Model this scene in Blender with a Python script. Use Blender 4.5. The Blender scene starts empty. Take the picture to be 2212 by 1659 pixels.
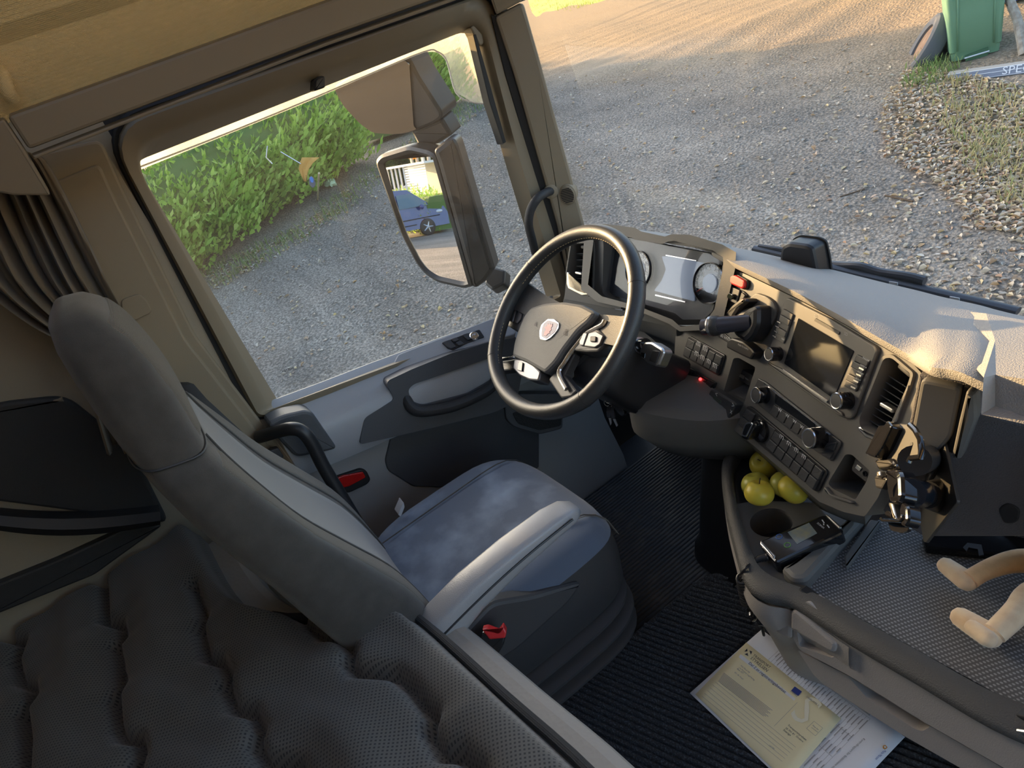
import bpy, bmesh, math, random
import numpy as np
from mathutils import Vector, Matrix
random.seed(7); rng = np.random.default_rng(7)
S = bpy.context.scene
COL = S.collection

# ------------------------------------------------------------------ camera
FPX, CX, CY = 1500.0, 1106.0, 829.5                 # focal length / principal point of the 2212x1659 frame
CAM = np.array([.63, 0., 1.5])                      # x right, y forward, z up; cab floor at z = 0
RW = np.array([[0.51629545, 0.27018784, -0.81267308],
               [0.79548444, -0.50281325, 0.33820607],
               [-0.31724362, -0.82108305, -0.47453041]])
cd = bpy.data.cameras.new('camera'); cam = bpy.data.objects.new('camera', cd); COL.objects.link(cam)
cd.sensor_width = 36; cd.lens = FPX / 2212 * 36; cd.clip_start = .01; cd.clip_end = 300
m = Matrix.Identity(4)
for i in range(3):
    m[i][0] = RW[i, 0]; m[i][1] = -RW[i, 1]; m[i][2] = -RW[i, 2]; m[i][3] = CAM[i]
cam.matrix_world = m
S.camera = cam
# ------------------------------------------------------------------ light
SUN = np.array([-.95, -.20, .20]); SUN /= np.linalg.norm(SUN)
w = bpy.data.worlds.new('sky'); S.world = w; w.use_nodes = True
nt = w.node_tree; bg = nt.nodes['Background']
sk = nt.nodes.new('ShaderNodeTexSky'); sk.sky_type = 'NISHITA'; sk.sun_disc = False
sk.sun_elevation = math.radians(22); sk.sun_rotation = math.atan2(SUN[0], SUN[1])
sk.air_density = 1.0; sk.dust_density = 2.5; sk.ozone_density = 1.0
nt.links.new(sk.outputs[0], bg.inputs[0]); bg.inputs[1].default_value = .42
sl = bpy.data.lights.new('sun', 'SUN'); sl.energy = 11.0; sl.color = (1, .64, .30); sl.angle = math.radians(.6)
so = bpy.data.objects.new('sun', sl); COL.objects.link(so)
so.rotation_euler = Vector(SUN).to_track_quat('Z', 'Y').to_euler(); so.location = (-20, 2, 12)
S.view_settings.view_transform = 'Standard'; S.view_settings.look = 'None'
S.view_settings.gamma = 1; S.view_settings.use_curve_mapping = False
S.view_settings.exposure = 0.35
S.cycles.max_bounces = 7; S.cycles.diffuse_bounces = 5; S.cycles.glossy_bounces = 3; S.cycles.transparent_max_bounces = 10; S.cycles.use_adaptive_sampling = True; S.cycles.adaptive_threshold = .03

# ------------------------------------------------------------------ helpers
def nrm(v): v = np.asarray(v, float); return v / np.linalg.norm(v)
def ray(px, py): return RW @ np.array([px - CX, py - CY, FPX])
def at(px, py, ax, val):
    r = ray(px, py); i = 'xyz'.index(ax); return CAM + r * ((val - CAM[i]) / r[i])
def dep(px, py, t): return CAM + ray(px, py) / FPX * t
def crop(x0, y0, k): return lambda *L: [(x0 + k * x, y0 + k * y) for x, y in L]
c1 = crop(1000, 460, .27125); c2 = crop(1400, 500, .27125); c3 = crop(1612, 800, .27125); c4 = crop(1480, 1150, .33092)
c5 = crop(550, 650, .27125); c6 = crop(0, 600, .40687); d1 = crop(0, 0, .31646); d2 = crop(600, 0, .31646)
d4 = crop(780, 280, .22604); d8 = crop(1500, 600, .32188); e1 = crop(1480, 1350, .18083); e2 = crop(1780, 1400, .15614)
e3 = crop(1100, 600, .1085); e4 = crop(1540, 560, .09042); e5 = crop(2000, 640, .217); e7 = crop(1980, 1000, .25319); e8 = crop(1230, 820, .18083)
def terr(x, y):
    r = math.hypot(x, y - .5); s = min(max((y + 6) / 8, 0), 1); s = s * s * (3 - 2 * s)
    return -1.45 + .14 * min(max(r - 4, 0), 8.5) * s
def onground(px, py):
    r = ray(px, py) / FPX; t = .5
    for st_p in (.5, .05, .005):
        for k in range(400):
            p = CAM + r * t
            if p[2] <= terr(p[0], p[1]): break
            t += st_p
        t -= st_p
    return p
class PL:
    """a plane in the cab: origin o, normal n, in-plane x axis"""
    def __init__(s, o, n, xd=(1, 0, 0)):
        s.o = np.asarray(o, float); s.n = nrm(n); x = np.asarray(xd, float); x = x - s.n * np.dot(x, s.n)
        s.x = nrm(x); s.y = np.cross(s.n, s.x)
    def w(s, px, py, d=0):
        r = ray(px, py); o = s.o + s.n * d
        return CAM + r * (np.dot(o - CAM, s.n) / np.dot(r, s.n))
    def l(s, px, py, d=0):
        p = s.w(px, py, d) - s.o; return np.array([np.dot(p, s.x), np.dot(p, s.y)])
    def L(s, pts, d=0): return [s.l(px, py, d) for px, py in pts]
    def g(s, a, b, d=0): return s.o + s.x * a + s.y * b + s.n * d
    def off(s, d): return PL(s.o + s.n * d, s.n, s.x)
def rnd(pts, r, seg=4):
    pts = [np.asarray(p, float) for p in pts]; out = []; n = len(pts)
    for i, p in enumerate(pts):
        ri = r[i] if isinstance(r, (list, tuple)) else r
        a, b = pts[i - 1] - p, pts[(i + 1) % n] - p; la, lb = np.linalg.norm(a), np.linalg.norm(b)
        q = min(ri, .45 * la, .45 * lb)
        if q < 1e-5: out += [p] * (seg + 1 if r else 1); continue
        A, B = p + a / la * q, p + b / lb * q
        for k in range(seg + 1):
            t = k / seg; out.append(A * (1 - t) ** 2 + p * 2 * t * (1 - t) + B * t * t)
    return out
def area(p): return .5 * sum(p[i - 1][0] * p[i][1] - p[i][0] * p[i - 1][1] for i in range(len(p)))
def inset(p, d):
    n = len(p); o = []
    for i in range(n):
        a, b, c = np.asarray(p[i - 1]), np.asarray(p[i]), np.asarray(p[(i + 1) % n])
        e = b - a; f = c - b
        n1 = np.array([-e[1], e[0]]); n2 = np.array([-f[1], f[0]])
        l1, l2 = np.linalg.norm(n1), np.linalg.norm(n2)
        v = (n1 / l1 if l1 > 1e-9 else 0) + (n2 / l2 if l2 > 1e-9 else 0); lv = np.linalg.norm(v)
        o.append(b + v / lv * d if lv > 1e-9 else b)
    return o
def cat(pts, n=6, closed=False):
    P = [np.asarray(p, float) for p in pts]; N = len(P); out = []
    for i in range(N if closed else N - 1):
        g = (lambda k: P[k % N]) if closed else (lambda k: P[min(max(k, 0), N - 1)])
        a, b, c, d = g(i - 1), g(i), g(i + 1), g(i + 2)
        for k in range(n):
            t = k / n; out.append(.5 * (2 * b + (c - a) * t + (2 * a - 5 * b + 4 * c - d) * t * t + (3 * b - a - 3 * c + d) * t ** 3))
    if not closed: out.append(P[-1])
    return out
class MB:
    def __init__(s): s.V = []; s.F = []; s.flat = False; s.organic = False
    def add(s, V, F):
        b = len(s.V); s.V += [np.asarray(v, float) for v in V]; s.F += [tuple(i + b for i in f) for f in F]; return s
    def ext(s, pl, pts, d0, d1, r=0, bev=0, seg=4, local=False, cap0=True):
        p = pts if local else pl.L(pts); s.flat = True
        if r: p = rnd(p, r, seg)
        if area(p) < 0: p = p[::-1]
        n = len(p); rings = [[pl.g(a, b, d0) for a, b in p]]
        if bev:
            rings.append([pl.g(a, b, d1 - bev) for a, b in p]); q = inset(p, bev * .3); rings.append([pl.g(a, b, d1 - bev * .3) for a, b in q])
            q = inset(p, bev); rings.append([pl.g(a, b, d1) for a, b in q])
        else: rings.append([pl.g(a, b, d1) for a, b in p])
        F = []
        for k in range(len(rings) - 1):
            for i in range(n): j = (i + 1) % n; F.append((k * n + i, k * n + j, k * n + n + j, k * n + n + i))
        F.append(tuple((len(rings) - 1) * n + i for i in range(n)))
        if cap0: F.append(tuple(range(n))[::-1])
        return s.add([v for R in rings for v in R], F)
    def plate(s, pl, outer, holes, d, depth, hdepth=None, r=.004, hr=.006, local=False):
        """flat plate with real holes: front face, outer walls, hole walls"""
        bm = bmesh.new(); loops = []
        for k, L in enumerate([outer] + holes):
            q = rnd([np.asarray(t) for t in L] if local else pl.L(L), r if k == 0 else hr, 4)
            if area(q) < 0: q = q[::-1]
            c = []
            for t in q:
                if not c or np.linalg.norm(t - c[-1]) > 1e-4: c.append(t)
            if np.linalg.norm(c[0] - c[-1]) < 1e-4: c.pop()
            loops.append(c)
        E = []
        for c in loops:
            vs = [bm.verts.new((a, b, 0)) for a, b in c]
            for i in range(len(vs)): E.append(bm.edges.new((vs[i - 1], vs[i])))
        bmesh.ops.triangle_fill(bm, use_beauty=True, use_dissolve=False, edges=E, normal=(0, 0, 1))
        bm.verts.index_update()
        s.add([pl.g(v.co.x, v.co.y, d) for v in bm.verts], [tuple(v.index for v in f.verts) for f in bm.faces]); bm.free()
        for k, c in enumerate(loops):
            n = len(c); dd = d - (depth if k == 0 else (hdepth or depth)); sg = 1 if k == 0 else -1
            F = [(i, n + i, n + (i + 1) % n, (i + 1) % n)[::sg] for i in range(n)]
            s.add([pl.g(a, b, d) for a, b in c] + [pl.g(a, b, dd) for a, b in c], F)
        return s
    def loft(s, rings, closed=True, cap=True):
        n = len(rings[0]); F = []; s.organic = True
        for k in range(len(rings) - 1):
            for i in range(n if closed else n - 1): j = (i + 1) % n; F.append((k * n + i, k * n + j, k * n + n + j, k * n + n + i))
        if cap and closed: F += [tuple(range(n))[::-1], tuple((len(rings) - 1) * n + i for i in range(n))]
        return s.add([v for R in rings for v in R], F)
    def tube(s, pts, r, seg=10, closed=False, flat=1.0, up=(0, 0, 1), cap=True):
        P = [np.asarray(p, float) for p in pts]; N = len(P); rings = []; u = None
        for i in range(N):
            t = nrm(P[(i + 1) % N if closed else min(i + 1, N - 1)] - P[(i - 1) if closed else max(i - 1, 0)])
            if u is None:
                u = np.cross(t, up)
                if np.linalg.norm(u) < 1e-3: u = np.cross(t, (1, 0, 0))
            u = nrm(u - t * np.dot(u, t)); v = np.cross(t, u); ri = r[i] if hasattr(r, '__len__') else r
            rings.append([P[i] + ri * (u * math.cos(a) + v * flat * math.sin(a)) for a in [2 * math.pi * k / seg for k in range(seg)]])
        if closed: rings.append(rings[0]); return s.loft(rings, cap=False)
        return s.loft(rings, cap=cap)
    def lathe(s, o, ax, prof, seg=24, cap=True):
        ax = nrm(ax); u = nrm(np.cross(ax, (0.31, .95, .12))); v = np.cross(ax, u); o = np.asarray(o, float)
        return s.loft([[o + ax * h + r * (u * math.cos(a) + v * math.sin(a)) for a in [2 * math.pi * k / seg for k in range(seg)]] for r, h in prof], cap=cap)
    def box(s, c, size, ax=None, bev=0.0):
        A = np.eye(3) if ax is None else np.array(ax, float)
        pl = PL(np.asarray(c, float), A[2], A[0]); a, b, h = [q / 2 for q in size]
        return s.ext(pl, [(-a, -b), (a, -b), (a, b), (-a, b)], -h, h, r=bev * 1.5, bev=bev, local=True, seg=2)
    def ball(s, c, r, ax=None, seg=16, rings=10):
        A = np.eye(3) if ax is None else np.array(ax, float); r = np.asarray(r, float) * np.ones(3); R = []
        for k in range(rings + 1):
            th = math.pi * (k + .001 if k == 0 else k - .001 if k == rings else k) / rings
            R.append([np.asarray(c) + sum(A[q] * r[q] * w_ for q, w_ in enumerate((math.sin(th) * math.cos(a), math.sin(th) * math.sin(a), -math.cos(th)))) for a in [2 * math.pi * i / seg for i in range(seg)]])
        return s.loft(R)
    def grid(s, rows, thick=None):
        n = len(rows[0]); F = [(k * n + i, k * n + i + 1, k * n + n + i + 1, k * n + n + i) for k in range(len(rows) - 1) for i in range(n - 1)]
        return s.add([v for R in rows for v in R], F)
WL = {}
def mesh(name, mb, mat_, off, ang=35, smooth=True):
    me = bpy.data.meshes.new(name); V = np.array(mb.V) - off
    me.from_pydata(V.tolist(), [], [list(f) for f in mb.F]); me.validate()
    bm = bmesh.new(); bm.from_mesh(me); bmesh.ops.remove_doubles(bm, verts=bm.verts, dist=1e-6)
    bmesh.ops.recalc_face_normals(bm, faces=bm.faces); bm.to_mesh(me); bm.free()
    if mb.flat and not mb.organic: ang = min(ang, 18)
    if smooth:
        me.polygons.foreach_set('use_smooth', [True] * len(me.polygons)); me.set_sharp_from_angle(angle=math.radians(ang))
    me.materials.append(mat_); return me
def tag(o, label=None, cat_=None, group=None, kind=None):
    if label: o['label'] = label
    if cat_: o['category'] = cat_
    if group: o['group'] = group
    if kind: o['kind'] = kind
    return o
def obj(name, mb, mat_, parent=None, label=None, cat_=None, group=None, kind=None, ang=35, smooth=True, sub=0, solid=0):
    if parent is not None: off = WL[parent.name]
    else:
        V = np.array(mb.V); a, b = V.min(0), V.max(0); off = np.array([(a[0] + b[0]) / 2, (a[1] + b[1]) / 2, a[2]])
    o = bpy.data.objects.new(name, mesh(name, mb, mat_, off, ang, smooth)); COL.objects.link(o)
    if parent is not None: o.parent = parent
    else: o.location = off
    WL[o.name] = off
    if solid:
        md = o.modifiers.new('thickness', 'SOLIDIFY'); md.thickness = solid; md.offset = 0
    if sub:
        md = o.modifiers.new('smooth', 'SUBSURF'); md.levels = md.render_levels = sub
    return tag(o, label, cat_, group, kind)
def thing(name, label, cat_, loc, group=None, kind=None):
    o = bpy.data.objects.new(name, None); COL.objects.link(o); o.location = [float(q) for q in loc]; o.empty_display_size = .05
    WL[o.name] = np.asarray(loc, float); return tag(o, label, cat_, group, kind)
TEXTS = []
def text(s, pl, p0, p1, mat_, parent, d=.0006, hs=1.0, name='lettering', mirror=False):
    """flat print on plane pl: baseline from pixel p0 to pixel p1"""
    a, b = pl.w(*p0, d), pl.w(*p1, d); text3(s, a, b, pl.n, mat_, parent, hs, name, mirror)
def text3(s, a, b, n, mat_, parent, hs=1.0, name='lettering', mirror=False):
    TEXTS.append((s, np.asarray(a), np.asarray(b), np.asarray(n), mat_, parent, hs, name, mirror))
def flush_text():
    tmp = []
    for t in TEXTS:
        cu = bpy.data.curves.new('t', 'FONT'); cu.body = t[0]; cu.resolution_u = 2; o = bpy.data.objects.new('t', cu); COL.objects.link(o); tmp.append(o)
    dg = bpy.context.evaluated_depsgraph_get()
    for o, (s, a, b, n, mt, par, hs, name, mir) in zip(tmp, TEXTS):
        me0 = o.evaluated_get(dg).to_mesh(); V = np.array([v.co[:] for v in me0.vertices]); F = [tuple(p.vertices) for p in me0.polygons]
        if not len(V): continue
        x0, x1 = V[:, 0].min(), V[:, 0].max(); L = np.linalg.norm(b - a); k = L / (x1 - x0); xd = (b - a) / L; yd = np.cross(n, xd)
        if mir: yd = -yd
        mb = MB(); mb.add([a + xd * (v[0] - x0) * k + yd * v[1] * k * hs for v in V], F)
        obj(name, mb, mt, par, smooth=False)
    for o in tmp: cu = o.data; bpy.data.objects.remove(o); bpy.data.curves.remove(cu)

# ------------------------------------------------------------------ materials
def mat(name, col, rough=.6, metal=0, spec=.5, var=None, bump=None, col2=None, coat=0, emit=None, sheen=0, stretch=None, vthr=(.35, .7)):
    m = bpy.data.materials.new(name); m.use_nodes = True; t = m.node_tree; N = t.nodes; K = t.links; b = N['Principled BSDF']
    c = tuple(col) + (1,)
    b.inputs['Base Color'].default_value = c; b.inputs['Roughness'].default_value = rough; b.inputs['Metallic'].default_value = metal
    b.inputs['Specular IOR Level'].default_value = spec; b.inputs['Coat Weight'].default_value = coat; b.inputs['Sheen Weight'].default_value = sheen
    if emit: b.inputs['Emission Color'].default_value = tuple(emit[:3]) + (1,); b.inputs['Emission Strength'].default_value = emit[3]
    co = None
    if var or bump:
        tc = N.new('ShaderNodeTexCoord'); co = tc.outputs['Object']
        if stretch:
            mp = N.new('ShaderNodeMapping'); mp.inputs['Scale'].default_value = stretch; K.new(co, mp.inputs[0]); co = mp.outputs[0]
    if var:
        n = N.new('ShaderNodeTexNoise'); n.inputs['Scale'].default_value = var; n.inputs['Detail'].default_value = 6; K.new(co, n.inputs['Vector'])
        r = N.new('ShaderNodeValToRGB'); r.color_ramp.elements[0].position, r.color_ramp.elements[1].position = vthr
        r.color_ramp.elements[0].color = c; r.color_ramp.elements[1].color = tuple(col2 or [q * .7 for q in col]) + (1,)
        K.new(n.outputs[0], r.inputs[0]); K.new(r.outputs[0], b.inputs['Base Color'])
    if bump:
        kind, sc, st = bump
        if kind == 'noise': n = N.new('ShaderNodeTexNoise'); n.inputs['Detail'].default_value = 3; n.inputs['Scale'].default_value = sc; o = n.outputs[0]; K.new(co, n.inputs['Vector'])
        elif kind == 'cell': n = N.new('ShaderNodeTexVoronoi'); n.inputs['Scale'].default_value = sc; o = n.outputs['Distance']; K.new(co, n.inputs['Vector'])
        elif kind == 'weave':
            o = None
            for bd in ('X', 'Y', 'Z'):
                wv = N.new('ShaderNodeTexWave'); wv.bands_direction = bd; wv.inputs['Scale'].default_value = sc; wv.inputs['Distortion'].default_value = .6; K.new(co, wv.inputs['Vector'])
                if o is None: o = wv.outputs['Fac']
                else:
                    ad = N.new('ShaderNodeMath'); ad.operation = 'ADD'; K.new(o, ad.inputs[0]); K.new(wv.outputs['Fac'], ad.inputs[1]); o = ad.outputs[0]
        bp = N.new('ShaderNodeBump'); bp.inputs['Strength'].default_value = st; bp.inputs['Distance'].default_value = .001 if sc > 40 else .01
        K.new(o, bp.inputs['Height']); K.new(bp.outputs[0], b.inputs['Normal'])
    return m
def glassmat(name, tint=(1, 1, 1), dirt=.02, dcol=(.75, .7, .62), refl=1.0, dscale=3.0):
    m = bpy.data.materials.new(name); m.use_nodes = True; t = m.node_tree; N = t.nodes; K = t.links; N.remove(N['Principled BSDF'])
    out = N['Material Output']; tr = N.new('ShaderNodeBsdfTransparent'); tr.inputs[0].default_value = tuple(tint) + (1,)
    gl = N.new('ShaderNodeBsdfGlossy'); gl.inputs['Roughness'].default_value = .02
    fr = N.new('ShaderNodeLayerWeight'); fr.inputs[0].default_value = .5
    pw = N.new('ShaderNodeMath'); pw.operation = 'POWER'; pw.inputs[1].default_value = 5; K.new(fr.outputs['Facing'], pw.inputs[0])
    mu = N.new('ShaderNodeMath'); mu.operation = 'MULTIPLY_ADD'; mu.inputs[1].default_value = .8 * refl; mu.inputs[2].default_value = .03 * refl; K.new(pw.outputs[0], mu.inputs[0])
    mx = N.new('ShaderNodeMixShader'); K.new(mu.outputs[0], mx.inputs[0]); K.new(tr.outputs[0], mx.inputs[1]); K.new(gl.outputs[0], mx.inputs[2])
    if dirt:
        df = N.new('ShaderNodeBsdfTranslucent'); df.inputs[0].default_value = tuple(dcol) + (1,)
        nz = N.new('ShaderNodeTexNoise'); nz.inputs['Scale'].default_value = dscale; nz.inputs['Detail'].default_value = 8
        tc = N.new('ShaderNodeTexCoord'); K.new(tc.outputs['Object'], nz.inputs['Vector'])
        mr = N.new('ShaderNodeMapRange'); mr.inputs[1].default_value = .35; mr.inputs[2].default_value = .8; mr.inputs[3].default_value = dirt * .4; mr.inputs[4].default_value = dirt * 2.2
        K.new(nz.outputs[0], mr.inputs[0]); m2 = N.new('ShaderNodeMixShader'); K.new(mr.outputs[0], m2.inputs[0]); K.new(mx.outputs[0], m2.inputs[1]); K.new(df.outputs[0], m2.inputs[2]); mx = m2
    K.new(mx.outputs[0], out.inputs[0]); return m
M = {}
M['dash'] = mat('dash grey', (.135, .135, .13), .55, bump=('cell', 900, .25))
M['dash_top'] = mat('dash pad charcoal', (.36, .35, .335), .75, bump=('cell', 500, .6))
M['panel'] = mat('console panel grey', (.128, .125, .117), .5, bump=('noise', 1500, .08))
M['black'] = mat('black plastic', (.022, .022, .024), .4)
M['black_soft'] = mat('black grained plastic', (.04, .04, .042), .55, bump=('cell', 700, .4))
M['gloss'] = mat('gloss black', (.012, .012, .014), .12, coat=.5)
M['button'] = mat('button grey', (.055, .057, .062), .45)
M['print'] = mat('pale print', (.62, .64, .66), .6)
M['print_dim'] = mat('dim print', (.3, .31, .32), .6)
M['chrome'] = mat('satin chrome', (.78, .78, .8), .22, 1)
M['alu'] = mat('matt aluminium', (.6, .6, .6), .35, 1)
M['leather'] = mat('black leather', (.05, .05, .05), .38, bump=('cell', 650, .25))
M['door_dark'] = mat('door dark trim', (.075, .078, .085), .5, bump=('cell', 600, .3))
M['door_sill'] = mat('door upper trim', (.37, .385, .405), .28, bump=('cell', 600, .25))
M['door_grey'] = mat('door grey trim', (.27, .275, .275), .6, bump=('noise', 1200, .1))
M['pillar'] = mat('pillar trim', (.30, .245, .165), .6, bump=('noise', 900, .35), var=3, col2=(.26, .21, .145))
M['pillar_fabric'] = mat('pillar fabric', (.36, .315, .24), .85, bump=('noise', 700, .5))
M['frame'] = mat('window frame trim', (.235, .19, .125), .5, bump=('noise', 1200, .1))
M['seal'] = mat('black rubber seal', (.015, .015, .016), .6)
M['headliner'] = mat('beige headliner', (.95, .74, .38), .9, bump=('weave', 130, .7))
M['curtain'] = mat('curtain cloth', (.17, .135, .09), .85, bump=('noise', 500, .2), sheen=.2)
M['seat_fab'] = mat('seat dark fabric', (.072, .069, .064), .9, bump=('noise', 900, .5), sheen=.3, var=40, col2=(.056, .054, .051))
M['seat_weave'] = mat('seat ribbed insert', (.17, .152, .125), .85, bump=('weave', 220, .8), sheen=.2)
M['seat_blue'] = mat('worn seat cushion fabric', (.10, .135, .20), .85, var=7, col2=(.26, .34, .46), vthr=(.5, .74), bump=('noise', 900, .5), sheen=.3)
M['seat_side'] = mat('seat vinyl side', (.05, .052, .058), .5, bump=('noise', 500, .2))
M['red'] = mat('red button', (.62, .025, .03), .4)
M['reflector'] = mat('red reflector', (.5, .015, .012), .25, bump=('cell', 300, .5))
M['mattress'] = None
M['bed_vinyl'] = mat('light grey bed vinyl', (.36, .345, .31), .6, bump=('cell', 120, .5))
M['rubber_mat'] = mat('black rubber mat', (.045, .047, .05), .55, var=18, col2=(.09, .085, .075), vthr=(.5, .75), bump=('noise', 300, .3))
M['carpet'] = mat('black carpet', (.03, .032, .036), 1, var=260, col2=(.10, .115, .14), vthr=(.5, .72), bump=('noise', 500, 1))
M['console'] = mat('console brown grey', (.36, .34, .325), .55, bump=('cell', 550, .35))
M['paper'] = mat('white paper', (.93, .95, 1.0), .7)
M['paper_y'] = mat('yellow certificate paper', (.97, .87, .55), .7)
M['ink'] = mat('ink', (.06, .06, .07), .7)
M['ink2'] = mat('grey ink', (.28, .28, .3), .7)
M['ink_blue'] = mat('blue ink', (.03, .06, .3), .6)
M['water'] = mat('pale watermark', (.98, .93, .72), .7)
M['band'] = mat('pale grey band', (.88, .88, .88), .7)
M['orange'] = mat('orange mark', (.75, .36, .08), .6)
M['plush'] = mat('tan plush', (.86, .56, .28), 1, bump=('noise', 90, 1), sheen=.6, var=30, col2=(.7, .42, .2))
M['plush_pale'] = mat('pale plush foot', (.92, .72, .48), 1, bump=('noise', 90, 1), sheen=.6, var=35, col2=(.76, .54, .34))
M['apple'] = mat('yellow apple skin', (.62, .52, .06), .35, var=16, col2=(.60, .30, .05), vthr=(.52, .8))
M['apple_g'] = mat('green apple skin', (.5, .52, .08), .35, var=14, col2=(.62, .5, .09))
M['stem'] = mat('apple stem', (.1, .06, .03), .8)
M['screen_dark'] = mat('dark glossy screen', (.014, .016, .02), .07)
M['screen_lit'] = mat('pale lit display', (.16, .2, .27), .15, emit=(.42, .52, .7, .14))
M['lcd'] = mat('green grey display', (.09, .11, .09), .2)
M['satin'] = mat('satin grey', (.20, .20, .21), .35, .6)
M['led_red'] = mat('red led', (.8, .02, .02), .3, emit=(1, .03, .03, 6))
M['led_green'] = mat('green led', (.1, .7, .15), .3, emit=(.1, 1, .2, 1.5))
M['glass'] = glassmat('side window glass', (.96, .97, .96), .0035)
M['windscreen'] = glassmat('windscreen glass', (.97, .975, .97), .006, refl=.5)
M['deflector'] = glassmat('wind deflector acrylic', (.9, .86, .76), .22, (.95, .92, .82))
M['cover'] = glassmat('clear instrument cover', (.95, .96, .98), .01, (.4, .45, .5), .8)
M['mirror'] = mat('mirror glass', (.92, .92, .92), .01, 1)
M['mirror_wide'] = mat('wide angle mirror glass', (.22, .19, .15), .16, 1)  # brown stands in for the dark ground it reflects, plus dust
M['mirror_black'] = mat('mirror housing', (.034, .034, .034), .4, bump=('noise', 400, .2))
M['white_paint'] = mat('white paint', (.75, .76, .78), .35)
M['wiper'] = mat('wiper blue black', (.03, .04, .06), .4)
# ================================================================== the cab shell (setting)
def struct(name, mb, mt, parent=None, **k):
    return obj(name, mb, mt, parent, kind=None if parent is not None else 'structure', **k)
XD = -1.10
fl = MB().box((0, .15, -.03), (2.3, 2.2, .06)); struct('floor', fl, M['black_soft'], label='dark cab floor under the mats', cat_='floor')
tn = MB(); tp = PL((0, 0, .16), (0, 0, 1))
tn.ext(tp, [(-.40, -.9), (1.12, -.9), (1.12, 1.2), (-.22, 1.2), (-.30, .62), (-.40, .45)], -.16, .0, r=.03, bev=.02, local=True)
struct('trim_1', tn, M['black_soft'], label='raised tunnel in the cab floor beside the driver seat', cat_='floor trim')
# ceiling: padded profile along the cab, with the roof hatch opening in the middle
prof = [(-1.075, 1.585), (-1.055, 1.64), (-1.04, 1.70), (-1.0, 1.725), (-.985, 1.77), (-.97, 1.80), (-.93, 1.815), (-.90, 1.87), (-.82, 1.93), (-.7, 1.96), (-.5, 1.965)]
ys = [-.9 + k * .1 for k in range(21)]
ce = MB()
for s in (1, -1): ce.loft([[(s * x, y, z) for x, z in prof] for y in ys], closed=False)
cp_ = PL((0, 0, 1.965), (0, 0, -1), (1, 0, 0))
ce.box((0, -.6, 1.985), (1.02, .62, .04)); ce.box((0, .93, 1.985), (1.02, .42, .04))
for s in (-1, 1): ce.box((s * .44, .22, 1.985), (.14, 1.02, .04))
co = struct('ceiling', ce, M['headliner'], label='beige woven headliner of the cab roof', cat_='ceiling')
pg = MB().tube(cat([at(-4, 150, 'x', -1.045), at(4, 160, 'x', -1.03), at(15, 195, 'x', -1.02), at(27, 215, 'x', -1.03)]), [.010] * 6 + [.013] * 13, 12)
struct('rail_end_peg', pg, M['headliner'], co)
hg = MB().box((0, .22, 2.0), (.75, 1.0, .006)); struct('window_3', hg, M['windscreen'], label='glass roof hatch in the cab ceiling', cat_='window')
# rear and right walls
bw = MB().box((0, -.92, .95), (2.3, .04, 2.1)); struct('wall_back', bw, M['pillar_fabric'], label='beige rear wall of the cab behind the bunk', cat_='wall')
rw = MB(); rp = PL((1.12, 0, 0), (-1, 0, 0), (0, 1, 0))
rw.add([(1.12, -.9, 0), (1.12, .05, 0), (1.12, .05, 1.55), (1.12, 1.2, 1.55), (1.12, 1.2, 2), (1.12, -.9, 2), (1.12, 1.12, 0), (1.12, 1.2, 0), (1.12, 1.12, 1.55)], [(0, 1, 2, 5), (2, 3, 4, 5), (6, 7, 3, 8)])
struct('wall_right', rw, M['pillar'], label='passenger side wall of the cab with an unseen doorway opened to add daylight', cat_='wall', solid=.03)  # unseen doorway opened to brighten the lower cab
# left wall behind the door: fabric panel, storage pocket, bunk side
lw = MB().box((-1.115, -.43, .81), (.03, .98, 1.62)); wl = struct('wall_left', lw.box((-1.128, 0.0, .81), (.02, .17, 1.6)), M['pillar_fabric'], label='beige fabric side wall behind the driver door', cat_='wall')
lp = PL((-1.1, 0, 0), (1, 0, 0), (0, 1, 0))
mb = MB().ext(lp, c6((-200, 720), (0, 655), (350, 620), (700, 900), (900, 1300), (600, 1260), (0, 1180), (-200, 1160)), -.02, .012, r=.03, bev=.008)
struct('storage_pocket', mb, M['black_soft'], wl)
rows = []
for k in range(13):
    a, b = (-200 + 1050 * k / 12, 1240 + 40 * math.sin(k / 12 * 3.1)), (-200 + 1050 * k / 12, 1310 + 60 * math.sin(k / 12 * 3.1))
    p, q = at(*c6(a)[0], 'x', -1.05), at(*c6(b)[0], 'x', -1.05)
    rows.append([p + (-.04, 0, 0), p + (.0, 0, 0), (p + q) / 2 + (.012, 0, 0), q, q + (-.04, 0, 0)])
struct('pocket_rail', MB().loft(rows, closed=False), M['black'], wl)
mb = MB().ext(lp, c6((-200, 780), (0, 690), (330, 630), (345, 650), (0, 715), (-200, 805)), 0, .012, bev=.004); struct('pocket_edge', mb, M['pillar'], wl)
mb = MB().ext(lp, c6((-100, 1640), (300, 1480), (760, 1270), (860, 1300), (500, 1560), (-100, 1800)), 0, .02, r=.01, bev=.006); struct('wall_moulding', mb, M['black_soft'], wl)
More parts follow.
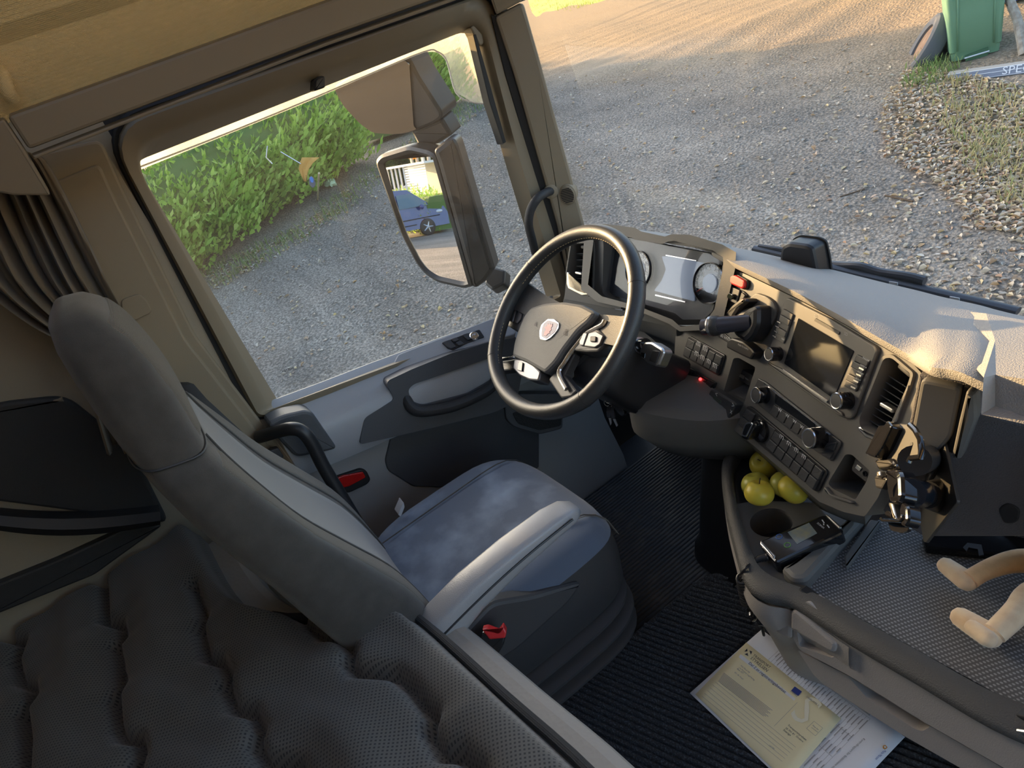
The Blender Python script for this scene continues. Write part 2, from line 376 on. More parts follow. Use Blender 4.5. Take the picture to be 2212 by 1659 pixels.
# B pillar trim
bp = PL((-1.09, 0, 0), (1, 0, 0), (0, 1, 0))
mb = MB().ext(bp, [(52, 338), (218, 300), (262, 400), (420, 720), (640, 1010), (600, 1060), (380, 860), (100, 420)], -.02, .008, r=.02, bev=.006)
t2 = struct('trim_2', mb, M['pillar'], label='grey brown pillar trim between curtain and driver door', cat_='pillar trim')
mb = MB().ext(bp, [(100, 400), (214, 352), (250, 430), (400, 730), (610, 1000), (590, 1030), (370, 830), (130, 500)], 0, .016, r=.015, bev=.006); struct('pillar_cover', mb, M['pillar'], t2)
mb = MB().ext(bp, c6((640, 110), (735, 75), (775, 110), (800, 165), (790, 180), (710, 220), (650, 190)), .01, .0215, r=.008, bev=.002); struct('coat_hook_cover', mb, M['pillar'], t2)
# roof rail above the door
rl = PL((-1.072, 0, 0), (1, 0, -.12), (0, 1, 0))
mb = MB().ext(rl, [(15, 250), (700, 4), (1020, -112), (1100, -140), (1080, -50), (940, -3), (700, 82), (62, 322)], -.03, .012, r=.008, bev=.006)
t3 = struct('trim_3', mb, M['frame'], label='dark grab rail panel between headliner and driver window', cat_='roof rail')
mb = MB().ext(rl, [(70, 334), (700, 91), (940, 6), (1080, -42), (1078, -34), (942, 14), (700, 99), (74, 342)], -.02, .016, bev=.003); struct('rail_lip', mb, M['frame'], t3)
mb = MB().ext(rl, [(-80, 310), (8, 254), (56, 326), (110, 420), (30, 420), (-80, 400)], -.03, .012, r=.006, bev=.004); struct('rail_end_panel', mb, M['frame'], t3)
# driver door -------------------------------------------------------
D = thing('door_1', 'driver door with dark trim, window frame and pull handle', 'door', (-1.1, .55, 0), kind='structure')
def ring(pts, x, r):
    q = [at(px, py, 'x', x)[1:] for px, py in pts]; return [(x, a, b) for a, b in rnd(q, r, 6)]
rr = [.075, .06, .3, .01, .0, .0, .02]
G3 = ring([(286, 352), (1016, 62), (1078, 310), (1182, 648), (1040, 708), (870, 768), (603, 870)], -1.15, [.03, .045, .3, .01, 0, 0, .01])
G2 = ring([(276, 322), (1030, 42), (1098, 300), (1204, 640), (1040, 715), (870, 775), (585, 885)], -1.105, rr)
G1 = ring([(266, 308), (1038, 20), (1106, 290), (1212, 640), (1040, 720), (870, 780), (570, 890)], -1.088, rr)
G0 = ring([(232, 284), (1054, -12), (1124, 255), (1236, 640), (1040, 750), (870, 810), (560, 900)], -1.085, [.085, .07, .3, .01, 0, 0, .02])
Gm = ring([(222, 274), (1062, -20), (1132, 250), (1242, 640), (1040, 760), (870, 820), (555, 905)], -1.1, [.09, .075, .3, .01, 0, 0, .02])
obj('window_frame', MB().loft([G3, G2, G1, G0, Gm], cap=False), M['frame'], D, ang=60)
Gs = ring([(214, 268), (1074, -28), (1146, 245), (1254, 640), (1040, 770), (870, 830), (545, 910)], -1.095, [.09, .08, .3, .01, 0, 0, .02])
Gt = ring([(206, 262), (1080, -40), (1160, 240), (1262, 640), (1040, 775), (870, 835), (540, 915)], -1.12, [.095, .08, .3, .01, 0, 0, .02])
obj('door_seal', MB().loft([Gm, Gs, Gt], cap=False), M['seal'], D)
mb = MB().ext(PL((-1.10, 0, 0), (1, 0, 0), (0, 1, 0)), d2((1330, 240), (1350, 235), (1555, 970), (1535, 985), (1440, 700)), -.03, .004, bev=.002); obj('glass_run_channel', mb, M['seal'], D)
mb = MB().ext(PL((-1.09, 0, 0), (1, 0, 0), (0, 1, 0)), d2((240, 545), (285, 520), (310, 525), (315, 600), (235, 628)), -.02, .016, r=.006, bev=.004); obj('window_latch', mb, M['black'], D)
mb = MB().ext(PL((-1.11, 0, 0), (1, 0, 0), (0, 1, 0)), d2((1300, 190), (1325, 175), (1385, 240), (1395, 300), (1365, 320), (1330, 250)), -.03, .012, r=.006, bev=.004); obj('frame_corner_cap', mb, M['frame'], D)
W2 = [at(px, py, 'x', -1.148) for px, py in [(270, 335), (1010, 50), (1075, 290), (1190, 655), (1040, 715), (870, 775), (590, 890)]]
mb = MB(); n = len(W2); mb.add([w_ + (dx, 0, 0) for dx in (0, -.005) for w_ in W2], [tuple(range(n)), tuple(range(n, 2 * n))[::-1]] + [(i, n + i, n + (i + 1) % n, (i + 1) % n) for i in range(n)])
win2 = struct('window_2', mb, M['glass'], label='driver side window with a faint maker mark in the corner', cat_='window')
gp = PL((-1.147, 0, 0), (1, 0, 0), (0, 1, 0))
text('SCANIA', gp, (635, 797), (609, 806), M['ink'], win2, d=.001, hs=1, mirror=True)
for k in range(3): text('E2 43R-00 M537', gp, (637, 806 + 5 * k), (617, 813 + 5 * k), M['ink2'], win2, d=.001, mirror=True)
# sill and lower door, lofted along the door
st = [(560, 884), (603, 868), (700, 832), (800, 793), (870, 767), (960, 734), (1040, 707), (1120, 675), (1200, 642)]
rows = []; low = []
for px, py in st:
    p = at(px, py, 'x', -1.14); z = p[2] + .010; y = p[1]
    rows.append([(-1.14 + dx, y, z + dz) for dx, dz in [(0, -.05), (0, .002), (.012, .005), (.04, -.008), (.08, -.034), (.10, -.055), (.112, -.085), (.112, -.15), (.10, -.19), (.05, -.20)]])
    low.append([(-1.14 + dx, y, zz) for dx, zz in [(.03, z - .15), (.06, z - .2), (.062, .35), (.065, .2), (.11, .06), (.11, 0)]])
obj('upper_trim', MB().loft(rows, closed=False), M['door_sill'], D)
obj('lower_trim', MB().loft(low, closed=False), M['door_grey'], D)
ap = PL((-1.024, .5, .6), (1, 0, .10), (0, 1, 0))
AO = c5((1062, 628), (1250, 540), (1560, 415), (1800, 345), (2060, 270), (2150, 420), (2080, 800), (1900, 885), (1400, 1010), (830, 1140), (870, 930), (1110, 780), (1045, 660))
PK = c5((1215, 705), (1260, 660), (1500, 580), (1800, 475), (1960, 420), (1990, 560), (1850, 650), (1700, 735), (1330, 828), (1240, 790))
obj('armrest_panel', MB().plate(ap, AO, [PK], .006, .05, .055, r=.012, hr=.016), M['door_dark'], D)
obj('pull_pocket', MB().ext(ap, PK, -.052, -.047), M['black_soft'], D)
mb = MB().tube(cat([ap.w(*p, d) for p, d in zip(c5((1200, 770), (1250, 850), (1340, 880), (1560, 845), (1760, 765), (1880, 690), (1960, 560)), (-.01, .012, .022, .026, .022, .012, -.01))]), .0155, 12, flat=1.25); obj('pull_handle', mb, M['black_soft'], D)
tp2 = PL(at(1000, 738, 'x', -1.065), (.62, 0, .78), (0, 1, 0))
mb = MB().ext(tp2, c5((1140, 432), (1400, 332), (1640, 243), (1860, 158), (2060, 90), (2080, 270), (1800, 352), (1560, 424), (1250, 552), (1075, 632), (1058, 600)), -.03, .006, r=.008, bev=.004); obj('armrest_top', mb, M['door_sill'], D)
sw = obj('switch_panel', MB().ext(tp2, c5((1490, 345), (1560, 320), (1655, 285), (1790, 240), (1830, 300), (1700, 345), (1580, 405), (1535, 390)), .004, .010, r=.004, bev=.002), M['black'], D)
for q in [((1500, 348), (1555, 328), (1605, 385), (1565, 400), (1540, 388)), ((1565, 325), (1605, 310), (1630, 332), (1590, 348)), ((1600, 352), (1640, 338), (1668, 362), (1625, 378)), ((1655, 290), (1700, 275), (1730, 320), (1700, 335))]:
    obj('window_switch', MB().ext(tp2, c5(*q), .009, .015, r=.003, bev=.0015), M['button'], sw)
mb = MB().lathe(tp2.w(*c5((1748, 285))[0], .009), tp2.n, [(.013, 0), (.013, .006), (.011, .008), (.006, .008), (.005, .004), (.001, .004)], 24); obj('mirror_knob', mb, M['chrome'], sw)
lq = PL((-1.078, .5, .4), (1, 0, 0), (0, 1, 0))
obj('door_pocket', MB().ext(lq, c5((1085, 1070), (1950, 845), (2260, 900), (2260, 1500), (1260, 1475), (1060, 1350), (1035, 1270)), -.01, .006, r=.012, bev=.004), M['door_dark'], D)
mb = MB().ext(lq, c5((560, 1440), (640, 1395), (840, 1328), (885, 1345), (918, 1415), (890, 1452), (740, 1522), (600, 1500)), -.01, .010, r=.008, bev=.004); rf = obj('reflector_recess', mb, M['seal'], D)
obj('red_reflector', MB().ext(lq, c5((575, 1425), (700, 1375), (850, 1348), (872, 1392), (740, 1462), (620, 1490)), .008, .014, r=.003, bev=.002), M['reflector'], rf, label='bright red safety reflector')
sq = PL(at(1140, 905, 'x', -1.04), (.9, -.35, .2), (.35, .9, 0))
sp = obj('speaker_housing', MB().ext(sq, [(1088, 868), (1120, 850), (1215, 850), (1215, 925), (1165, 938), (1110, 922), (1092, 905)], -.03, .006, r=.012, bev=.004), M['door_dark'], D)
obj('speaker_grille', MB().ext(sq, [(1105, 890), (1210, 870), (1212, 918), (1165, 928), (1118, 914)], .004, .009, r=.01, bev=.002), mat('speaker mesh', (.02, .02, .02), .7, bump=('cell', 220, 1)), sp)
bq = PL((-1.014, .1, .7), (1, 0, .05), (0, 1, 0))
t4 = struct('trim_4', MB().ext(bq, c5((95, 970), (230, 905), (400, 868), (460, 885), (660, 1175), (560, 1200), (330, 1245), (190, 1100)), -.06, .006, r=.015, bev=.008), M['door_dark'], label='black moulded corner at the rear of the door sill', cat_='door trim')
# A pillar, windscreen, front panel
aq = PL((-1.075, 1.02, 1.2), (.86, -.5, 0), (0.5, .86, 0))
mb = MB().ext(aq, [(1069, 36), (1130, 4), (1166, 130), (1212, 300), (1264, 490), (1296, 620), (1240, 680), (1204, 490), (1178, 398), (1110, 160)], -.05, .006, r=.012, bev=.008)
t5 = struct('trim_5', mb, M['pillar'], label='grey brown windscreen pillar trim with round tweeter', cat_='pillar trim')
obj('pillar_cap', MB().ext(aq, [(1040, -60), (1110, -60), (1128, 2), (1072, 32)], -.05, .008, r=.006, bev=.005), M['pillar'], t5)
obj('pillar_seal', MB().ext(aq, [(1060, 30), (1072, 36), (1181, 398), (1207, 490), (1245, 680), (1225, 690), (1192, 500), (1160, 400), (1090, 160)], -.05, -.004, bev=.003), M['seal'], t5)
tq = PL(aq.w(1226, 421, .012), aq.n + np.array([.0, -.5, 0]), (0, 0, 1))
mb = MB()
for R_, d0, d1 in ((.030, -.03, .0), (.0265, -.03, .005)):
    mb.ext(tq, [(R_ * math.cos(a), R_ * math.sin(a) * .8) for a in np.linspace(0, 6.283, 29)[:-1]], d0, d1, bev=.003, local=True)
tw = obj('tweeter', mb, M['pillar'], t5)
mb = MB()
for k in range(9): yy = -.019 + .0047 * k; hw = math.sqrt(max(.0235 ** 2 - yy * yy, 0)); mb.ext(tq, [(yy - .0014, -hw * .8), (yy + .0014, -hw * .8), (yy + .0014, hw * .8), (yy - .0014, hw * .8)], .004, .0056, local=True)
obj('tweeter_slots', mb, M['black'], tw)
gh = obj('grab_handle', MB().tube(cat([aq.w(*p, d) for p, d in [((1192, 412), -.002), ((1178, 417), .03), ((1160, 430), .052), ((1146, 455), .058), ((1142, 485), .056), ((1150, 520), .03), ((1156, 545), -.004)]]), .0125, 12), M['black_soft'], t5)
obj('mount', MB().lathe(aq.w(1190, 413), aq.n, [(.02, -.004), (.02, .008), (.014, .012)], 20), M['pillar'], gh)
ws = MB(); V = []
for x in (-1.12, -.9, -.5, 0, .5, .9, 1.12):
    b = .05 * (1 - (x / 1.12) ** 2); V.append([(x, 1.12 + b, .70), (x, 1.1 + b, 1.1), (x, 1.06 + b, 1.66)])
ws.loft(V, closed=False); struct('window_1', ws, M['windscreen'], label='large windscreen above the dashboard', cat_='window', solid=.006, ang=80)
hd = MB().box((0, 1.06, 1.82), (2.3, .2, .36)); struct('trim_6', hd, M['headliner'], label='beige header panel above the windscreen', cat_='header')
fw = MB().box((0, 1.24, .28), (2.3, .05, .60)); struct('wall_front', fw, M['black_soft'], label='dark firewall below the dashboard', cat_='wall')
# ================================================================== driver seat
SX = -.60
st_ = thing('driver_seat', 'dark fabric driver seat with tall integrated headrest and worn blue cushion', 'seat', (SX, .25, 0))
# cushion: superellipse plan, crowned top
def cushion_rings():
    R = []
    y0, y1 = .06, .548
    for k, (z, gr, cr) in enumerate([(.30, -.012, 0), (.33, .0, 0), (.40, .006, 0), (.455, .004, 0), (.482, -.006, 0), (.497, -.022, .4), (.506, -.05, .8), (.510, -.11, 1), (.512, -.18, 1)]):
        ring_ = []
        for i in range(48):
            a = 2 * math.pi * i / 48; c, s = math.cos(a), math.sin(a); e = .5
            hx, hy = .243 + gr, (y1 - y0) / 2 + gr
            x = hx * math.copysign(abs(c) ** e, c); y = hy * math.copysign(abs(s) ** e, s)
            x *= 1 - .05 * (y / hy + 1) / 2 * 0
            yy = (y0 + y1) / 2 + y; zz = z
            if y > .1: zz -= (y - .1) ** 2 * 1.0
            zz += .012 * (abs(x) / .24) ** 3 * (1 if z > .45 else 0)
            ring_.append((SX + x, yy, zz))
        R.append(ring_)
    return R
CR = cushion_rings()
cu = obj('seat_cushion', MB().loft(CR[3:]), M['seat_blue'], st_, ang=80)
obj('cushion_side', MB().loft(CR[:4], cap=False), M['seat_side'], st_, ang=80)
def toppt(x, y, d=.003):
    z = .512 + .012 * (abs(x - SX) / .24) ** 3 - (max(y - .304 - .1, 0)) ** 2
    return np.array([x, y, z + d - .0])
for s in (-1, 1):
    L = [toppt(SX + s * (.150 + .03 * (y - .1)), y, .0012) for y in np.linspace(.10, .46, 16)]
    L += [toppt(SX + s * .164, .49, -.004), toppt(SX + s * .166, .515, -.018), toppt(SX + s * .168, .535, -.04), toppt(SX + s * .168, .55, -.09)]
    obj('seam', MB().tube(L, .0016, 6), M['seat_fab'], cu)
    if s > 0:
        L2 = [p + (.007, 0, .0) for p in L]; obj('stitching', MB().tube(L2, .0010, 5), M['seat_weave'], cu)
# backrest: stations up the spine (y_front, y_back, z, half width, wing)
def back_ring(yf, yb, z, hw, wing, tilt, n=40, e=.55):
    out = []; yc = (yf + yb) / 2; hd = (yf - yb) / 2
    for i in range(n):
        a = 2 * math.pi * i / n; c, s = math.cos(a), math.sin(a)
        x = hw * math.copysign(abs(c) ** e, c); y = hd * math.copysign(abs(s) ** e, s)
        if s > 0: y += wing * (abs(x) / hw) ** 2.2 - wing * .55
        out.append((SX + x, yc + y, z + tilt * y))
    return out
BS = [(.115, -.04, .50, .215, .00), (.125, -.06, .545, .238, .03), (.118, -.075, .62, .246, .05), (.098, -.09, .70, .248, .055), (.055, -.105, .79, .246, .055), (.012, -.125, .88, .243, .05),
      (-.018, -.145, .97, .236, .04), (-.040, -.155, 1.04, .222, .025), (-.052, -.160, 1.085, .204, .012)]
HS = [(-.052, -.160, 1.087, .203, .01), (-.050, -.163, 1.12, .192, .006), (-.048, -.164, 1.17, .178, .006), (-.052, -.163, 1.22, .164, .006), (-.060, -.160, 1.265, .147, .004), (-.075, -.152, 1.298, .122, 0), (-.090, -.138, 1.314, .085, 0), (-.102, -.125, 1.319, .03, 0)]
br = obj('backrest', MB().loft([back_ring(*b, -.25) for b in BS]), M['seat_fab'], st_, ang=80)
hr = obj('headrest', MB().loft([back_ring(*b, -.2) for b in HS]), M['seat_fab'], st_, ang=80)
obj('seam', MB().tube([np.array(p) * (1, 1, 1) for p in back_ring(-.050, -.162, 1.086, .2045, .012, -.22)], .002, 5, closed=True), M['seat_side'], br)
# front panels of the backrest (sewn inserts follow the front surface)
def front(bs, u, d=.004, til=-.25):
    yf, yb, z, hw, wg = bs; x = hw * u; hd = (yf - yb) / 2
    y = (yf + yb) / 2 + hd * (1 - abs(u) ** 4) ** .35 + wg * abs(u) ** 2.2 - wg * .55 + d
    return np.array([SX + x, y, z + til * (y - (yf + yb) / 2)])
def dense(B, k=4):
    return [tuple(p) for p in cat([np.array(b) for b in B], k)]
BD, HD = dense(BS), dense(HS)
def edged(B, us, d, til): return [[front(b, u, -.006 if j in (0, len(B) - 1) or i in (0, len(us) - 1) else d, til) for i, u in enumerate(us)] for j, b in enumerate(B)]
obj('center_insert', MB().loft(edged(BD[3:], np.linspace(-.57, .57, 15), .0035, -.25), closed=False), mat('seat centre cloth', (.16, .165, .165), .85, bump=('noise', 900, .5), sheen=.3), br, ang=80)
for s in (-1, 1):
    rows = edged(BD[4:-2], s * np.linspace(.59, .94, 10), .004, -.25)
    obj('bolster_insert', MB().loft(rows, closed=False), M['seat_weave'], br, ang=80)
    obj('seam', MB().tube([front(b, s * .58, .004) for b in BD[3:]], .002, 6), M['seat_fab'], br)
rows = edged(HD[1:-8], np.linspace(-.9, .9, 18), .003, -.2)
obj('headrest_insert', MB().loft(rows, closed=False), M['seat_weave'], hr, ang=80)
# armrest, bellows, base, lever, buckle
A0, A1 = np.array([-.345, .045, .585]), np.array([-.32, .425, .655])
ar = MB(); R = []
for t, wd, h, dz in [(0, .026, .05, -.03), (.03, .031, .056, -.02), (.15, .033, .052, 0), (.35, .033, .043, .012), (.6, .0325, .035, .012), (.85, .031, .028, .004), (.95, .028, .022, -.004), (1, .018, .012, -.012)]:
    c = A0 + (A1 - A0) * t + np.array([0, 0, dz]); rr_ = []
    for i in range(20):
        a = 2 * math.pi * i / 20; cx, sx = math.cos(a), math.sin(a); rr_.append(c + np.array([wd * math.copysign(abs(cx) ** .45, cx), 0, h * math.copysign(abs(sx) ** .55, sx) * (.55 if sx > 0 else 1)]))
    R.append(rr_)
obj('armrest', ar.loft(R), M['door_sill'], st_, ang=70)
obj('armrest_groove', MB().tube([A0 + (A1 - A0) * t + (.0335, 0, -.006 + .014 * math.sin(t * 3)) for t in np.linspace(.02, .93, 14)], .0022, 6), M['black'], st_)
rows = []
for k, (z, g) in enumerate([(.335, -.012), (.305, -.035), (.287, .018), (.280, .018), (.258, -.028), (.240, .022), (.233, .022), (.21, -.028), (.192, .018), (.185, .018), (.16, -.03), (.06, -.05), (.0, -.05)]):
    rows.append([(SX + q[0], .29 + q[1], z) for q in [((.235 + g) * math.copysign(abs(math.cos(a)) ** .5, math.cos(a)), (.235 + g) * math.copysign(abs(math.sin(a)) ** .5, math.sin(a))) for a in [2 * math.pi * i / 44 for i in range(44)]]])
obj('bellows', MB().loft(rows[:11], cap=False), M['seat_side'], st_, ang=60)
obj('pedestal', MB().loft(rows[10:]), M['black'], st_, ang=60)
sp_ = PL((SX + .262, .25, .40), (1, 0, .12), (0, 1, 0))
obj('side_cover', MB().ext(sp_, [(985, 1380), (1060, 1300), (1150, 1285), (1200, 1270), (1260, 1255), (1230, 1300), (1120, 1400), (1060, 1440), (1010, 1430)], -.03, .004, r=.02, bev=.008), M['seat_side'], st_)
mb = MB().lathe(sp_.w(957, 1373, .03), sp_.n, [(.018, -.02), (.018, .004), (.014, .008), (.004, .009)], 20); obj('adjuster_knob', mb, M['black'], st_)
bk_ = PL(at(1062, 1395, 'x', -.305), (.55, -.25, .35), (.2, 1, 0))
bu = thing('belt_buckle', 'black seat belt buckle with bright red release button beside the driver seat', 'buckle', bk_.w(1050, 1435))
obj('buckle_body', MB().ext(bk_, [(1042, 1362), (1094, 1368), (1088, 1392), (1060, 1436), (1024, 1434)], -.018, .006, r=.005, bev=.004), M['gloss'], bu)
obj('release_button', MB().ext(bk_, [(1042, 1356), (1054, 1353), (1078, 1362), (1087, 1348), (1095, 1362), (1092, 1375), (1058, 1378)], -.012, .010, r=.003, bev=.003), M['red'], bu, label='red release button')
obj('buckle_stalk', MB().tube(cat([bk_.w(1045, 1420, -.008), bk_.w(1030, 1450, -.01), bk_.w(1015, 1490, -.02)]), .012, 10, flat=.5), M['black'], bu)
mb = MB().ext(PL((SX - .235, .35, .45), (-.9, 0, .4), (0, 1, 0)), [(860, 1112), (872, 1085), (874, 1095), (866, 1116)], 0, .02, r=.004, bev=.002); obj('seat_label', mb, M['white_paint'], st_, label='small white tag on the seat edge')
# seat belt webbing with tongue, over the far shoulder
bl = thing('seat_belt', 'black seat belt strap with metal tongue at the pillar side of the driver seat', 'seat belt', at(500, 950, 'x', -.93))
rows = []
for (pa, pb, xa) in [((362, 826), (405, 826), -.99), ((372, 838), (418, 830), -.965), ((400, 868), (446, 862), -.95), ((440, 905), (487, 900), -.93), ((490, 940), (525, 935), -.91), ((520, 965), (540, 957), -.90)]:
    a, b = at(*pa, 'x', xa), at(*pb, 'x', xa - .015); rows.append([a, (a + b) / 2 + (.004, 0, 0), b])
obj('webbing', MB().loft([[np.asarray(q) for q in r_] for r_ in rows], closed=False), mat('belt webbing', (.014, .014, .015), .6, bump=('weave', 300, .5)), bl, solid=.002)
tg = PL(at(512, 950, 'x', -.9), (.6, -.2, .5), (0, 1, -.3))
obj('tongue', MB().ext(tg, [(489, 941), (505, 943), (530, 958), (528, 963), (508, 962), (494, 950)], 0, .005, r=.003, bev=.0015), M['alu'], bl, label='metal belt tongue')
obj('belt_guide', MB().ext(PL(at(590, 978, 'x', -1.04), (1, 0, .1), (0, 1, 0)), [(575, 985), (582, 970), (600, 965), (612, 985), (596, 996)], -.01, .012, r=.005, bev=.003), M['button'], bl)
gb = thing('grab_bar', 'black tubular bar curving down between the seat and the door', 'grab bar', at(800, 1180, 'x', -.88))
obj('tube', MB().tube(cat([at(px, py, 'x', x) for px, py, x in [(560, 944, -1.06), (600, 932, -1.0), (632, 926, -.96), (655, 934, -.945), (675, 960, -.94), (700, 1010, -.935), (745, 1085, -.92), (800, 1178, -.89), (812, 1215, -.885)]], 6), .0165, 14), M['black'], gb)
# ================================================================== curtain
def curtain():
    prof_ = [((-130, 318), (62, 330)), ((-140, 360), (96, 345)), ((-120, 430), (140, 420)), ((-90, 520), (190, 520)), ((-40, 610), (238, 620)), ((60, 690), (283, 700)), ((150, 740), (305, 735)), ((180, 790), (345, 780)), ((200, 860), (400, 850)), ((230, 960), (450, 960))]
    rows = []; P = [(at(*a, 'x', -1.03), at(*b, 'x', -1.03)) for a, b in prof_]
    for k, (a, b) in enumerate(P):
        sq_ = [.022, .028, .03, .03, .028, .02, .018, .024, .028, .03][k]; r_ = []
        for i in range(73):
            u = i / 72; ph = u * 2 * math.pi * 7.5 + .5 * math.sin(k * .9) + 1.2 * math.sin(u * 9 + k * .25)
            r_.append(a + (b - a) * u + np.array([sq_ * (math.sin(ph) + .35 * math.sin(2.3 * ph + k * .4)) + .03 * (1 - u), 0, .004 * math.sin(ph * 1.7)]))
        rows.append(r_)
    cols = list(zip(*rows)); fine = [cat([np.array(p) for p in c], 5) for c in cols]
    return [list(r_) for r_ in zip(*fine)]
cr = thing('curtain', 'dark brown bunk curtain gathered in folds behind the driver seat', 'curtain', (-1.02, -.2, .8))
CG = curtain(); obj('cloth', MB().grid(CG), M['curtain'], cr, ang=80, solid=.0016)
tb = PL(at(292, 705, 'x', -.985), (1, -.1, .1), (0, 1, 0))
obj('tie_band', MB().ext(tb, c6((640, 215), (690, 225), (742, 290), (728, 335), (690, 265), (630, 240)), 0, .004, r=.004, bev=.0015), M['curtain'], cr)
# ================================================================== bunk
bd = thing('bunk_base', 'light grey vinyl bunk base along the rear of the cab', 'bunk', (0, -.4, .17))
FE = cat([(-1.08, -.22), (-.80, -.20), (-.62, -.15), (-.50, -.04), (-.435, .045), (-.33, .075), (-.10, .105), (.10, .13), (.40, .14), (1.08, .14)], 4)
def bed(off, z0, z1, bev):
    p = [np.array(q) + np.array([.0, off]) for q in FE] + [np.array((1.08, -.9)), np.array((-1.08, -.9))]
    return MB().ext(PL((0, 0, 0), (0, 0, 1)), p, z0, z1, bev=bev, local=True)
obj('bed_box', bed(-.02, .16, .45, .01), M['console'], bd); obj('base_mattress', bed(.062, .45, .588, .022), M['bed_vinyl'], bd)
def mattmat():
    m = bpy.data.materials.new('dotted mesh fabric'); m.use_nodes = True; t = m.node_tree; N = t.nodes; K = t.links; b = N['Principled BSDF']; b.inputs['Roughness'].default_value = .85; b.inputs['Sheen Weight'].default_value = .25
    tc = N.new('ShaderNodeTexCoord'); mp = N.new('ShaderNodeMapping'); mp.inputs['Scale'].default_value = (165, 165, 165); mp.inputs['Rotation'].default_value = (0, 0, .5); K.new(tc.outputs['Object'], mp.inputs[0])
    o = None
    for bdir in ('X', 'Y'):
        sx = N.new('ShaderNodeSeparateXYZ'); K.new(mp.outputs[0], sx.inputs[0])
        fr = N.new('ShaderNodeMath'); fr.operation = 'PINGPONG'; fr.inputs[1].default_value = .5; K.new(sx.outputs[bdir], fr.inputs[0])
        gt = N.new('ShaderNodeMath'); gt.operation = 'GREATER_THAN'; gt.inputs[1].default_value = .26; K.new(fr.outputs[0], gt.inputs[0])
        if o is None: o = gt.outputs[0]
        else:
            mu = N.new('ShaderNodeMath'); mu.operation = 'MULTIPLY'; K.new(o, mu.inputs[0]); K.new(gt.outputs[0], mu.inputs[1]); o = mu.outputs[0]
    mx = N.new('ShaderNodeMix'); mx.data_type = 'RGBA'; mx.inputs['A'].default_value = (.115, .11, .10, 1); mx.inputs['B'].default_value = (.03, .03, .03, 1); K.new(o, mx.inputs['Factor']); K.new(mx.outputs['Result'], b.inputs['Base Color'])
    bp_ = N.new('ShaderNodeBump'); bp_.invert = True; bp_.inputs['Strength'].default_value = .5; bp_.inputs['Distance'].default_value = .001; K.new(o, bp_.inputs['Height']); K.new(bp_.outputs[0], b.inputs['Normal'])
    return m
M['mattress'] = mattmat()
mt_ = thing('mattress_topper', 'dark quilted mattress topper with dotted mesh cover on the bunk', 'mattress', (0, -.4, .585))
# stitched channels, taken where they cross the bed
def zl(*L): return [at(x * .58771, 1100 + y * .58771, 'z', .655)[:2] for x, y in L]
CH = [zl((1070, 360), (1150, 432), (1175, 455), (1235, 458), (1270, 490), (1290, 520), (1272, 555), (1300, 592), (1440, 592), (1500, 640), (1560, 720), (1585, 745), (1565, 800), (1610, 885), (1690, 890), (1760, 960), (1800, 1100)),
      zl((700, 270), (740, 380), (720, 430), (745, 530), (800, 545), (835, 600), (820, 640), (850, 725), (920, 740), (950, 800), (930, 860), (960, 920), (1080, 930), (1130, 1020), (1150, 1150)),
      zl((320, 240), (375, 265), (375, 400), (430, 410), (440, 470), (410, 490), (440, 640), (410, 690), (420, 800), (440, 830), (500, 840), (510, 900), (480, 1000), (520, 1100)),
      zl((-60, 420), (20, 400), (20, 465), (75, 480), (45, 560), (60, 620), (105, 640), (110, 690), (70, 740), (90, 860), (80, 1000))]
segs = np.array([np.concatenate([c[i], c[i + 1]]) for c in CH for i in range(len(c) - 1)])
ft = np.array([(p[0], p[1]) for p in FE]); fx, fy = ft[:, 0], ft[:, 1]
nx, ny = 300, 150; rows = []
U = np.linspace(-1.07, 1.07, nx)
for j in range(ny):
    v = j / (ny - 1); yv = -.88 + (np.interp(U, fx, fy) + .88 - .003) * v; P = np.stack([U, yv], 1)
    d = np.full(nx, 9.)
    for q in segs:
        a, b = q[:2], q[2:]; ab = b - a; t = np.clip(((P - a) @ ab) / (ab @ ab), 0, 1); d = np.minimum(d, np.linalg.norm(P - (a + t[:, None] * ab), axis=1))
    h = .655 - .034 * np.exp(-(d / .011) ** 2) + .012 * (1 - np.exp(-(d / .05) ** 2))
    ang_ = .9 * P[:, 0] + .45 * P[:, 1]
    h += .0045 * np.sin(58 * (P[:, 1] * .8 - P[:, 0] * .35) + 3 * np.sin(P[:, 0] * 7)) * np.clip((d - .012) / .06, 0, 1) + .004 * np.sin(31 * P[:, 1] + 9 * P[:, 0])
    edge = (1 - v) * (np.interp(U, fx, fy) + .88); h -= .055 * np.exp(-(edge / .012) ** 2)
    rows.append(list(np.column_stack([P, h])))
skirt = [p + np.array([0, .004, .585 - p[2]]) for p in rows[-1]]; rows.append(skirt)
obj('quilted_cover', MB().grid(rows), M['mattress'], mt_, ang=85)
obj('piping', MB().tube([(p[0], p[1] + .006, .615) for p in FE[8:]], .008, 8), mat('dark edge binding', (.035, .037, .04), .7, bump=('weave', 260, .6)), mt_)
obj('edge_band', MB().loft([[(p[0], p[1] + .004, .588), (p[0], p[1] + .010, .600), (p[0], p[1] + .006, .612)] for p in FE[8:]], closed=False), M['black_soft'], mt_)
# ================================================================== floor mats
rm = thing('rubber_mat', 'ribbed black rubber floor mat under the pedals', 'mat', (-.6, .8, .004))
mb = MB(); x0, x1, ya, yb = -1.02, -.42, .45, 1.18; n = 46; pr = []
for k in range(n):
    xx = x0 + (x1 - x0) * k / n; wdt = (x1 - x0) / n
    pr += [(xx, .006), (xx + wdt * .25, .006), (xx + wdt * .32, .013), (xx + wdt * .93, .013)]
pr.append((x1, .006))
mb.loft([[(x, y, z) for x, z in pr] for y in (ya, yb)], closed=False); obj('ribbed_panel', mb, M['rubber_mat'], rm, solid=.004)
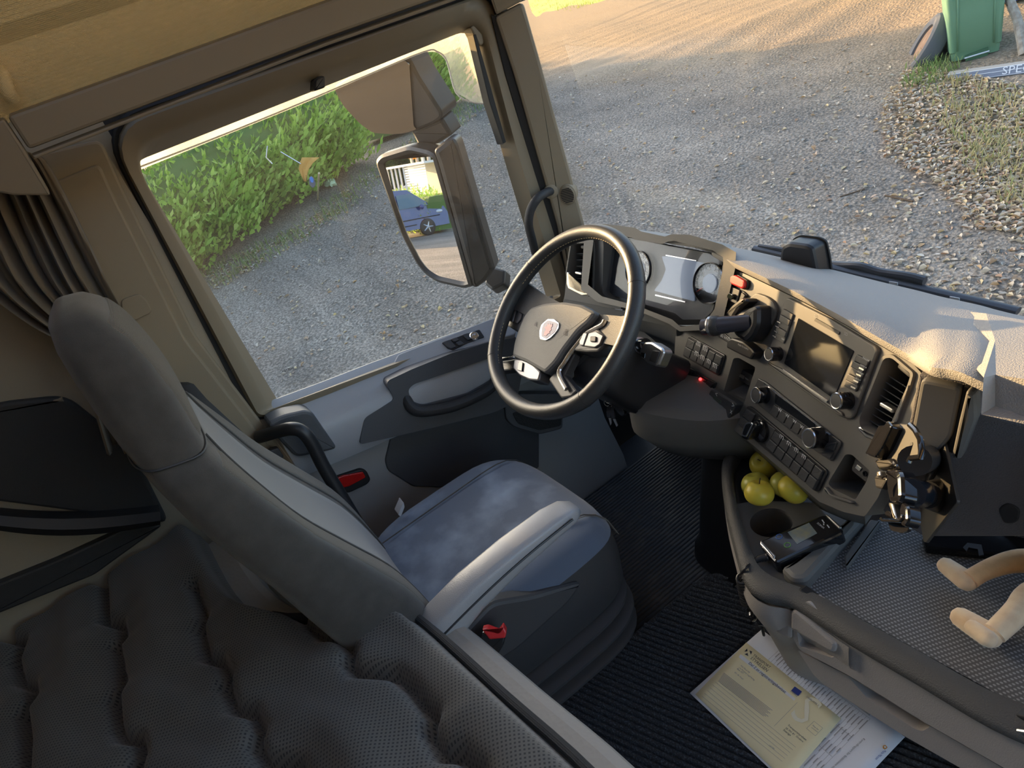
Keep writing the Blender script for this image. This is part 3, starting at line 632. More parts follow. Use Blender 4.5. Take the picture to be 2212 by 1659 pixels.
# stepped rubber flank climbing to the tunnel
pr = [(-.43, .006), (-.43, .045), (-.405, .065), (-.385, .065), (-.37, .10), (-.345, .115), (-.325, .115), (-.31, .155), (-.27, .168)]
mb = MB().loft([[(x - .10 * (t - .5) * 0 + (.10 * max(0, t - .45)), y, z) for x, z in pr] for t, y in [(t, .28 + .55 * t) for t in np.linspace(0, 1, 8)]], closed=False)
obj('step_flank', mb, mat('dusty rubber flank', (.085, .09, .095), .5, var=6, col2=(.16, .11, .07), vthr=(.52, .72), bump=('noise', 60, .4)), rm, solid=.006)
cm = thing('carpet_mat', 'black ribbed carpet mat on the tunnel under the papers', 'mat', (0, .4, .165))
CO = [at(px, py, 'z', .182)[:2] for px, py in [(1335, 1392), (1520, 1240), (1555, 1232), (1625, 1300), (1640, 1350), (1700, 1330), (2100, 1440), (2300, 1700), (1900, 1900), (1100, 1700), (1090, 1590)]]
cpl = PL((0, 0, 0), (0, 0, 1)); obj('backing', MB().ext(cpl, CO, .16, .176, r=.02, local=True), M['carpet'], cm)
# ribs clipped to the carpet outline
def inside(p, poly):
    c = False
    for i in range(len(poly)):
        a, b = poly[i - 1], poly[i]
        if (a[1] > p[1]) != (b[1] > p[1]) and p[0] < (b[0] - a[0]) * (p[1] - a[1]) / (b[1] - a[1]) + a[0]: c = not c
    return c
mb = MB(); rd = nrm(at(1640, 1420, 'z', .18) - at(1340, 1395, 'z', .18)); rd = np.array([.94, .34, 0]); rn = np.array([-rd[1], rd[0], 0])
ctr = np.mean(CO, axis=0)
for k in range(-52, 53):
    run = []
    for q in range(-50, 51):
        p = np.array([ctr[0], ctr[1], 0]) + rn * (k * .0135) + rd * (q * .018)
        ok = inside(p, CO)
        if ok: run.append(p)
        if (not ok or q == 50) and len(run) > 1:
            mb.loft([[r_ + rn * -.0055 + (0, 0, .175), r_ + rn * -.003 + (0, 0, .184 + .0014 * rng.random()), r_ + rn * .003 + (0, 0, .184 + .0014 * rng.random()), r_ + rn * .0055 + (0, 0, .175)] for r_ in run], closed=False); run = []
o = obj('pile_ribs', mb, M['carpet'], cm, ang=80); o['kind'] = 'stuff'
# ================================================================== steering wheel
WT = math.radians(39.5)
wn = np.array([0, -math.sin(WT), math.cos(WT)]); wc = at(1207, 700, 'x', -.605)
WP = PL(wc, wn, (1, 0, 0))
sw_ = thing('steering_wheel', 'worn black leather steering wheel with chrome trimmed hub', 'steering wheel', wc - wn * .06)
WRc = .2215
def rimpt(a, dr=0, d=0):
    c, s = math.cos(a), math.sin(a); r = WRc + dr
    x, y = r * c, r * s
    if s < -.55: y = -r * .55 + (y + r * .55) * .78      # flattened lower edge
    return WP.g(x, y, d)
def rimseg(a0, a1, n, r=.0172): return MB().tube([rimpt(a) for a in np.linspace(a0, a1, n)], r, 16, up=wn, flat=1.08, cap=True)
obj('rim', MB().tube([rimpt(a) for a in np.linspace(0, 2 * math.pi, 97)[:-1]], .0172, 16, closed=True, up=wn, flat=1.1), M['leather'], sw_, ang=80)
for a in (math.radians(35), math.radians(150), math.radians(215), math.radians(325)):
    obj('leather_joint', MB().tube([rimpt(a - .012), rimpt(a), rimpt(a + .012)], .0178, 16, up=wn, flat=1.1), M['leather'], sw_)
mb = MB()
for k in range(150):
    a = 2 * math.pi * k / 150
    if math.sin(a) < -.2 or math.sin(a) > .3: mb.tube([rimpt(a, -.0165, .004), rimpt(a + .022, -.0165, .004)], .0009, 4)
o = obj('stitching', mb, mat('tan stitching', (.45, .36, .2), .7), sw_); o['kind'] = 'stuff'
H = WP.off(-.035)   # hub plane lies below the rim plane
obj('column_boss', MB().lathe(WP.g(0, -.01, -.15), wn, [(.05, 0), (.062, .04), (.075, .09), (.07, .1)], 28), M['black'], sw_)
obj('spoke_left', MB().loft([[WP.g(*q, d) for q, d in r_] for r_ in [
    [((-.225, .075), -.008), ((-.225, .0), -.008), ((-.215, .0), -.022), ((-.215, .075), -.022)], [((-.15, .06), -.024), ((-.13, -.005), -.024), ((-.13, -.005), -.04), ((-.15, .06), -.04)], [((-.06, .05), -.03), ((-.06, -.02), -.03), ((-.06, -.02), -.06), ((-.06, .05), -.06)]]]), M['black_soft'], sw_)
obj('spoke_right', MB().loft([[WP.g(*q, d) for q, d in r_] for r_ in [
    [((.225, .075), -.008), ((.225, .0), -.008), ((.215, .0), -.022), ((.215, .075), -.022)], [((.15, .06), -.024), ((.13, -.005), -.024), ((.13, -.005), -.04), ((.15, .06), -.04)], [((.06, .05), -.03), ((.06, -.02), -.03), ((.06, -.02), -.06), ((.06, .05), -.06)]]]), M['black_soft'], sw_)
obj('lower_spoke', MB().ext(H, c1((210, 1180), (300, 1185), (440, 1160), (430, 1250), (300, 1265), (210, 1250)), -.018, .004, r=.006, bev=.004), M['button'], sw_)
obj('lower_spoke', MB().ext(H, c1((750, 1255), (860, 1110), (900, 1120), (815, 1290), (920, 1420), (870, 1470), (790, 1480), (690, 1330)), -.018, .004, r=.006, bev=.004), M['button'], sw_)
AB = c1((590, 775), (700, 742), (850, 730), (1000, 755), (1095, 805), (1105, 830), (1050, 900), (970, 965), (850, 1120), (790, 1215), (705, 1300), (560, 1215), (440, 1165), (455, 1060), (485, 960), (535, 840))
ab = obj('airbag_cover', MB().ext(H, AB, -.05, .022, r=.010, bev=.008), mat('airbag cover grey', (.12, .125, .128), .55, bump=('cell', 800, .4)), sw_, ang=70)
HB = H.off(.0225)
ep = e3((780, 825), (900, 825), (975, 890), (1000, 900), (1000, 985), (940, 1090), (840, 1200), (740, 1255), (620, 1225), (610, 1080), (650, 940))
em = obj('emblem', MB().ext(HB, ep, -.002, .0022, r=.004, bev=.001), M['chrome'], ab, label='round chrome badge with a red crowned griffin')
sh = e3((790, 850), (960, 900), (985, 930), (930, 1085), (750, 1225), (655, 1180), (665, 1020), (700, 920))
obj('emblem_field', MB().ext(HB, sh, .002, .0030, r=.004), mat('emblem blue grey', (.16, .15, .26), .35), em)
obj('emblem_creature', MB().ext(HB, e3((790, 920), (815, 945), (835, 915), (850, 950), (885, 925), (875, 985), (850, 1010), (865, 1045), (820, 1080), (835, 1110), (790, 1125), (760, 1165), (705, 1160), (720, 1090), (750, 1050), (725, 1000), (765, 975)), .003, .0038), mat('emblem pale red', (.72, .4, .42), .5), em)
for p, q in [((490, 945), (530, 965)), ((1065, 1125), (1130, 1150))]: text('&', HB, e3(p)[0], e3(q)[0], M['ink'], ab, d=.001)
obj('thumb_clip', MB().ext(H, c1((440, 1175), (520, 1180), (600, 1225), (655, 1280), (635, 1352), (560, 1345), (480, 1310), (430, 1255)), -.02, .014, r=.006, bev=.004), M['satin'], sw_)
obj('clip_slot', MB().ext(H, c1((488, 1200), (520, 1210), (512, 1280), (475, 1270)), .012, .0175, r=.002, bev=.001), M['gloss'], sw_)
for q, r_ in [(((590, 780), (545, 835), (505, 925), (478, 1010), (455, 1095), (425, 1140), (360, 1160), (285, 1166)), .0052), (((1130, 855), (1110, 890), (1040, 928), (980, 965), (920, 1035), (860, 1110), (810, 1190), (768, 1255), (775, 1310), (825, 1402)), .0058)]:
    obj('chrome_trim', MB().tube(cat([H.w(*p, .010) for p in c1(*q)], 4), r_, 8, flat=.8, up=wn), M['chrome'], sw_)
H2 = H.off(.006)
for pod, bts in [(((322, 820), (355, 765), (460, 752), (570, 775), (560, 790), (490, 965), (470, 970), (330, 880)), [((345, 815), (370, 775), (450, 770), (420, 880), (365, 860)), ((462, 785), (492, 815), (480, 860), (455, 890), (432, 885))]),
                 (((885, 1100), (990, 965), (1085, 925), (1155, 985), (1140, 1060), (1090, 1112), (1000, 1115)), [((950, 1040), (985, 965), (1018, 968), (985, 1070), (955, 1065)), ((1028, 968), (1085, 955), (1145, 990), (1115, 1060), (1075, 1085), (990, 1072))])]:
    p_ = obj('button_pod', MB().ext(H2, c1(*pod), -.03, .006, r=.006, bev=.004), M['button'], sw_)
    for b in bts: obj('wheel_button', MB().ext(H2, c1(*b), .004, .0105, r=.003, bev=.002), M['satin'], p_)
    cxp = np.mean(np.array(bts[-1 if pod[0][0] > 800 else 0]), axis=0); obj('scroll_key', MB().ext(H2, c1((cxp[0] - 25, cxp[1] - 22), (cxp[0] + 22, cxp[1] - 22), (cxp[0] + 18, cxp[1] + 22), (cxp[0] - 28, cxp[1] + 20)), .010, .014, r=.003, bev=.0015), M['button'], p_)
# ================================================================== column, stalks, keys
cl = thing('steering_column', 'dark steering column shroud with grey knee panel below', 'steering column', (-.56, .95, 0))
cdn = -wn
obj('shroud', MB().loft([[WP.g(x * k, y * k - .015, d) for x, y in rnd([np.array(q) for q in [(-.10, -.09), (.10, -.09), (.12, .06), (-.12, .06)]], .03, 4)] for k, d in [(.6, -.06), (.9, -.09), (1.0, -.16), (1.15, -.30)]]), M['black'], cl, ang=60)
sk_ = PL(at(1410, 760, 'y', .78), (-.15, -.8, .55), (1, 0, 0))
s1 = thing('stalk_switch', 'black and silver gear selector stalk on the right of the column', 'stalk', sk_.w(1360, 750))
obj('arm', MB().tube(cat([sk_.w(1350, 748, -.03), sk_.w(1375, 745, -.004), sk_.w(1395, 744, .004)]), .014, 14), M['gloss'], s1)
obj('collar', MB().lathe(sk_.w(1376, 748, .0), nrm(sk_.w(1395, 740) - sk_.w(1370, 750)), [(.018, -.01), (.02, 0), (.018, .014)], 18), M['alu'], s1)
obj('handle', MB().ext(sk_, c1((1440, 1085), (1480, 1030), (1540, 1030), (1620, 1080), (1635, 1110), (1590, 1215), (1570, 1230), (1500, 1200), (1445, 1150)), -.012, .012, r=.006, bev=.005), M['alu'], s1)
obj('handle_end', MB().ext(sk_, c1((1555, 1100), (1612, 1108), (1580, 1205), (1525, 1180)), .010, .0145, r=.002, bev=.001), M['button'], s1)
obj('selector_slot', MB().ext(sk_, c1((1462, 1115), (1495, 1120), (1488, 1165), (1455, 1145)), .010, .0145, r=.002, bev=.001), M['gloss'], s1)
s2 = thing('wiper_stalk', 'black stalk switch behind the left side of the steering wheel', 'stalk', at(1150, 662, 'y', .78))
obj('arm', MB().tube(cat([at(1215, 668, 'y', .86), at(1180, 664, 'y', .82), at(1145, 660, 'y', .79), at(1108, 656, 'y', .77)]), [.010] * 7 + [.0125] * 12, 12), M['black'], s2)
# knee panel and its lower column
kn = MB(); R = []
for L, d in [(((1215, 868), (1310, 845), (1360, 872), (1430, 850), (1520, 820), (1560, 870), (1620, 960), (1590, 975)), .0)]: pass
kp = [(.99, .60, [(-.80, .86), (-.62, .80), (-.52, .74), (-.36, .78), (-.26, .86)]), (.0, .52, [(-.80, .88), (-.63, .80), (-.52, .735), (-.36, .79), (-.25, .88)]), (0, .44, [(-.78, .95), (-.61, .84), (-.52, .79), (-.38, .84), (-.25, .95)]), (0, .41, [(-.76, 1.0), (-.60, .93), (-.52, .90), (-.40, .93), (-.25, 1.0)])]
obj('knee_panel', MB().loft([cat([np.array((x, y, z)) for x, y in L], 5) for _, z, L in kp], closed=False), mat('knee panel grey', (.15, .148, .143), .55, bump=('noise', 900, .15)), cl, ang=60)
obj('knee_shelf', MB().loft([cat([np.array((x, y, z)) for x, y in L], 5) for _, z, L in [(0, .60, kp[0][2]), (0, .615, [(x, y + .02) for x, y in kp[0][2]]), (0, .62, [(x, y + .14) for x, y in kp[0][2]])]], closed=False), M['dash'], cl)
bx0, bx1 = at(1500, 1060, 'z', .02), at(1420, 960, 'z', .3)
R = []
for z, k, yy in [(.44, .7, .96), (.36, .75, .95), (.2, .9, .92), (.08, 1.0, .90), (.05, 1.15, .895), (.012, 1.2, .89)]:
    R.append([(-.46 + .105 * k * math.copysign(abs(math.cos(a)) ** .7, math.cos(a)), yy + .07 * k * math.copysign(abs(math.sin(a)) ** .7, math.sin(a)), z) for a in [2 * math.pi * i / 32 for i in range(32)]])
obj('column_boot', MB().loft(R), M['black'], cl, ang=60)
pd = thing('accelerator_pedal', 'black accelerator pedal with a small white mark beside the tunnel', 'pedal', at(1550, 1030, 'z', .02))
pp = PL(at(1545, 995, 'y', .93), (-.2, -.8, .5), (1, 0, 0))
obj('pad', MB().ext(pp, [(1530, 960), (1562, 950), (1566, 1005), (1560, 1022), (1545, 1030), (1530, 1020), (1527, 990)], -.012, .004, r=.008, bev=.003), M['black'], pd)
obj('mark', MB().ext(pp, [(1556, 1014), (1563, 1014), (1562, 1022), (1555, 1019)], .004, .006), M['white_paint'], pd)
obj('lever', MB().tube([pp.w(1550, 1000, -.012), pp.w(1560, 940, -.05)], .008, 8), M['black'], pd)
ky = thing('key_bunch', 'bunch of keys with black fob hanging from the ignition', 'keys', at(1325, 920, 'y', .745))
obj('key_ring', MB().tube([at(1313, 852, 'y', .75) + .012 * np.array([math.cos(a) * .5, math.cos(a) * .8, math.sin(a) * 1.2]) + np.array([0, 0, -.012]) for a in np.linspace(0, 6.283, 25)[:-1]], .0013, 6, closed=True), M['chrome'], ky)
obj('small_ring', MB().tube([at(1311, 872, 'y', .75) + .008 * np.array([math.cos(a), math.cos(a) * .3, math.sin(a)]) for a in np.linspace(0, 6.283, 21)[:-1]], .001, 6, closed=True), M['alu'], ky)
kf = PL(at(1330, 872, 'y', .75), (.3, -.9, .3), (1, 0, 0))
obj('key_fob', MB().ext(kf, e8((480, 125), (530, 150), (660, 350), (680, 410), (650, 440), (610, 420), (510, 290), (490, 180)), -.004, .006, r=.006, bev=.003), M['gloss'], ky)
for L, tip in [(((455, 310), (490, 300), (505, 400), (495, 460), (455, 450), (445, 380)), ((470, 460), (500, 462), (505, 520), (492, 545))), (((500, 310), (530, 310), (550, 400), (548, 470), (505, 460), (495, 380)), ((520, 470), (550, 470), (580, 545), (565, 562)))]:
    obj('key_head', MB().ext(kf, e8(*L), -.002, .003, r=.005, bev=.001), M['gloss'], ky); obj('key_blade', MB().ext(kf, e8(*tip), -.001, .001), M['alu'], ky)
obj('ignition_lock', MB().lathe(at(1318, 848, 'y', .77), (0, -1, .3), [(.02, -.03), (.02, 0), (.014, .004)], 18), M['black'], ky)
# ================================================================== dashboard body
DB = thing('dashboard', 'charcoal dashboard with padded top and grey centre console face', 'dashboard', (-.2, .95, .4))
CA, CT = math.radians(17), math.radians(24)
cnh = np.array([-math.sin(CA), -math.cos(CA), 0])
CPn = cnh * math.cos(CT) + np.array([0, 0, math.sin(CT)])
CP = PL(dep(1770, 775, 1.22), CPn, (math.cos(CA), -math.sin(CA), 0))
OUT = c2((592, 262), (800, 352), (1200, 545), (1560, 740), (1900, 940), (2120, 1065)) + [(1994, 810), (1990, 860), (1972, 922), (1928, 1002), (1896, 1076), (1868, 1116), (1822, 1106), (1770, 1084), (1606, 944)] + c2((235, 1262), (195, 1180), (225, 745), (500, 775), (560, 700))
VENT = d8((1285, 540), (1335, 535), (1468, 645), (1440, 730), (1285, 1085), (1125, 1000), (1120, 950))
POCK = c3((790, 668), (840, 670), (985, 800), (955, 890), (870, 1030), (690, 945), (650, 900))
USBP = c2((680, 1010), (720, 1005), (852, 1080), (850, 1105), (760, 1380), (600, 1280))
obj('console_face', MB().plate(CP, OUT, [VENT, POCK, USBP], 0, .10, .075, r=.006, hr=.005), M['panel'], DB)
obj('pocket_floor', MB().ext(CP, USBP, -.076, -.072), M['black'], DB); obj('pocket_floor', MB().ext(CP, POCK, -.076, -.072), M['black'], DB)
# padded top: rows from the seam over the rolled edge to the windscreen
seam = c2((560, 215), (620, 248), (800, 338), (1200, 530), (1560, 722), (1900, 920), (2130, 1055)) + [(2025, 815), (2060, 822), (2090, 828), (2130, 846), (2330, 940)]
frontL = [(1560, 528), (1585, 534), (1640, 545), (1720, 564), (1800, 583), (1900, 608), (1980, 627), (2030, 640), (2080, 651), (2120, 660), (2180, 676), (2400, 726)]
rows = [[] for _ in range(7)]
for (sx_, sy_), (fx_, fy_) in zip(seam, frontL):
    a = CP.w(sx_, sy_, -.004) if sx_ < 2010 else at(sx_, sy_, 'y', {2025: .785, 2060: .78, 2090: .775, 2130: .77, 2330: .765}[sx_])
    b = at(fx_, fy_, 'y', 1.135)
    b2 = at(fx_ - 10, fy_ - 16, 'y', 1.17)
    up_ = np.array([0, 0, 1.]); fwd = b - a
    for k, q in enumerate([a, a + CPn * .012 + up_ * .004, a + CPn * .016 + up_ * .016 + fwd * .02, a + up_ * .026 + fwd * .08, a + fwd * .35 + up_ * .022, a + fwd * .7 + up_ * .012, b]): rows[k].append(q)
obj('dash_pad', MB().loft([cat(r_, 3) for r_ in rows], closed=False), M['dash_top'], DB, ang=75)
obj('windscreen_edge', MB().loft([cat([b for b in rows[-1]], 3), cat([b + np.array([0, .05, -.05]) for b in rows[-1]], 3)], closed=False), M['black'], DB)
# driver side top, behind the cluster hood, and left end of the dash
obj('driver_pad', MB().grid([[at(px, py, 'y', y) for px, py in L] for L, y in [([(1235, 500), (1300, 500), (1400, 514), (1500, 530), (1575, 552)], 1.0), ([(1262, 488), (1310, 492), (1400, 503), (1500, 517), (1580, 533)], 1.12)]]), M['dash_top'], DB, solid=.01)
# passenger side faces
PF = PL((.1, .775, .7), (.20, -.97, .10), (1, 0, 0))
obj('passenger_face', MB().ext(PF, [(1985, 812), (2026, 815), (2088, 828), (2118, 836), (2119, 893), (2260, 930), (2330, 1160), (1995, 1160), (1900, 1100), (1960, 930)], -.05, 0, bev=.004), mat('passenger dash plum grey', (.105, .10, .105), .6, bump=('cell', 500, .5)), DB)
obj('side_panel', MB().ext(PF, [(1996, 812), (2030, 818), (2084, 830), (2062, 935), (2000, 1010), (1935, 1020), (1975, 925)], 0, .012, r=.008, bev=.005), M['panel'], DB)
obj('panel_ridge', MB().ext(PF, [(2097, 831), (2117, 838), (2119, 892), (2085, 980), (2064, 975), (2080, 900)], 0, .022, r=.006, bev=.008), M['panel'], DB)
obj('panel_slot', MB().ext(PF, [(2086, 831), (2096, 833), (2078, 905), (2062, 975), (2050, 970), (2068, 910)], 0, .006), M['black'], DB)
hp = {k: at(*e5(v)[0], 'y', y) for k, v, y in [('a', (270, 140), 1.06), ('b', (400, 450), .95), ('c', (410, 620), .86), ('d', (575, 810), .735), ('e', (690, 440), .90), ('f', (690, 1090), .75), ('g', (550, 1175), .725), ('h', (1500, 470), .90), ('i', (1500, 900), .75), ('j', (1500, 1390), .735), ('k', (1500, 330), 1.06), ('l', (600, 170), 1.06), ('m', (690, 780), .76)]}
nm_ = list(hp); mb = MB().add([hp[k] for k in nm_], [tuple(nm_.index(c) for c in q) for q in ('abel', 'bcde', 'demd', 'dmfg', 'ehim', 'mijf', 'lehk', 'fgj')][:2] + [tuple(nm_.index(c) for c in q) for q in ('dme', 'dgfm', 'mihe', 'fjim', 'lehk', 'gjf')])
obj('passenger_hood', mb, M['dash_top'], DB, ang=20)
obj('tray_back', MB().ext(PL((.2, 1.0, .5), (0, -1, .1), (1, 0, 0)), [(1900, 1040), (2330, 1040), (2330, 1200), (1990, 1185)], -.02, 0), M['black'], DB)
text('24 V', PF.off(.001), (2168, 1108), (2191, 1113), M['print_dim'], DB); text('MAX 10A', PF.off(.001), (2168, 1115), (2190, 1120), M['print_dim'], DB)
mb = MB().ext(PF, [(2155, 1098), (2178, 1084), (2205, 1098), (2200, 1128), (2170, 1132)], -.004, .002, r=.015, bev=.002); obj('socket_cap', mb, M['black'], DB)
pr_ = [(1.15, .45), (.80, .46), (.765, .56), (.752, .70), (.765, .78), (.80, .815), (.90, .835), (1.02, .825), (1.14, .79)]
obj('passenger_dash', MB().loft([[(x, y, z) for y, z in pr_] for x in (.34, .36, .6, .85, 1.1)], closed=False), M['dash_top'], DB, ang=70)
obj('lower_side', MB().loft([[CP.w(*p, -.001) for p in OUT[9:17]], [CP.w(*p, -.10) + np.array([0, 0, -.02]) for p in OUT[9:17]]], closed=False), M['panel'], DB)
# ------------------------------------------------------------------ controls on the console face
def poly(name, pl, pts, d0, d1, mt, par, r=.003, bev=.0015, **k): return obj(name, MB().ext(pl, pts, d0, d1, r=r, bev=bev), mt, par, **k)
poly('hazard_button', CP, e4((500, 365), (640, 365), (870, 500), (893, 560), (875, 690), (805, 735), (540, 620), (440, 515)), 0, .006, M['black'], DB, .006)
poly('hazard_cap', CP, e4((505, 380), (640, 380), (850, 505), (870, 560), (855, 680), (800, 715), (550, 605), (455, 515)), .004, .012, M['red'], DB, .006, .004, label='red hazard light button')
g_ = poly('headlight_switch', CP, e4((350, 610), (480, 645), (760, 765), (860, 860), (720, 1140), (400, 985), (275, 930)), 0, .004, M['black'], DB)
for q in [((370, 665), (448, 685), (385, 920), (305, 890)), ((490, 645), (720, 745), (642, 1078), (408, 970)), ((760, 790), (850, 865), (715, 1110), (665, 1090))]: poly('switch_key', CP, e4(*q), .003, .008, M['button'], g_)
poly('toggle', CP, e4((490, 860), (530, 800), (630, 845), (635, 930), (590, 970), (490, 920)), .007, .016, M['gloss'], g_)
for q, gr in [(((222, 1085), (352, 1150), (312, 1365), (178, 1320)), 1), (((362, 1170), (512, 1235), (475, 1420), (325, 1370)), 0), (((522, 1265), (680, 1330), (640, 1480), (490, 1430)), 0)]:
    b_ = poly('small_button', CP, e4(*q), 0, .008, M['button'], DB)
    if gr: poly('indicator', CP, e4((230, 1165), (325, 1190), (318, 1205), (228, 1180)), .0075, .0088, M['led_green'], b_, 0, 0)
# parking brake lever
pb = thing('parking_brake_lever', 'dark hand brake lever pointing at the driver from the console', 'lever', CP.w(*c2((850, 800))[0]))
obj('surround', MB().ext(CP, c2((740, 640), (790, 560), (880, 488), (960, 515), (1020, 560), (1042, 620), (1030, 700), (905, 890), (870, 885), (700, 800)), 0, .007, r=.008, bev=.003), M['panel'], pb)
obj('cheek', MB().ext(CP, c2((725, 650), (770, 590), (850, 528), (890, 535), (900, 560), (850, 600), (790, 690), (770, 720)), .004, .034, r=.006, bev=.008), M['black'], pb)
obj('cheek', MB().ext(CP, c2((800, 800), (870, 665), (920, 610), (985, 585), (1008, 610), (1005, 740), (965, 830), (905, 885), (830, 840)), .004, .040, r=.008, bev=.010), M['black'], pb)
obj('drum', MB().tube([CP.w(*c2((770, 690))[0], .004), CP.w(*c2((900, 720))[0], .004)], .026, 20), M['panel'], pb)
ls, le = CP.w(*c2((830, 720))[0], .03), CP.w(*c2((500, 755))[0], .075)
dl = nrm(le - ls); obj('lever_arm', MB().tube([ls + dl * t for t in (0, .05, .052, .09, .105)] + [le - dl * .02], [.016, .0165, .0175, .018, .0165, .0175], 16), mat('dark blue grey lever', (.05, .05, .065), .35), pb)
obj('lever_knob', MB().lathe(le - dl * .022, dl, [(.016, 0), (.0205, .006), (.021, .016), (.0185, .026), (.012, .032), (.002, .034)], 20), M['leather'], pb)
obj('release_collar', MB().lathe(le - dl * .004, dl, [(.0205, 0), (.0214, .003), (.0205, .006)], 20), M['alu'], pb)
t_ = poly('trailer_brake_switch', CP, c2((700, 862), (740, 845), (830, 875), (905, 935), (925, 965), (890, 1020), (810, 985), (692, 925)), 0, .022, M['black'], DB, .005, .004)
text('PUSH TO SUPPLY', CP.off(.022), c2((715, 905))[0], c2((800, 948))[0], M['print'], t_, d=.0004)
text('80 km/h', CP, c2((575, 838))[0], c2((650, 872))[0], M['print'], DB, d=.004)
poly('speed_label', CP, c2((520, 780), (590, 790), (690, 870), (672, 905), (560, 835)), 0, .003, M['black'], DB)
# switch banks
def lerp(a, b, t): return (a[0] + (b[0] - a[0]) * t, a[1] + (b[1] - a[1]) * t)
def bank(parent, pl, quad, n, rows_=2, name='rocker', d0=.002, d1=.007, gap=.08, mt='button', split=.5):
    tl, tr, br_, bl_ = quad; out = []
    for k in range(n):
        a, b = (k + gap / 2) / n, (k + 1 - gap / 2) / n
        for j in range(rows_):
            v0, v1 = (j + .02) / rows_, (j + 1 - .02) / rows_
            q = [lerp(lerp(tl, tr, u), lerp(bl_, br_, u), v) for u, v in [(a, v0), (b, v0), (b, v1), (a, v1)]]
            out.append(poly(name, pl, q, d0, d1 + (.002 if j % 2 else 0), M[mt], parent, .0015, .0012))
    return out
sb = thing('switch_bank', 'upper bank of five rocker switches left of the console', 'switch bank', CP.w(*c2((450, 990))[0]))
obj('bezel', MB().ext(CP, c2((330, 838), (345, 832), (622, 985), (618, 1010), (580, 1142), (560, 1145), (290, 995), (288, 970)), 0, .004, r=.004, bev=.0015), M['black'], sb)
bank(sb, CP, c2((340, 850), (612, 1000), (570, 1130), (300, 980)), 5)
for (a, b) in [((385, 905), (412, 920)), ((435, 945), (468, 960)), ((370, 985), (398, 1000)), ((415, 1015), (445, 1032)), ((468, 1045), (495, 1060)), ((515, 1080), (545, 1095))]: text('m', CP.off(.009), c2(a)[0], c2(b)[0], M['print'], sb)
sb2 = thing('switch_bank', 'lower bank of rocker switches with a glowing red lamp', 'switch bank', CP.w(*c2((400, 1190))[0]))
obj('bezel', MB().ext(CP, c2((268, 1040), (552, 1205), (545, 1225), (492, 1342), (238, 1172), (240, 1150)), 0, .004, r=.004, bev=.0015), M['black'], sb2)
bank(sb2, CP, c2((275, 1055), (540, 1215), (485, 1325), (245, 1160)), 5, 2, mt='black')
obj('warning_lamp', MB().ball(CP.w(*c2((416, 1176))[0], .009), .0035), M['led_red'], sb2); text('m', CP.off(.009), c2((392, 1248))[0], c2((420, 1262))[0], M['print'], sb2)
ht = thing('heater_timer', 'black heater timer with small grey green display', 'timer', CP.w(*c2((630, 1370))[0]))
obj('case', MB().ext(CP, c2((560, 1255), (575, 1252), (755, 1360), (758, 1380), (705, 1485), (680, 1500), (510, 1380), (505, 1360)), 0, .020, r=.005, bev=.004), M['button'], ht)
obj('display', MB().ext(CP, c2((590, 1305), (650, 1345), (632, 1405), (572, 1365)), .0195, .021), M['lcd'], ht)
for a, b, s_ in [((532, 1310), (548, 1322), '<'), ((520, 1350), (536, 1362), 'o'), ((664, 1400), (682, 1412), '>'), ((650, 1445), (668, 1457), 'x')]: text(s_, CP.off(.020), c2(a)[0], c2(b)[0], M['print'], ht)
us = poly('usb_plate', CP.off(-.03), c2((722, 1092), (735, 1090), (832, 1150), (835, 1170), (805, 1232), (700, 1170), (695, 1155)), -.03, 0, M['black_soft'], DB, .004, .002)
poly('usb_port', CP.off(-.03), c2((735, 1130), (770, 1150), (762, 1175), (728, 1155)), -.001, .002, M['alu'], us, .001, .0005); text('MEDIA', CP.off(-.03), c2((770, 1172))[0], c2((798, 1188))[0], M['print'], us)
# infotainment
RD = thing('infotainment_unit', 'infotainment unit with dark screen and rotary knobs on the console', 'infotainment', CP.w(1770, 860))
obj('bezel', MB().ext(CP, c2((1112, 532), (1140, 530), (1480, 700), (1835, 915), (1850, 950), (1660, 1470), (1635, 1490), (1570, 1485), (1000, 1060), (960, 1000), (985, 930), (1095, 570)), 0, .006, r=.006, bev=.003), M['panel'], RD)
obj('screen', MB().ext(CP, c2((1225, 690), (1665, 950), (1505, 1330), (1110, 1050)), .005, .0075, r=.002), M['screen_dark'], RD)
obj('disc_slot', MB().ext(CP, c2((1362, 690), (1555, 800), (1545, 822), (1352, 712)), .005, .0078, r=.001), M['black'], RD)
for a, b in [((1318, 680), (1342, 694)), ((1558, 820), (1585, 835))]: text('SD', CP.off(.006), c2(a)[0], c2(b)[0], M['print_dim'], RD)
obj('name_strip', MB().ext(CP, c2((1104, 1092), (1465, 1343), (1455, 1362), (1094, 1112)), .005, .009, bev=.001), M['chrome'], RD)
text('INFOTAINMENT PREMIUM', CP.off(.009), c2((1195, 1170))[0], c2((1350, 1276))[0], M['ink'], RD, hs=1.2)
obj('lower_lip', MB().ext(CP, c2((985, 1040), (1090, 1090), (1460, 1360), (1580, 1440), (1590, 1470), (1560, 1470), (1090, 1140), (1000, 1075)), .004, .010, r=.003, bev=.002), M['panel'], RD)
L_ = c2((1108, 612), (1190, 662), (1112, 895), (1032, 848)); R_ = c2((1695, 975), (1800, 1030), (1690, 1278), (1592, 1230))
for q, mtx in ((L_, 'panel'), (R_, 'button')):
    obj('key_field', MB().ext(CP, q, .004, .0068, r=.004), M['black'], RD); ks = bank(RD, CP, q, 1, 5, 'menu_key', .006, .0095, .06, mtx)
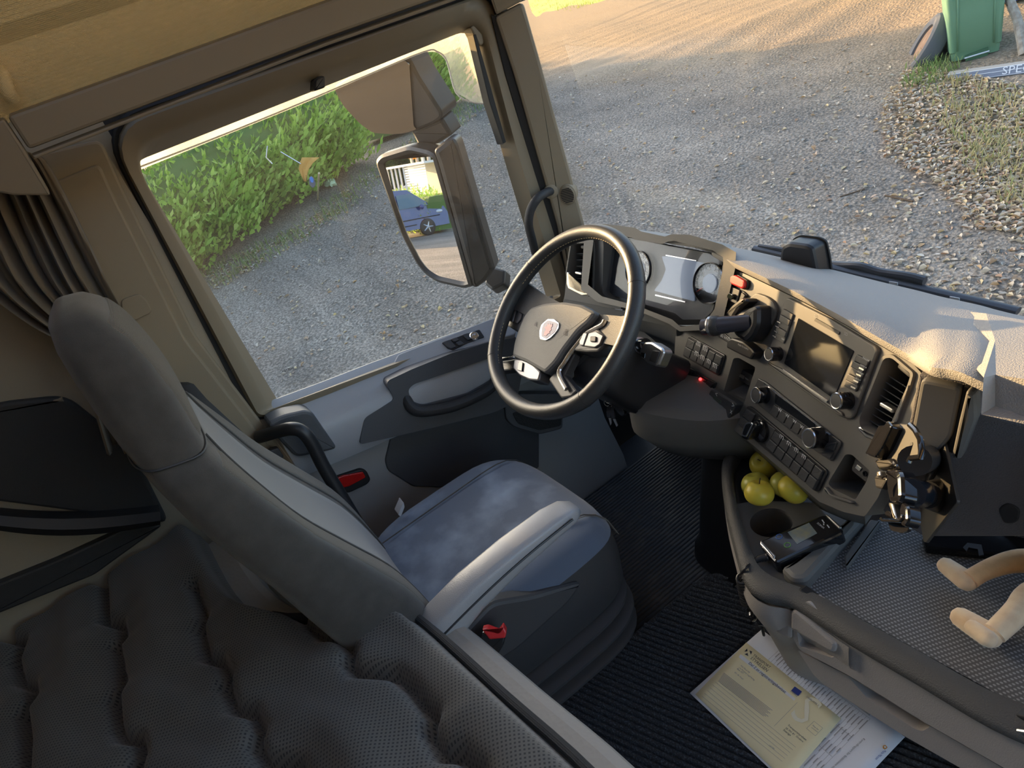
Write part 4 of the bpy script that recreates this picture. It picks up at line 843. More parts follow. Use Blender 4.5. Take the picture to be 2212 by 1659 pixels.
for s_, a, b in [('PHONE', (1708, 1010), (1760, 1040)), ('CAMERA', (1688, 1065), (1738, 1092)), ('DISPLAY', (1668, 1118), (1716, 1145)), ('SETUP', (1650, 1170), (1690, 1194)), ('NAV', (1062, 858), (1085, 872))]: text(s_, CP.off(.0125), c2(a)[0], c2(b)[0], M['print'], RD)
for k in range(4):
    a = lerp(R_[1], R_[2], .22 + .2 * k); obj('key_chrome', MB().ext(CP, [(a[0] - 12, a[1] - 2), (a[0] - 2, a[1] + 3), (a[0] - 3, a[1] + 6), (a[0] - 13, a[1] + 1)], .009, .0125), M['chrome'], RD)
    a = lerp(L_[0], L_[3], .45 + .16 * k); obj('key_chrome', MB().ext(CP, [(a[0] + 0, a[1] - 2), (a[0] + 7, a[1] + 2), (a[0] + 6, a[1] + 4), (a[0] - 1, a[1])], .009, .0125), M['chrome'], RD)
def knob(par, pl, p, r, h, d=.005, name='rotary_knob', face='button'):
    o = pl.w(*p, d)
    k = obj(name, MB().lathe(o, pl.n, [(r * 1.05, 0), (r, h * .2), (r, h * .8), (r * .93, h * .97), (r * .85, h)], 28), M['gloss'], par)
    obj('knob_ring', MB().lathe(o + pl.n * h * .93, pl.n, [(r * .97, 0), (r * .98, h * .05), (r * .9, h * .1), (r * .8, h * .09), (r * .78, 0)], 28, cap=False), M['chrome'], k)
    obj('knob_face', MB().lathe(o + pl.n * h * .9, pl.n, [(r * .8, 0), (r * .78, h * .12), (.0005, h * .14)], 28), M[face], k); return k
knob(RD, CP, c2((1045, 975))[0], .0135, .024); knob(RD, CP, c2((1600, 1345))[0], .0145, .026)
# climate panel
CC = thing('climate_panel', 'climate control panel with two rotary knobs and a dark display', 'climate control', CP.w(*c3((400, 400))[0]))
obj('bezel', MB().ext(CP, c3((105, 62), (170, 95), (690, 510), (770, 570), (765, 600), (700, 715), (680, 718), (560, 640), (60, 235), (48, 200)), 0, .004, r=.004, bev=.0015), M['button'], CC)
obj('display', MB().ext(CP, c3((250, 185), (555, 415), (570, 455), (545, 470), (520, 455), (245, 260)), .0035, .0052, r=.002), M['screen_dark'], CC)
obj('trim_line', MB().ext(CP, c3((165, 98), (695, 508), (690, 516), (160, 106)), .0035, .0062), M['chrome'], CC)
bank(CC, CP, c3((240, 268), (530, 478), (490, 560), (205, 335)), 5, 1, 'air_key', .0035, .0068, .08)
for k in range(5): a = lerp(c3((250, 320))[0], c3((485, 500))[0], k / 4); text('w', CP.off(.0068), a, (a[0] + 8, a[1] + 5), M['print'], CC)
k1 = knob(CC, CP, c3((150, 195))[0], .0165, .022, .004); text('AUTO', CP.off(.0275), c3((105, 175))[0], c3((140, 200))[0], M['print'], CC)
knob(CC, CP, c3((595, 535))[0], .0185, .026, .004)
for q in [((668, 575), (745, 570), (722, 640), (640, 615)), ((632, 640), (718, 650), (690, 705), (605, 655))]: poly('mode_key', CP, c3(*q), .0035, .0068, M['button'], CC)
obj('indicator', MB().ext(CP, c3((72, 158), (84, 160), (80, 182), (70, 178)), .0035, .006), M['led_green'], CC)
# lower switch row with light switch
LS = thing('light_switch_row', 'lower row of rocker switches with chrome rimmed light knob', 'switch row', CP.w(*c3((330, 620))[0]))
obj('bezel', MB().ext(CP, c3((20, 285), (45, 285), (120, 345), (655, 795), (655, 825), (590, 960), (565, 965), (10, 500), (-55, 420), (-50, 400)), 0, .004, r=.004, bev=.0015), M['black'], LS)
bank(LS, CP, c3((18, 298), (95, 352), (35, 490), (-45, 420)), 1, 2)
poly('light_dial', CP, c3((110, 370), (250, 470), (180, 600), (50, 500)), .003, .005, M['button'], LS)
kb = CP.w(*c3((120, 480))[0], .005)
obj('dial_base', MB().lathe(kb, CPn, [(.024, 0), (.023, .006), (.020, .008)], 24), M['gloss'], LS)
obj('dial_grip', MB().ext(CP, c3((85, 410), (125, 400), (165, 420), (160, 450), (105, 545), (80, 550), (45, 525), (48, 500)), .006, .026, r=.005, bev=.003), M['gloss'], LS)
obj('dial_rim', MB().ext(CP, c3((88, 412), (125, 402), (150, 418), (95, 530), (55, 515), (58, 490)), .0255, .028, r=.005, bev=.001), M['chrome'], LS)
obj('dial_face', MB().ext(CP, c3((95, 425), (125, 417), (138, 428), (90, 515), (68, 505), (70, 490)), .0275, .0285, r=.004), M['gloss'], LS)
bank(LS, CP, c3((252, 478), (640, 800), (565, 950), (185, 605)), 6, 2, 'rocker', .003, .008, .07)
for k in range(4): a = lerp(c3((262, 535))[0], c3((440, 690))[0], k / 3); text('m', CP.off(.0095), a, (a[0] + 8, a[1] + 6), M['print'], LS)
up_ = poly('usb_plate', CP.off(-.012), c3((868, 698), (885, 696), (1000, 800), (1000, 815), (962, 890), (945, 890), (838, 800), (836, 780)), -.05, 0, M['black_soft'], DB, .004, .002)
poly('usb_port', CP.off(-.012), c3((888, 750), (925, 778), (908, 805), (872, 775)), -.001, .002, M['alu'], up_, .001, .0005)
obj('aux_socket', MB().lathe(CP.off(-.012).w(*c3((950, 822))[0]), CPn, [(.0045, 0), (.0045, .002), (.003, .002), (.003, -.004), (.0005, -.004)], 16), M['gloss'], up_)
poly('pocket_lip', CP, c3((640, 925), (660, 930), (700, 985), (865, 1040), (875, 1055), (690, 1000), (650, 965)), -.002, .008, M['panel'], DB, .003, .003)
# ------------------------------------------------------------------ vents
def vent(name, label, pl, outline, rail, slat_ends, chrome_pts, tab, depth=.05):
    v = thing(name, label, 'air vent', pl.w(*outline[0]))
    q = pl.L(outline)
    obj('rim', MB().loft([[pl.g(*p, d) for p in rnd(inset(q if area(q) > 0 else q[::-1], i_), .006, 4)] for i_, d in [(-.006, .0), (-.005, .004), (.0, .004), (.004, -.004), (.006, -depth)]], cap=False), M['panel'], v)
    obj('duct', MB().ext(pl, outline, -depth - .002, -depth), M['black'], v)
    for a, b in slat_ends:
        A, B = pl.w(*a, -.012), pl.w(*b, -.012); t = nrm(B - A); u = np.cross(t, pl.n)
        obj('slat', MB().loft([[P + pl.n * dn + u * du for dn, du in [(0, 0), (.001, .0012), (-.02, .012), (-.021, .0105)]] for P in (A, B)]), M['button'], v)
    obj('chrome_edge', MB().ext(pl, chrome_pts, .0, .006, r=.002, bev=.002), M['chrome'], v)
    A = pl.w(*tab, -.004); obj('vane_tab', MB().box(A, (.028, .007, .012), (pl.x, pl.y, pl.n), .002), M['alu'], v)
    return v
v2 = vent('air_vent', 'tall air vent with chrome foot at the right of the console', CP, VENT, None, [(d8((1305 - 18 * k, 655 + 43 * k))[0], d8((1425 - 16 * k, 733 + 43 * k))[0]) for k in range(9)], d8((1118, 1000), (1135, 1000), (1180, 1045), (1275, 1078), (1262, 1108), (1165, 1070), (1118, 1020)), d8((1305, 870))[0])
obj('wheel_dial', MB().ext(CP, d8((1345, 575), (1395, 610), (1440, 665), (1425, 680), (1335, 605)), -.03, -.006, r=.003, bev=.003), M['button'], v2)
obj('chrome_side', MB().ext(CP, d8((1445, 740), (1458, 720), (1375, 960), (1362, 970)), .0, .006, bev=.002), M['chrome'], v2)
# ------------------------------------------------------------------ instrument cluster
KT = math.radians(26)
KP = PL(at(1455, 615, 'y', .985), (0, -math.cos(KT), math.sin(KT)), (1, 0, 0))
IC = thing('instrument_cluster', 'instrument cluster with two dials and pale screen under a dark hood', 'instrument cluster', KP.w(1470, 690))
face = c1((1110, 175), (1330, 200), (1620, 262), (1960, 325), (2035, 365), (2035, 440), (1960, 780), (1890, 850), (1720, 852), (1660, 800), (1390, 720), (1110, 640), (1050, 560), (1060, 250))
obj('back_plate', MB().ext(KP, face, -.03, -.012, r=.006), mat('cluster face blue grey', (.06, .068, .08), .5), IC)
obj('screen', MB().ext(KP, c1((1560, 345), (1600, 345), (1920, 402), (1880, 450), (1815, 560), (1820, 705), (1500, 620), (1560, 540), (1595, 450)), -.012, -.009, r=.004), M['screen_lit'], IC)
for q in [((1600, 333), (1842, 377), (1842, 384), (1600, 340)), ((1518, 650), (1755, 705), (1753, 714), (1516, 659))]: obj('screen_bar', MB().ext(KP, c1(*q), -.011, -.006), M['chrome'], IC)
for i, (c, R0, lab) in enumerate([((1420, 450), .047, ('20', '40', '60', '80', '100', '120')), ((1985, 560), .047, ('5', '10', '15', '20', '25', '30'))]):
    o = KP.w(*c1(c)[0], -.012); dl_ = obj('dial', MB().lathe(o, KP.n, [(R0, 0), (R0, .012), (R0 * .96, .014), (R0 * .94, .010), (R0 * .90, .006), (.001, .006)], 40), M['gloss'], IC)
    obj('dial_rim', MB().lathe(o + KP.n * .012, KP.n, [(R0 * 1.0, 0), (R0, .002), (R0 * .965, .003), (R0 * .955, .0005)], 40, cap=False), M['chrome'], dl_)
    obj('dial_center', MB().lathe(o + KP.n * .006, KP.n, [(R0 * .46, 0), (R0 * .44, .003), (.001, .003)], 32), M['screen_lit'], dl_)
    mb = MB()
    for k in range(25):
        a = math.radians(225 - 270 * k / 24); mb.box(o + KP.n * .0066 + (KP.x * math.cos(a) + KP.y * math.sin(a)) * R0 * .85, (.0035 if k % 4 else .006, .0008, .0006), (KP.x * math.cos(a) + KP.y * math.sin(a), KP.y * math.cos(a) - KP.x * math.sin(a), KP.n))
    obj('dial_marks', mb, M['print'], dl_)
    for k, s_ in enumerate(lab):
        a = math.radians(198 - 216 * k / 5); pc = o + KP.n * .0068 + (KP.x * math.cos(a) + KP.y * math.sin(a)) * R0 * .69; wd_ = .0034 * len(s_)
        text3(s_, pc - KP.x * wd_ - KP.y * .002, pc + KP.x * wd_ - KP.y * .002, KP.n, M['print'], dl_)
    a = math.radians(215); obj('needle', MB().tube([o + KP.n * .009 + (KP.x * math.cos(a) + KP.y * math.sin(a)) * R0 * q for q in (.5, .9)], .0009, 6), M['red'], dl_)
# hood and frame around the dials
hf = [(1285, 505), (1310, 503), (1362, 512), (1372, 518), (1430, 527), (1442, 522), (1456, 520), (1540, 541), (1562, 556), (1562, 580), (1543, 668), (1520, 700), (1470, 706), (1452, 690), (1380, 662), (1300, 640), (1270, 615), (1282, 520)]
ho = [(1268, 486), (1310, 484), (1372, 492), (1385, 500), (1436, 511), (1450, 506), (1490, 507), (1560, 528), (1590, 545), (1588, 580), (1562, 690), (1532, 712), (1468, 716), (1446, 700), (1380, 672), (1290, 652), (1255, 625), (1262, 510)]
KH = KP.off(.045)
r0 = [KP.w(*p, -.012) for p in hf]; r1 = [KH.w(*p) for p in hf]; r2 = [KH.w(*p) for p in ho]; r3 = [KP.w(*p, -.02) for p in ho]
obj('hood', MB().loft([r0, r1, r2, r3], cap=False), M['dash'], IC, ang=25)
obj('clear_cover', MB().ext(KP, face, -.002, -.001, r=.006), M['cover'], IC)
# left end: vent pod with its housing
VP_ = PL(at(1262, 570, 'y', .965), (.05, -.95, .3), (1, 0, 0))
lv = c1((872, 242), (1040, 236), (1042, 300), (1034, 620), (1005, 648), (900, 620), (842, 580), (835, 470), (862, 300))
pod = c1((855, 205), (1110, 195), (1120, 250), (1110, 640), (1180, 700), (1260, 740), (1260, 770), (1000, 735), (800, 705), (812, 640), (830, 420))
obj('vent_pod', MB().plate(VP_, pod, [lv], .0, .16, .05, r=.008), M['dash'], DB)
v1 = vent('air_vent', 'tall air vent with chrome edge left of the instrument cluster', VP_, lv, None, [(c1((905, 322 + 50 * k))[0], c1((1032, 318 + 50 * k))[0]) for k in range(6)], c1((838, 470), (852, 470), (862, 575), (920, 610), (985, 632), (1018, 622), (1005, 650), (960, 655), (850, 600), (836, 560)), c1((930, 478))[0])
obj('wheel_dial', MB().ext(VP_, c1((925, 262), (1010, 262), (1010, 290), (930, 288)), -.03, -.004, r=.003, bev=.003), M['button'], v1)
obj('pod_base', MB().loft([[VP_.w(*p, .004) for p in c1((800, 690), (1000, 725), (1260, 775), (1400, 790), (1640, 850), (1700, 890))], [VP_.w(*p, .0) for p in c1((790, 760), (1000, 800), (1260, 830), (1400, 850), (1640, 900), (1700, 960))], [VP_.w(*p, -.12) + np.array([0, 0, -.06]) for p in c1((790, 800), (1000, 840), (1260, 880), (1400, 900), (1640, 950), (1700, 1000))]], closed=False), M['dash'], DB)
# ================================================================== centre storage console with tray and drawers
TC = thing('storage_console', 'brown grey storage console with drawers and a dotted tray top', 'console', (.3, .75, .16))
ro = [(1592, 940), (1566, 985), (1563, 1030), (1572, 1100), (1588, 1170), (1606, 1235), (1625, 1268), (1660, 1288), (1718, 1302), (1831, 1375), (1980, 1462), (2142, 1557), (2300, 1625)]
ri = [(1608, 950), (1585, 990), (1582, 1030), (1593, 1095), (1613, 1160), (1633, 1213), (1660, 1240), (1700, 1258), (1760, 1281), (1850, 1332), (1990, 1409), (2150, 1497), (2300, 1545)]
Ro = [at(*p, 'z', .465) for p in ro]; Ri = [at(*p, 'z', .468) for p in ri]
out = []
for i in range(len(Ro)): out.append(nrm((Ro[i] - Ri[i]) * (1, 1, 0)))
rows = [[q + np.array([0, 0, -.035]) for q in Ri], Ri, [a * .5 + b * .5 + (0, 0, .006) for a, b in zip(Ri, Ro)], Ro, [q + o_ * .006 + (0, 0, -.010) for q, o_ in zip(Ro, out)], [q + o_ * .0 + (0, 0, -.020) for q, o_ in zip(Ro, out)]]
obj('soft_rim', MB().loft([cat(r_, 4) for r_ in rows], closed=False), mat('soft rim dark', (.075, .074, .072), .6, bump=('cell', 450, .6)), TC, ang=70)
k = 10
wall = [[q + o_ * .002 + (0, 0, -.024) for q, o_ in zip(Ro[:k], out)], [q + o_ * .010 + (0, 0, -.06) for q, o_ in zip(Ro[:k], out)], [q + o_ * -.02 + (0, 0, -.16) for q, o_ in zip(Ro[:k], out)], [q + o_ * -.05 + (0, 0, -.30) for q, o_ in zip(Ro[:k], out)]]
obj('side_wall', MB().loft([cat(r_, 4) for r_ in wall], closed=False), M['console'], TC, ang=60)
Z = PL((0, 0, .44), (0, 0, 1), (1, 0, 0))
sf = [(1600, 945), (1582, 1000), (1594, 1100), (1640, 1085), (1780, 1090), (1860, 1130), (1800, 940)]
obj('shelf_floor', MB().ext(Z, sf, -.02, -.010), M['black'], TC)
def circ(c, r, n=28): return [np.array(c) + r * np.array([math.cos(a), math.sin(a)]) for a in np.linspace(0, 2 * math.pi, n + 1)[:-1]]
h1, h2 = Z.l(1666, 1130), Z.l(1728, 1210)
cpo = Z.L([(1590, 1090), (1640, 1083), (1770, 1088), (1850, 1130), (1800, 1195), (1715, 1272), (1660, 1248), (1632, 1216), (1611, 1160)])
obj('cup_plate', MB().plate(Z, cpo, [circ(h1, .041), circ(h2, .042)], .002, .02, .07, r=.004, hr=0, local=True), M['dash'], TC)
obj('cup_floor', MB().ext(Z, circ(h1, .041), -.07, -.067, local=True), M['black'], TC); obj('cup_floor', MB().ext(Z, circ(h2, .042), -.07, -.067, local=True), M['black'], TC)
obj('divider', MB().ext(Z, [(1690, 1248), (1712, 1238), (1790, 1180), (1850, 1126), (1872, 1134), (1806, 1206), (1745, 1275), (1715, 1275)], -.01, .030, r=.01, bev=.010), M['dash'], TC)
def traymat():
    m = bpy.data.materials.new('dotted tray rubber'); m.use_nodes = True; t = m.node_tree; N = t.nodes; K = t.links; b = N['Principled BSDF']; b.inputs['Roughness'].default_value = .5
    tc = N.new('ShaderNodeTexCoord'); mp = N.new('ShaderNodeMapping'); mp.inputs['Scale'].default_value = (130, 200, 100); mp.inputs['Rotation'].default_value = (0, 0, .3); K.new(tc.outputs['Object'], mp.inputs[0])
    v = N.new('ShaderNodeTexVoronoi'); v.inputs['Randomness'].default_value = .0; v.inputs['Scale'].default_value = 1; K.new(mp.outputs[0], v.inputs['Vector'])
    r = N.new('ShaderNodeValToRGB'); r.color_ramp.elements[0].position = .2; r.color_ramp.elements[0].color = (.32, .33, .34, 1); r.color_ramp.elements[1].position = .35; r.color_ramp.elements[1].color = (.10, .103, .108, 1)
    K.new(v.outputs['Distance'], r.inputs[0]); K.new(r.outputs[0], b.inputs['Base Color'])
    bp_ = N.new('ShaderNodeBump'); bp_.inputs['Strength'].default_value = .6; bp_.inputs['Distance'].default_value = .001; bp_.invert = True; K.new(v.outputs['Distance'], bp_.inputs['Height']); K.new(bp_.outputs[0], b.inputs['Normal']); return m
obj('tray_mat', MB().ext(Z, [(1715, 1272), (1806, 1206), (1868, 1138), (1905, 1120), (2330, 1120), (2330, 1570), (2165, 1505), (1765, 1284)], -.02, .0), traymat(), TC)
obj('tray_strip', MB().ext(Z, c3((782, 1508), (800, 1480), (990, 1215), (1078, 1228), (805, 1592), (795, 1590)), 0, .010, r=.003, bev=.003), M['dash'], TC)
obj('console_right', MB().box((.52, .88, .31), (.20, .46, .29), None, .015), M['console'], TC)
DF = PL(at(1831, 1392, 'z', .435), (.02, -1, .22), (1, 0, 0))
DR = c4((712, 482), (800, 452), (1060, 668), (2000, 1228), (2150, 1292), (2400, 1330), (2400, 1720), (1600, 1262), (1072, 936), (745, 765), (705, 690))
HN = c4((728, 640), (960, 765), (1000, 775), (1000, 800), (955, 818), (745, 745))
obj('drawer_front', MB().plate(DF, DR, [HN], 0, .03, .025, r=.006), M['console'], TC)
obj('handle_recess', MB().ext(DF, HN, -.026, -.023), M['console'], TC)
obj('drawer_handle', MB().ext(DF, c4((715, 495), (745, 482), (1005, 700), (1014, 730), (1000, 768), (965, 758), (712, 612)), -.01, .012, r=.006, bev=.006), M['console'], TC)
obj('drawer_edge', MB().tube([DF.w(*p, .0) for p in c4((1065, 678), (1500, 935), (2000, 1232), (2150, 1292), (2400, 1335))], .0032, 8), M['alu'], TC)
obj('drawer_body', MB().ext(DF, c4((430, 350), (720, 400), (1060, 640), (2000, 1190), (2400, 1290), (2400, 1330), (2000, 1250), (1060, 690), (720, 500), (700, 560), (450, 450)), -.03, -.012, bev=.003), M['black'], TC)
LO = c4((735, 770), (1072, 940), (1600, 1266), (2400, 1725), (2400, 1900), (1800, 1540), (1440, 1335), (900, 990), (835, 925))
SL = c4((1062, 940), (1190, 1015), (1560, 1235), (1600, 1268), (1550, 1298), (1500, 1285), (1190, 1085))
DL = DF.off(-.012)
obj('lower_drawer', MB().plate(DL, LO, [SL], 0, .05, .03, r=.004), M['console'], TC); obj('slot_back', MB().ext(DL, SL, -.032, -.028), M['console'], TC)
obj('corner_block', MB().ext(DF, c4((415, 335), (520, 372), (695, 462), (702, 500), (700, 690), (665, 690), (490, 575), (425, 430)), -.06, .004, r=.006, bev=.006), M['console'], TC)
# ================================================================== apples
def apple(px, py, z, r, mt, label, tilt, stem=True):
    c = at(px, py, 'z', z); ax = nrm(tilt); a = thing('apple', label, 'apple', c - (0, 0, r * .92), 'apples on the console shelf'); pr = []
    for k in range(17):
        th = math.pi * k / 16; rr_ = r * (math.sin(th) * (1 + .06 * math.cos(th))); h = -r * math.cos(th) * .92
        dip = .30 * r * math.exp(-(rr_ / (r * .32)) ** 2); pr.append((max(rr_, .0004), h + (dip if k < 8 else -dip * 1.0)))
    obj('flesh', MB().lathe(c, ax, pr, 28), mt, a, ang=80)
    if stem: obj('stem', MB().tube(cat([c + ax * r * .5, c + ax * r * .85, c + ax * r * 1.12 + np.array([.003, -.002, 0])]), .0013, 6), M['stem'], a)
apple(1650, 1002, .462, .0315, M['apple'], 'yellow apple furthest back on the shelf, under the switch row', (.1, -.5, .8))
apple(1632, 1047, .458, .030, M['apple_g'], 'greenish apple mostly hidden behind the front left apple', (-.3, .2, .9), False)
apple(1640, 1064, .506, .0290, M['apple'], 'yellow apple with red blush and visible stem, front left of the pile', (-.1, .35, .85))
apple(1695, 1046, .460, .030, M['apple_g'], 'green yellow apple tucked behind the front right apple', (.2, .4, .8), False)
apple(1714, 1056, .505, .0300, M['apple'], 'yellow apple with orange blush, front right of the pile', (.3, .5, .6), False)
# ================================================================== wired remote control with coiled cord and holder
RP = PL(at(1735, 1165, 'z', .482), (-.05, -.12, 1), (1, .2, 0))
rc = thing('remote_control', 'black wired remote control lying across the cup holders', 'remote control', RP.w(1700, 1190, -.02))
obj('body', MB().ext(RP, c3((112, 1352), (600, 1150), (650, 1148), (768, 1262), (760, 1290), (255, 1530), (225, 1528), (112, 1400)), -.028, 0, r=.008, bev=.005), M['gloss'], rc)
obj('end_strip', MB().ext(RP, c3((115, 1352), (235, 1475), (222, 1505), (110, 1385)), -.008, .0015, r=.002, bev=.002), M['alu'], rc); obj('end_strip', MB().ext(RP, c3((630, 1150), (645, 1150), (762, 1250), (745, 1262)), -.008, .0015, r=.002, bev=.001), M['alu'], rc)
obj('screen', MB().ext(RP, c3((330, 1290), (500, 1215), (565, 1298), (405, 1385)), -.001, .0006), mat('small colour display', (.05, .08, .11), .10, emit=(.5, .6, .6, .04), var=40, col2=(.16, .14, .07)), rc)
text('SCANIA', RP.off(.0008), c3((560, 1218))[0], c3((615, 1262))[0], M['white_paint'], rc)
for c, mt_n in (((262, 1325), 'blue'), ((328, 1392), 'green')):
    o = RP.w(*c3(c)[0], .0); obj('round_key', MB().lathe(o, RP.n, [(.0062, 0), (.0062, .0008), (.0054, .0008), (.0054, 0)], 20, cap=False), mat('key ring ' + mt_n, (.05, .15, .5) if mt_n == 'blue' else (.15, .4, .06), .3), rc)
for a, b in [((600, 1192), (625, 1215)), ((612, 1222), (622, 1232)), ((640, 1232), (665, 1253))]: obj('status_lamp', MB().ext(RP, c3(a, (a[0] + 8, a[1] - 2), b, (b[0] - 8, b[1] + 2)), 0, .0006), M['print'], rc)
obj('cable_boot', MB().tube(cat([RP.w(*c3((175, 1485))[0], -.012), RP.w(*c3((110, 1500))[0], -.012), RP.w(*c3((60, 1522))[0], -.012)]), [.008, .0085, .0075, .008, .0072, .0075, .0068, .007, .006, .0062, .0055, .005, .0045], 12), M['black'], rc)
cb = [RP.w(*c3((60, 1522))[0], -.012), at(1612, 1226, 'z', .475), at(1600, 1240, 'z', .455)]
path = cat(cb, 6); top, bot = np.asarray(cb[-1]) + (0, 0, -.008), at(1612, 1300, 'z', .36)
for k in range(90):
    u = k / 89; a = k * 2 * math.pi / 10; path.append(top + (bot - top) * u + .0095 * np.array([math.cos(a), math.sin(a) * .9, math.sin(a) * .35]))
path += cat([path[-1], at(1622, 1318, 'z', .33), at(1640, 1335, 'z', .30), at(1650, 1372, 'z', .26), at(1646, 1345, 'z', .22)], 5)
obj('coiled_cord', MB().tube(path, .0028, 8), M['black'], rc)
hk = thing('cord_hook', 'black plastic cord hook on the console corner', 'hook', at(1640, 1350, 'z', .3))
hp_ = PL(at(1630, 1310, 'z', .35), (-.55, -.6, .35), (1, -.4, 0))
obj('ring', MB().tube([hp_.g(.022 * math.cos(a), .027 * math.sin(a), 0) for a in np.linspace(0, 6.283, 29)[:-1]], .0045, 10, closed=True), M['gloss'], hk)
obj('bracket', MB().ext(hp_, c4((455, 400), (510, 425), (525, 470), (500, 560), (485, 612), (470, 590), (490, 500)), -.02, .002, r=.004, bev=.002), M['gloss'], hk)
# ================================================================== phone mounts on the plate
PQ = PL(dep(2040, 1050, .97), (-.78, -.58, .24), (.6, -.8, 0))
mp_ = thing('mount_plate', 'tall black metal mounting plate bolted to the dashboard', 'mount plate', PQ.w(1998, 1172))
MPm = mat('satin black metal', (.05, .048, .044), .38, spec=.6)
obj('plate', MB().ext(PQ, c3((1405, 600), (1528, 438), (1545, 445), (1676, 1035), (1670, 1060), (1430, 1370), (1410, 1365), (1330, 900)), -.004, 0, r=.003, bev=.001), MPm, mp_)
TB_ = PL(PQ.w(*c3((1540, 440))[0]), (-.2, -.95, .35), (1, 0, 0))
obj('top_bracket', MB().ext(TB_, c3((1545, 425), (1580, 408), (1800, 470), (1832, 512), (1725, 690), (1690, 700), (1600, 680)), -.004, .0, r=.004, bev=.0015), M['gloss'], mp_)
obj('bracket_edge', MB().tube([TB_.w(*p, .001) for p in c3((1540, 455), (1550, 425), (1580, 408), (1700, 440), (1800, 470), (1832, 512))], .003, 8), MPm, mp_)
obj('bracket_bolt', MB().lathe(TB_.w(*c3((1640, 530))[0]), TB_.n, [(.009, 0), (.009, .004), (.006, .005), (.006, .009), (.0005, .010)], 8), M['gloss'], mp_)
obj('wing_nut', MB().ext(TB_, c3((1650, 740), (1720, 720), (1755, 755), (1740, 790), (1690, 795)), -.03, -.02, r=.004, bev=.002), M['alu'], mp_)
obj('wing_nut', MB().ext(TB_, c3((1690, 690), (1740, 680), (1782, 715), (1700, 712)), -.03, -.024, r=.002, bev=.001), M['alu'], mp_)
p1_ = thing('phone_holder', 'upper phone cradle with curved side wings on the mounting plate', 'phone holder', dep(1950, 1040, .93))
HA = PL(dep(1945, 990, .93), (-.62, -.62, .48), (.7, -.7, 0))
obj('cradle_back', MB().ext(HA, c3((1215, 425), (1305, 432), (1370, 500), (1398, 590), (1398, 690), (1300, 690), (1240, 720), (1200, 830), (1130, 800), (1040, 690), (1120, 520)), -.004, .002, r=.005, bev=.0015), MPm, p1_)
obj('side_wing', MB().ext(HA, c3((1040, 690), (1150, 462), (1200, 460), (1222, 420), (1262, 470), (1180, 640), (1120, 720)), .0, .018, r=.004, bev=.003), M['gloss'], p1_)
obj('wing_rim', MB().tube([HA.w(*p, .006) for p in c3((1305, 435), (1350, 480), (1388, 550), (1397, 640), (1390, 690), (1310, 700), (1295, 730))], .004, 8), M['gloss'], p1_)
for q in ((1318, 592), (1272, 668)): obj('cradle_hole', MB().lathe(HA.w(*c3(q)[0], .0018), HA.n, [(.0035, 0), (.0035, .0008), (.0003, .0008)], 14), M['black'], p1_)
obj('swivel', MB().tube([PQ.w(*c3((1470, 690))[0], .0), HA.w(*c3((1340, 720))[0], -.004)], .020, 18), M['black'], p1_)
obj('swivel_base', MB().ext(PQ, c3((1395, 760), (1460, 570), (1490, 570), (1550, 760), (1480, 890), (1380, 890)), 0, .006, r=.004, bev=.002), M['black'], p1_)
obj('base_screw', MB().lathe(PQ.w(*c3((1465, 682))[0], .006), PQ.n, [(.0045, 0), (.0045, .002), (.0005, .003)], 12), M['alu'], p1_)
p2_ = thing('phone_holder', 'lower spring clamp phone holder with glossy jaws on the mounting plate', 'phone holder', dep(1935, 1130, .90))
HB_ = PL(dep(1938, 1075, .90), (-.70, -.60, .38), (.65, -.75, 0))
obj('clamp_body', MB().ext(HB_, c3((1155, 800), (1185, 792), (1255, 800), (1275, 850), (1282, 1010), (1260, 1060), (1180, 1060), (1160, 950)), -.012, .008, r=.006, bev=.006), M['gloss'], p2_)
obj('upper_jaw', MB().ext(HB_, c3((1045, 720), (1080, 700), (1180, 702), (1215, 745), (1222, 795), (1195, 790), (1165, 790), (1080, 800), (1058, 780)), -.010, .004, r=.006, bev=.004), M['gloss'], p2_)
obj('jaw_pad', MB().ext(HB_, c3((1060, 735), (1090, 718), (1170, 720), (1200, 755), (1160, 778), (1085, 785)), .003, .006, r=.005, bev=.002), MPm, p2_)
obj('side_lever', MB().ext(HB_, c3((1040, 860), (1070, 815), (1120, 840), (1145, 870), (1100, 950), (1050, 940)), -.014, .004, r=.003, bev=.003), M['black'], p2_)
obj('spring_cap', MB().ext(HB_, c3((1095, 820), (1122, 812), (1125, 850), (1100, 866)), .002, .010, r=.002, bev=.002), M['alu'], p2_)
obj('lower_rail', MB().ext(HB_, c3((1170, 1060), (1200, 1065), (1230, 1190), (1205, 1190)), -.004, .006, r=.002, bev=.002), M['alu'], p2_)
obj('lower_arm', MB().ext(HB_, c3((1260, 1050), (1305, 1090), (1310, 1200), (1280, 1250), (1250, 1240), (1240, 1120)), -.012, .004, r=.006, bev=.004), M['gloss'], p2_)
obj('lower_jaw', MB().loft([[HB_.w(*p, d) for d in (-.012, .006)] for p in c3((1066, 1172), (1080, 1195), (1150, 1198), (1215, 1205), (1245, 1180), (1240, 1150))], closed=False), M['gloss'], p2_, solid=.003)
obj('lower_jaw_side', MB().ext(HB_, c3((1072, 1195), (1215, 1206), (1240, 1230), (1230, 1265), (1180, 1285), (1100, 1265)), -.012, -.008, r=.005, bev=.001), M['gloss'], p2_)
obj('lower_pin', MB().tube([HB_.w(*c3((1130, 1140))[0]), HB_.w(*c3((1180, 1160))[0])], .004, 8), M['gloss'], p2_)
obj('ball_joint', MB().tube([HB_.w(*c3((1300, 980))[0], -.006), HB_.w(*c3((1310, 975))[0], -.010), PQ.w(*c3((1400, 985))[0], .03)], .019, 18), mat('blue black gloss', (.015, .02, .03), .1), p2_)
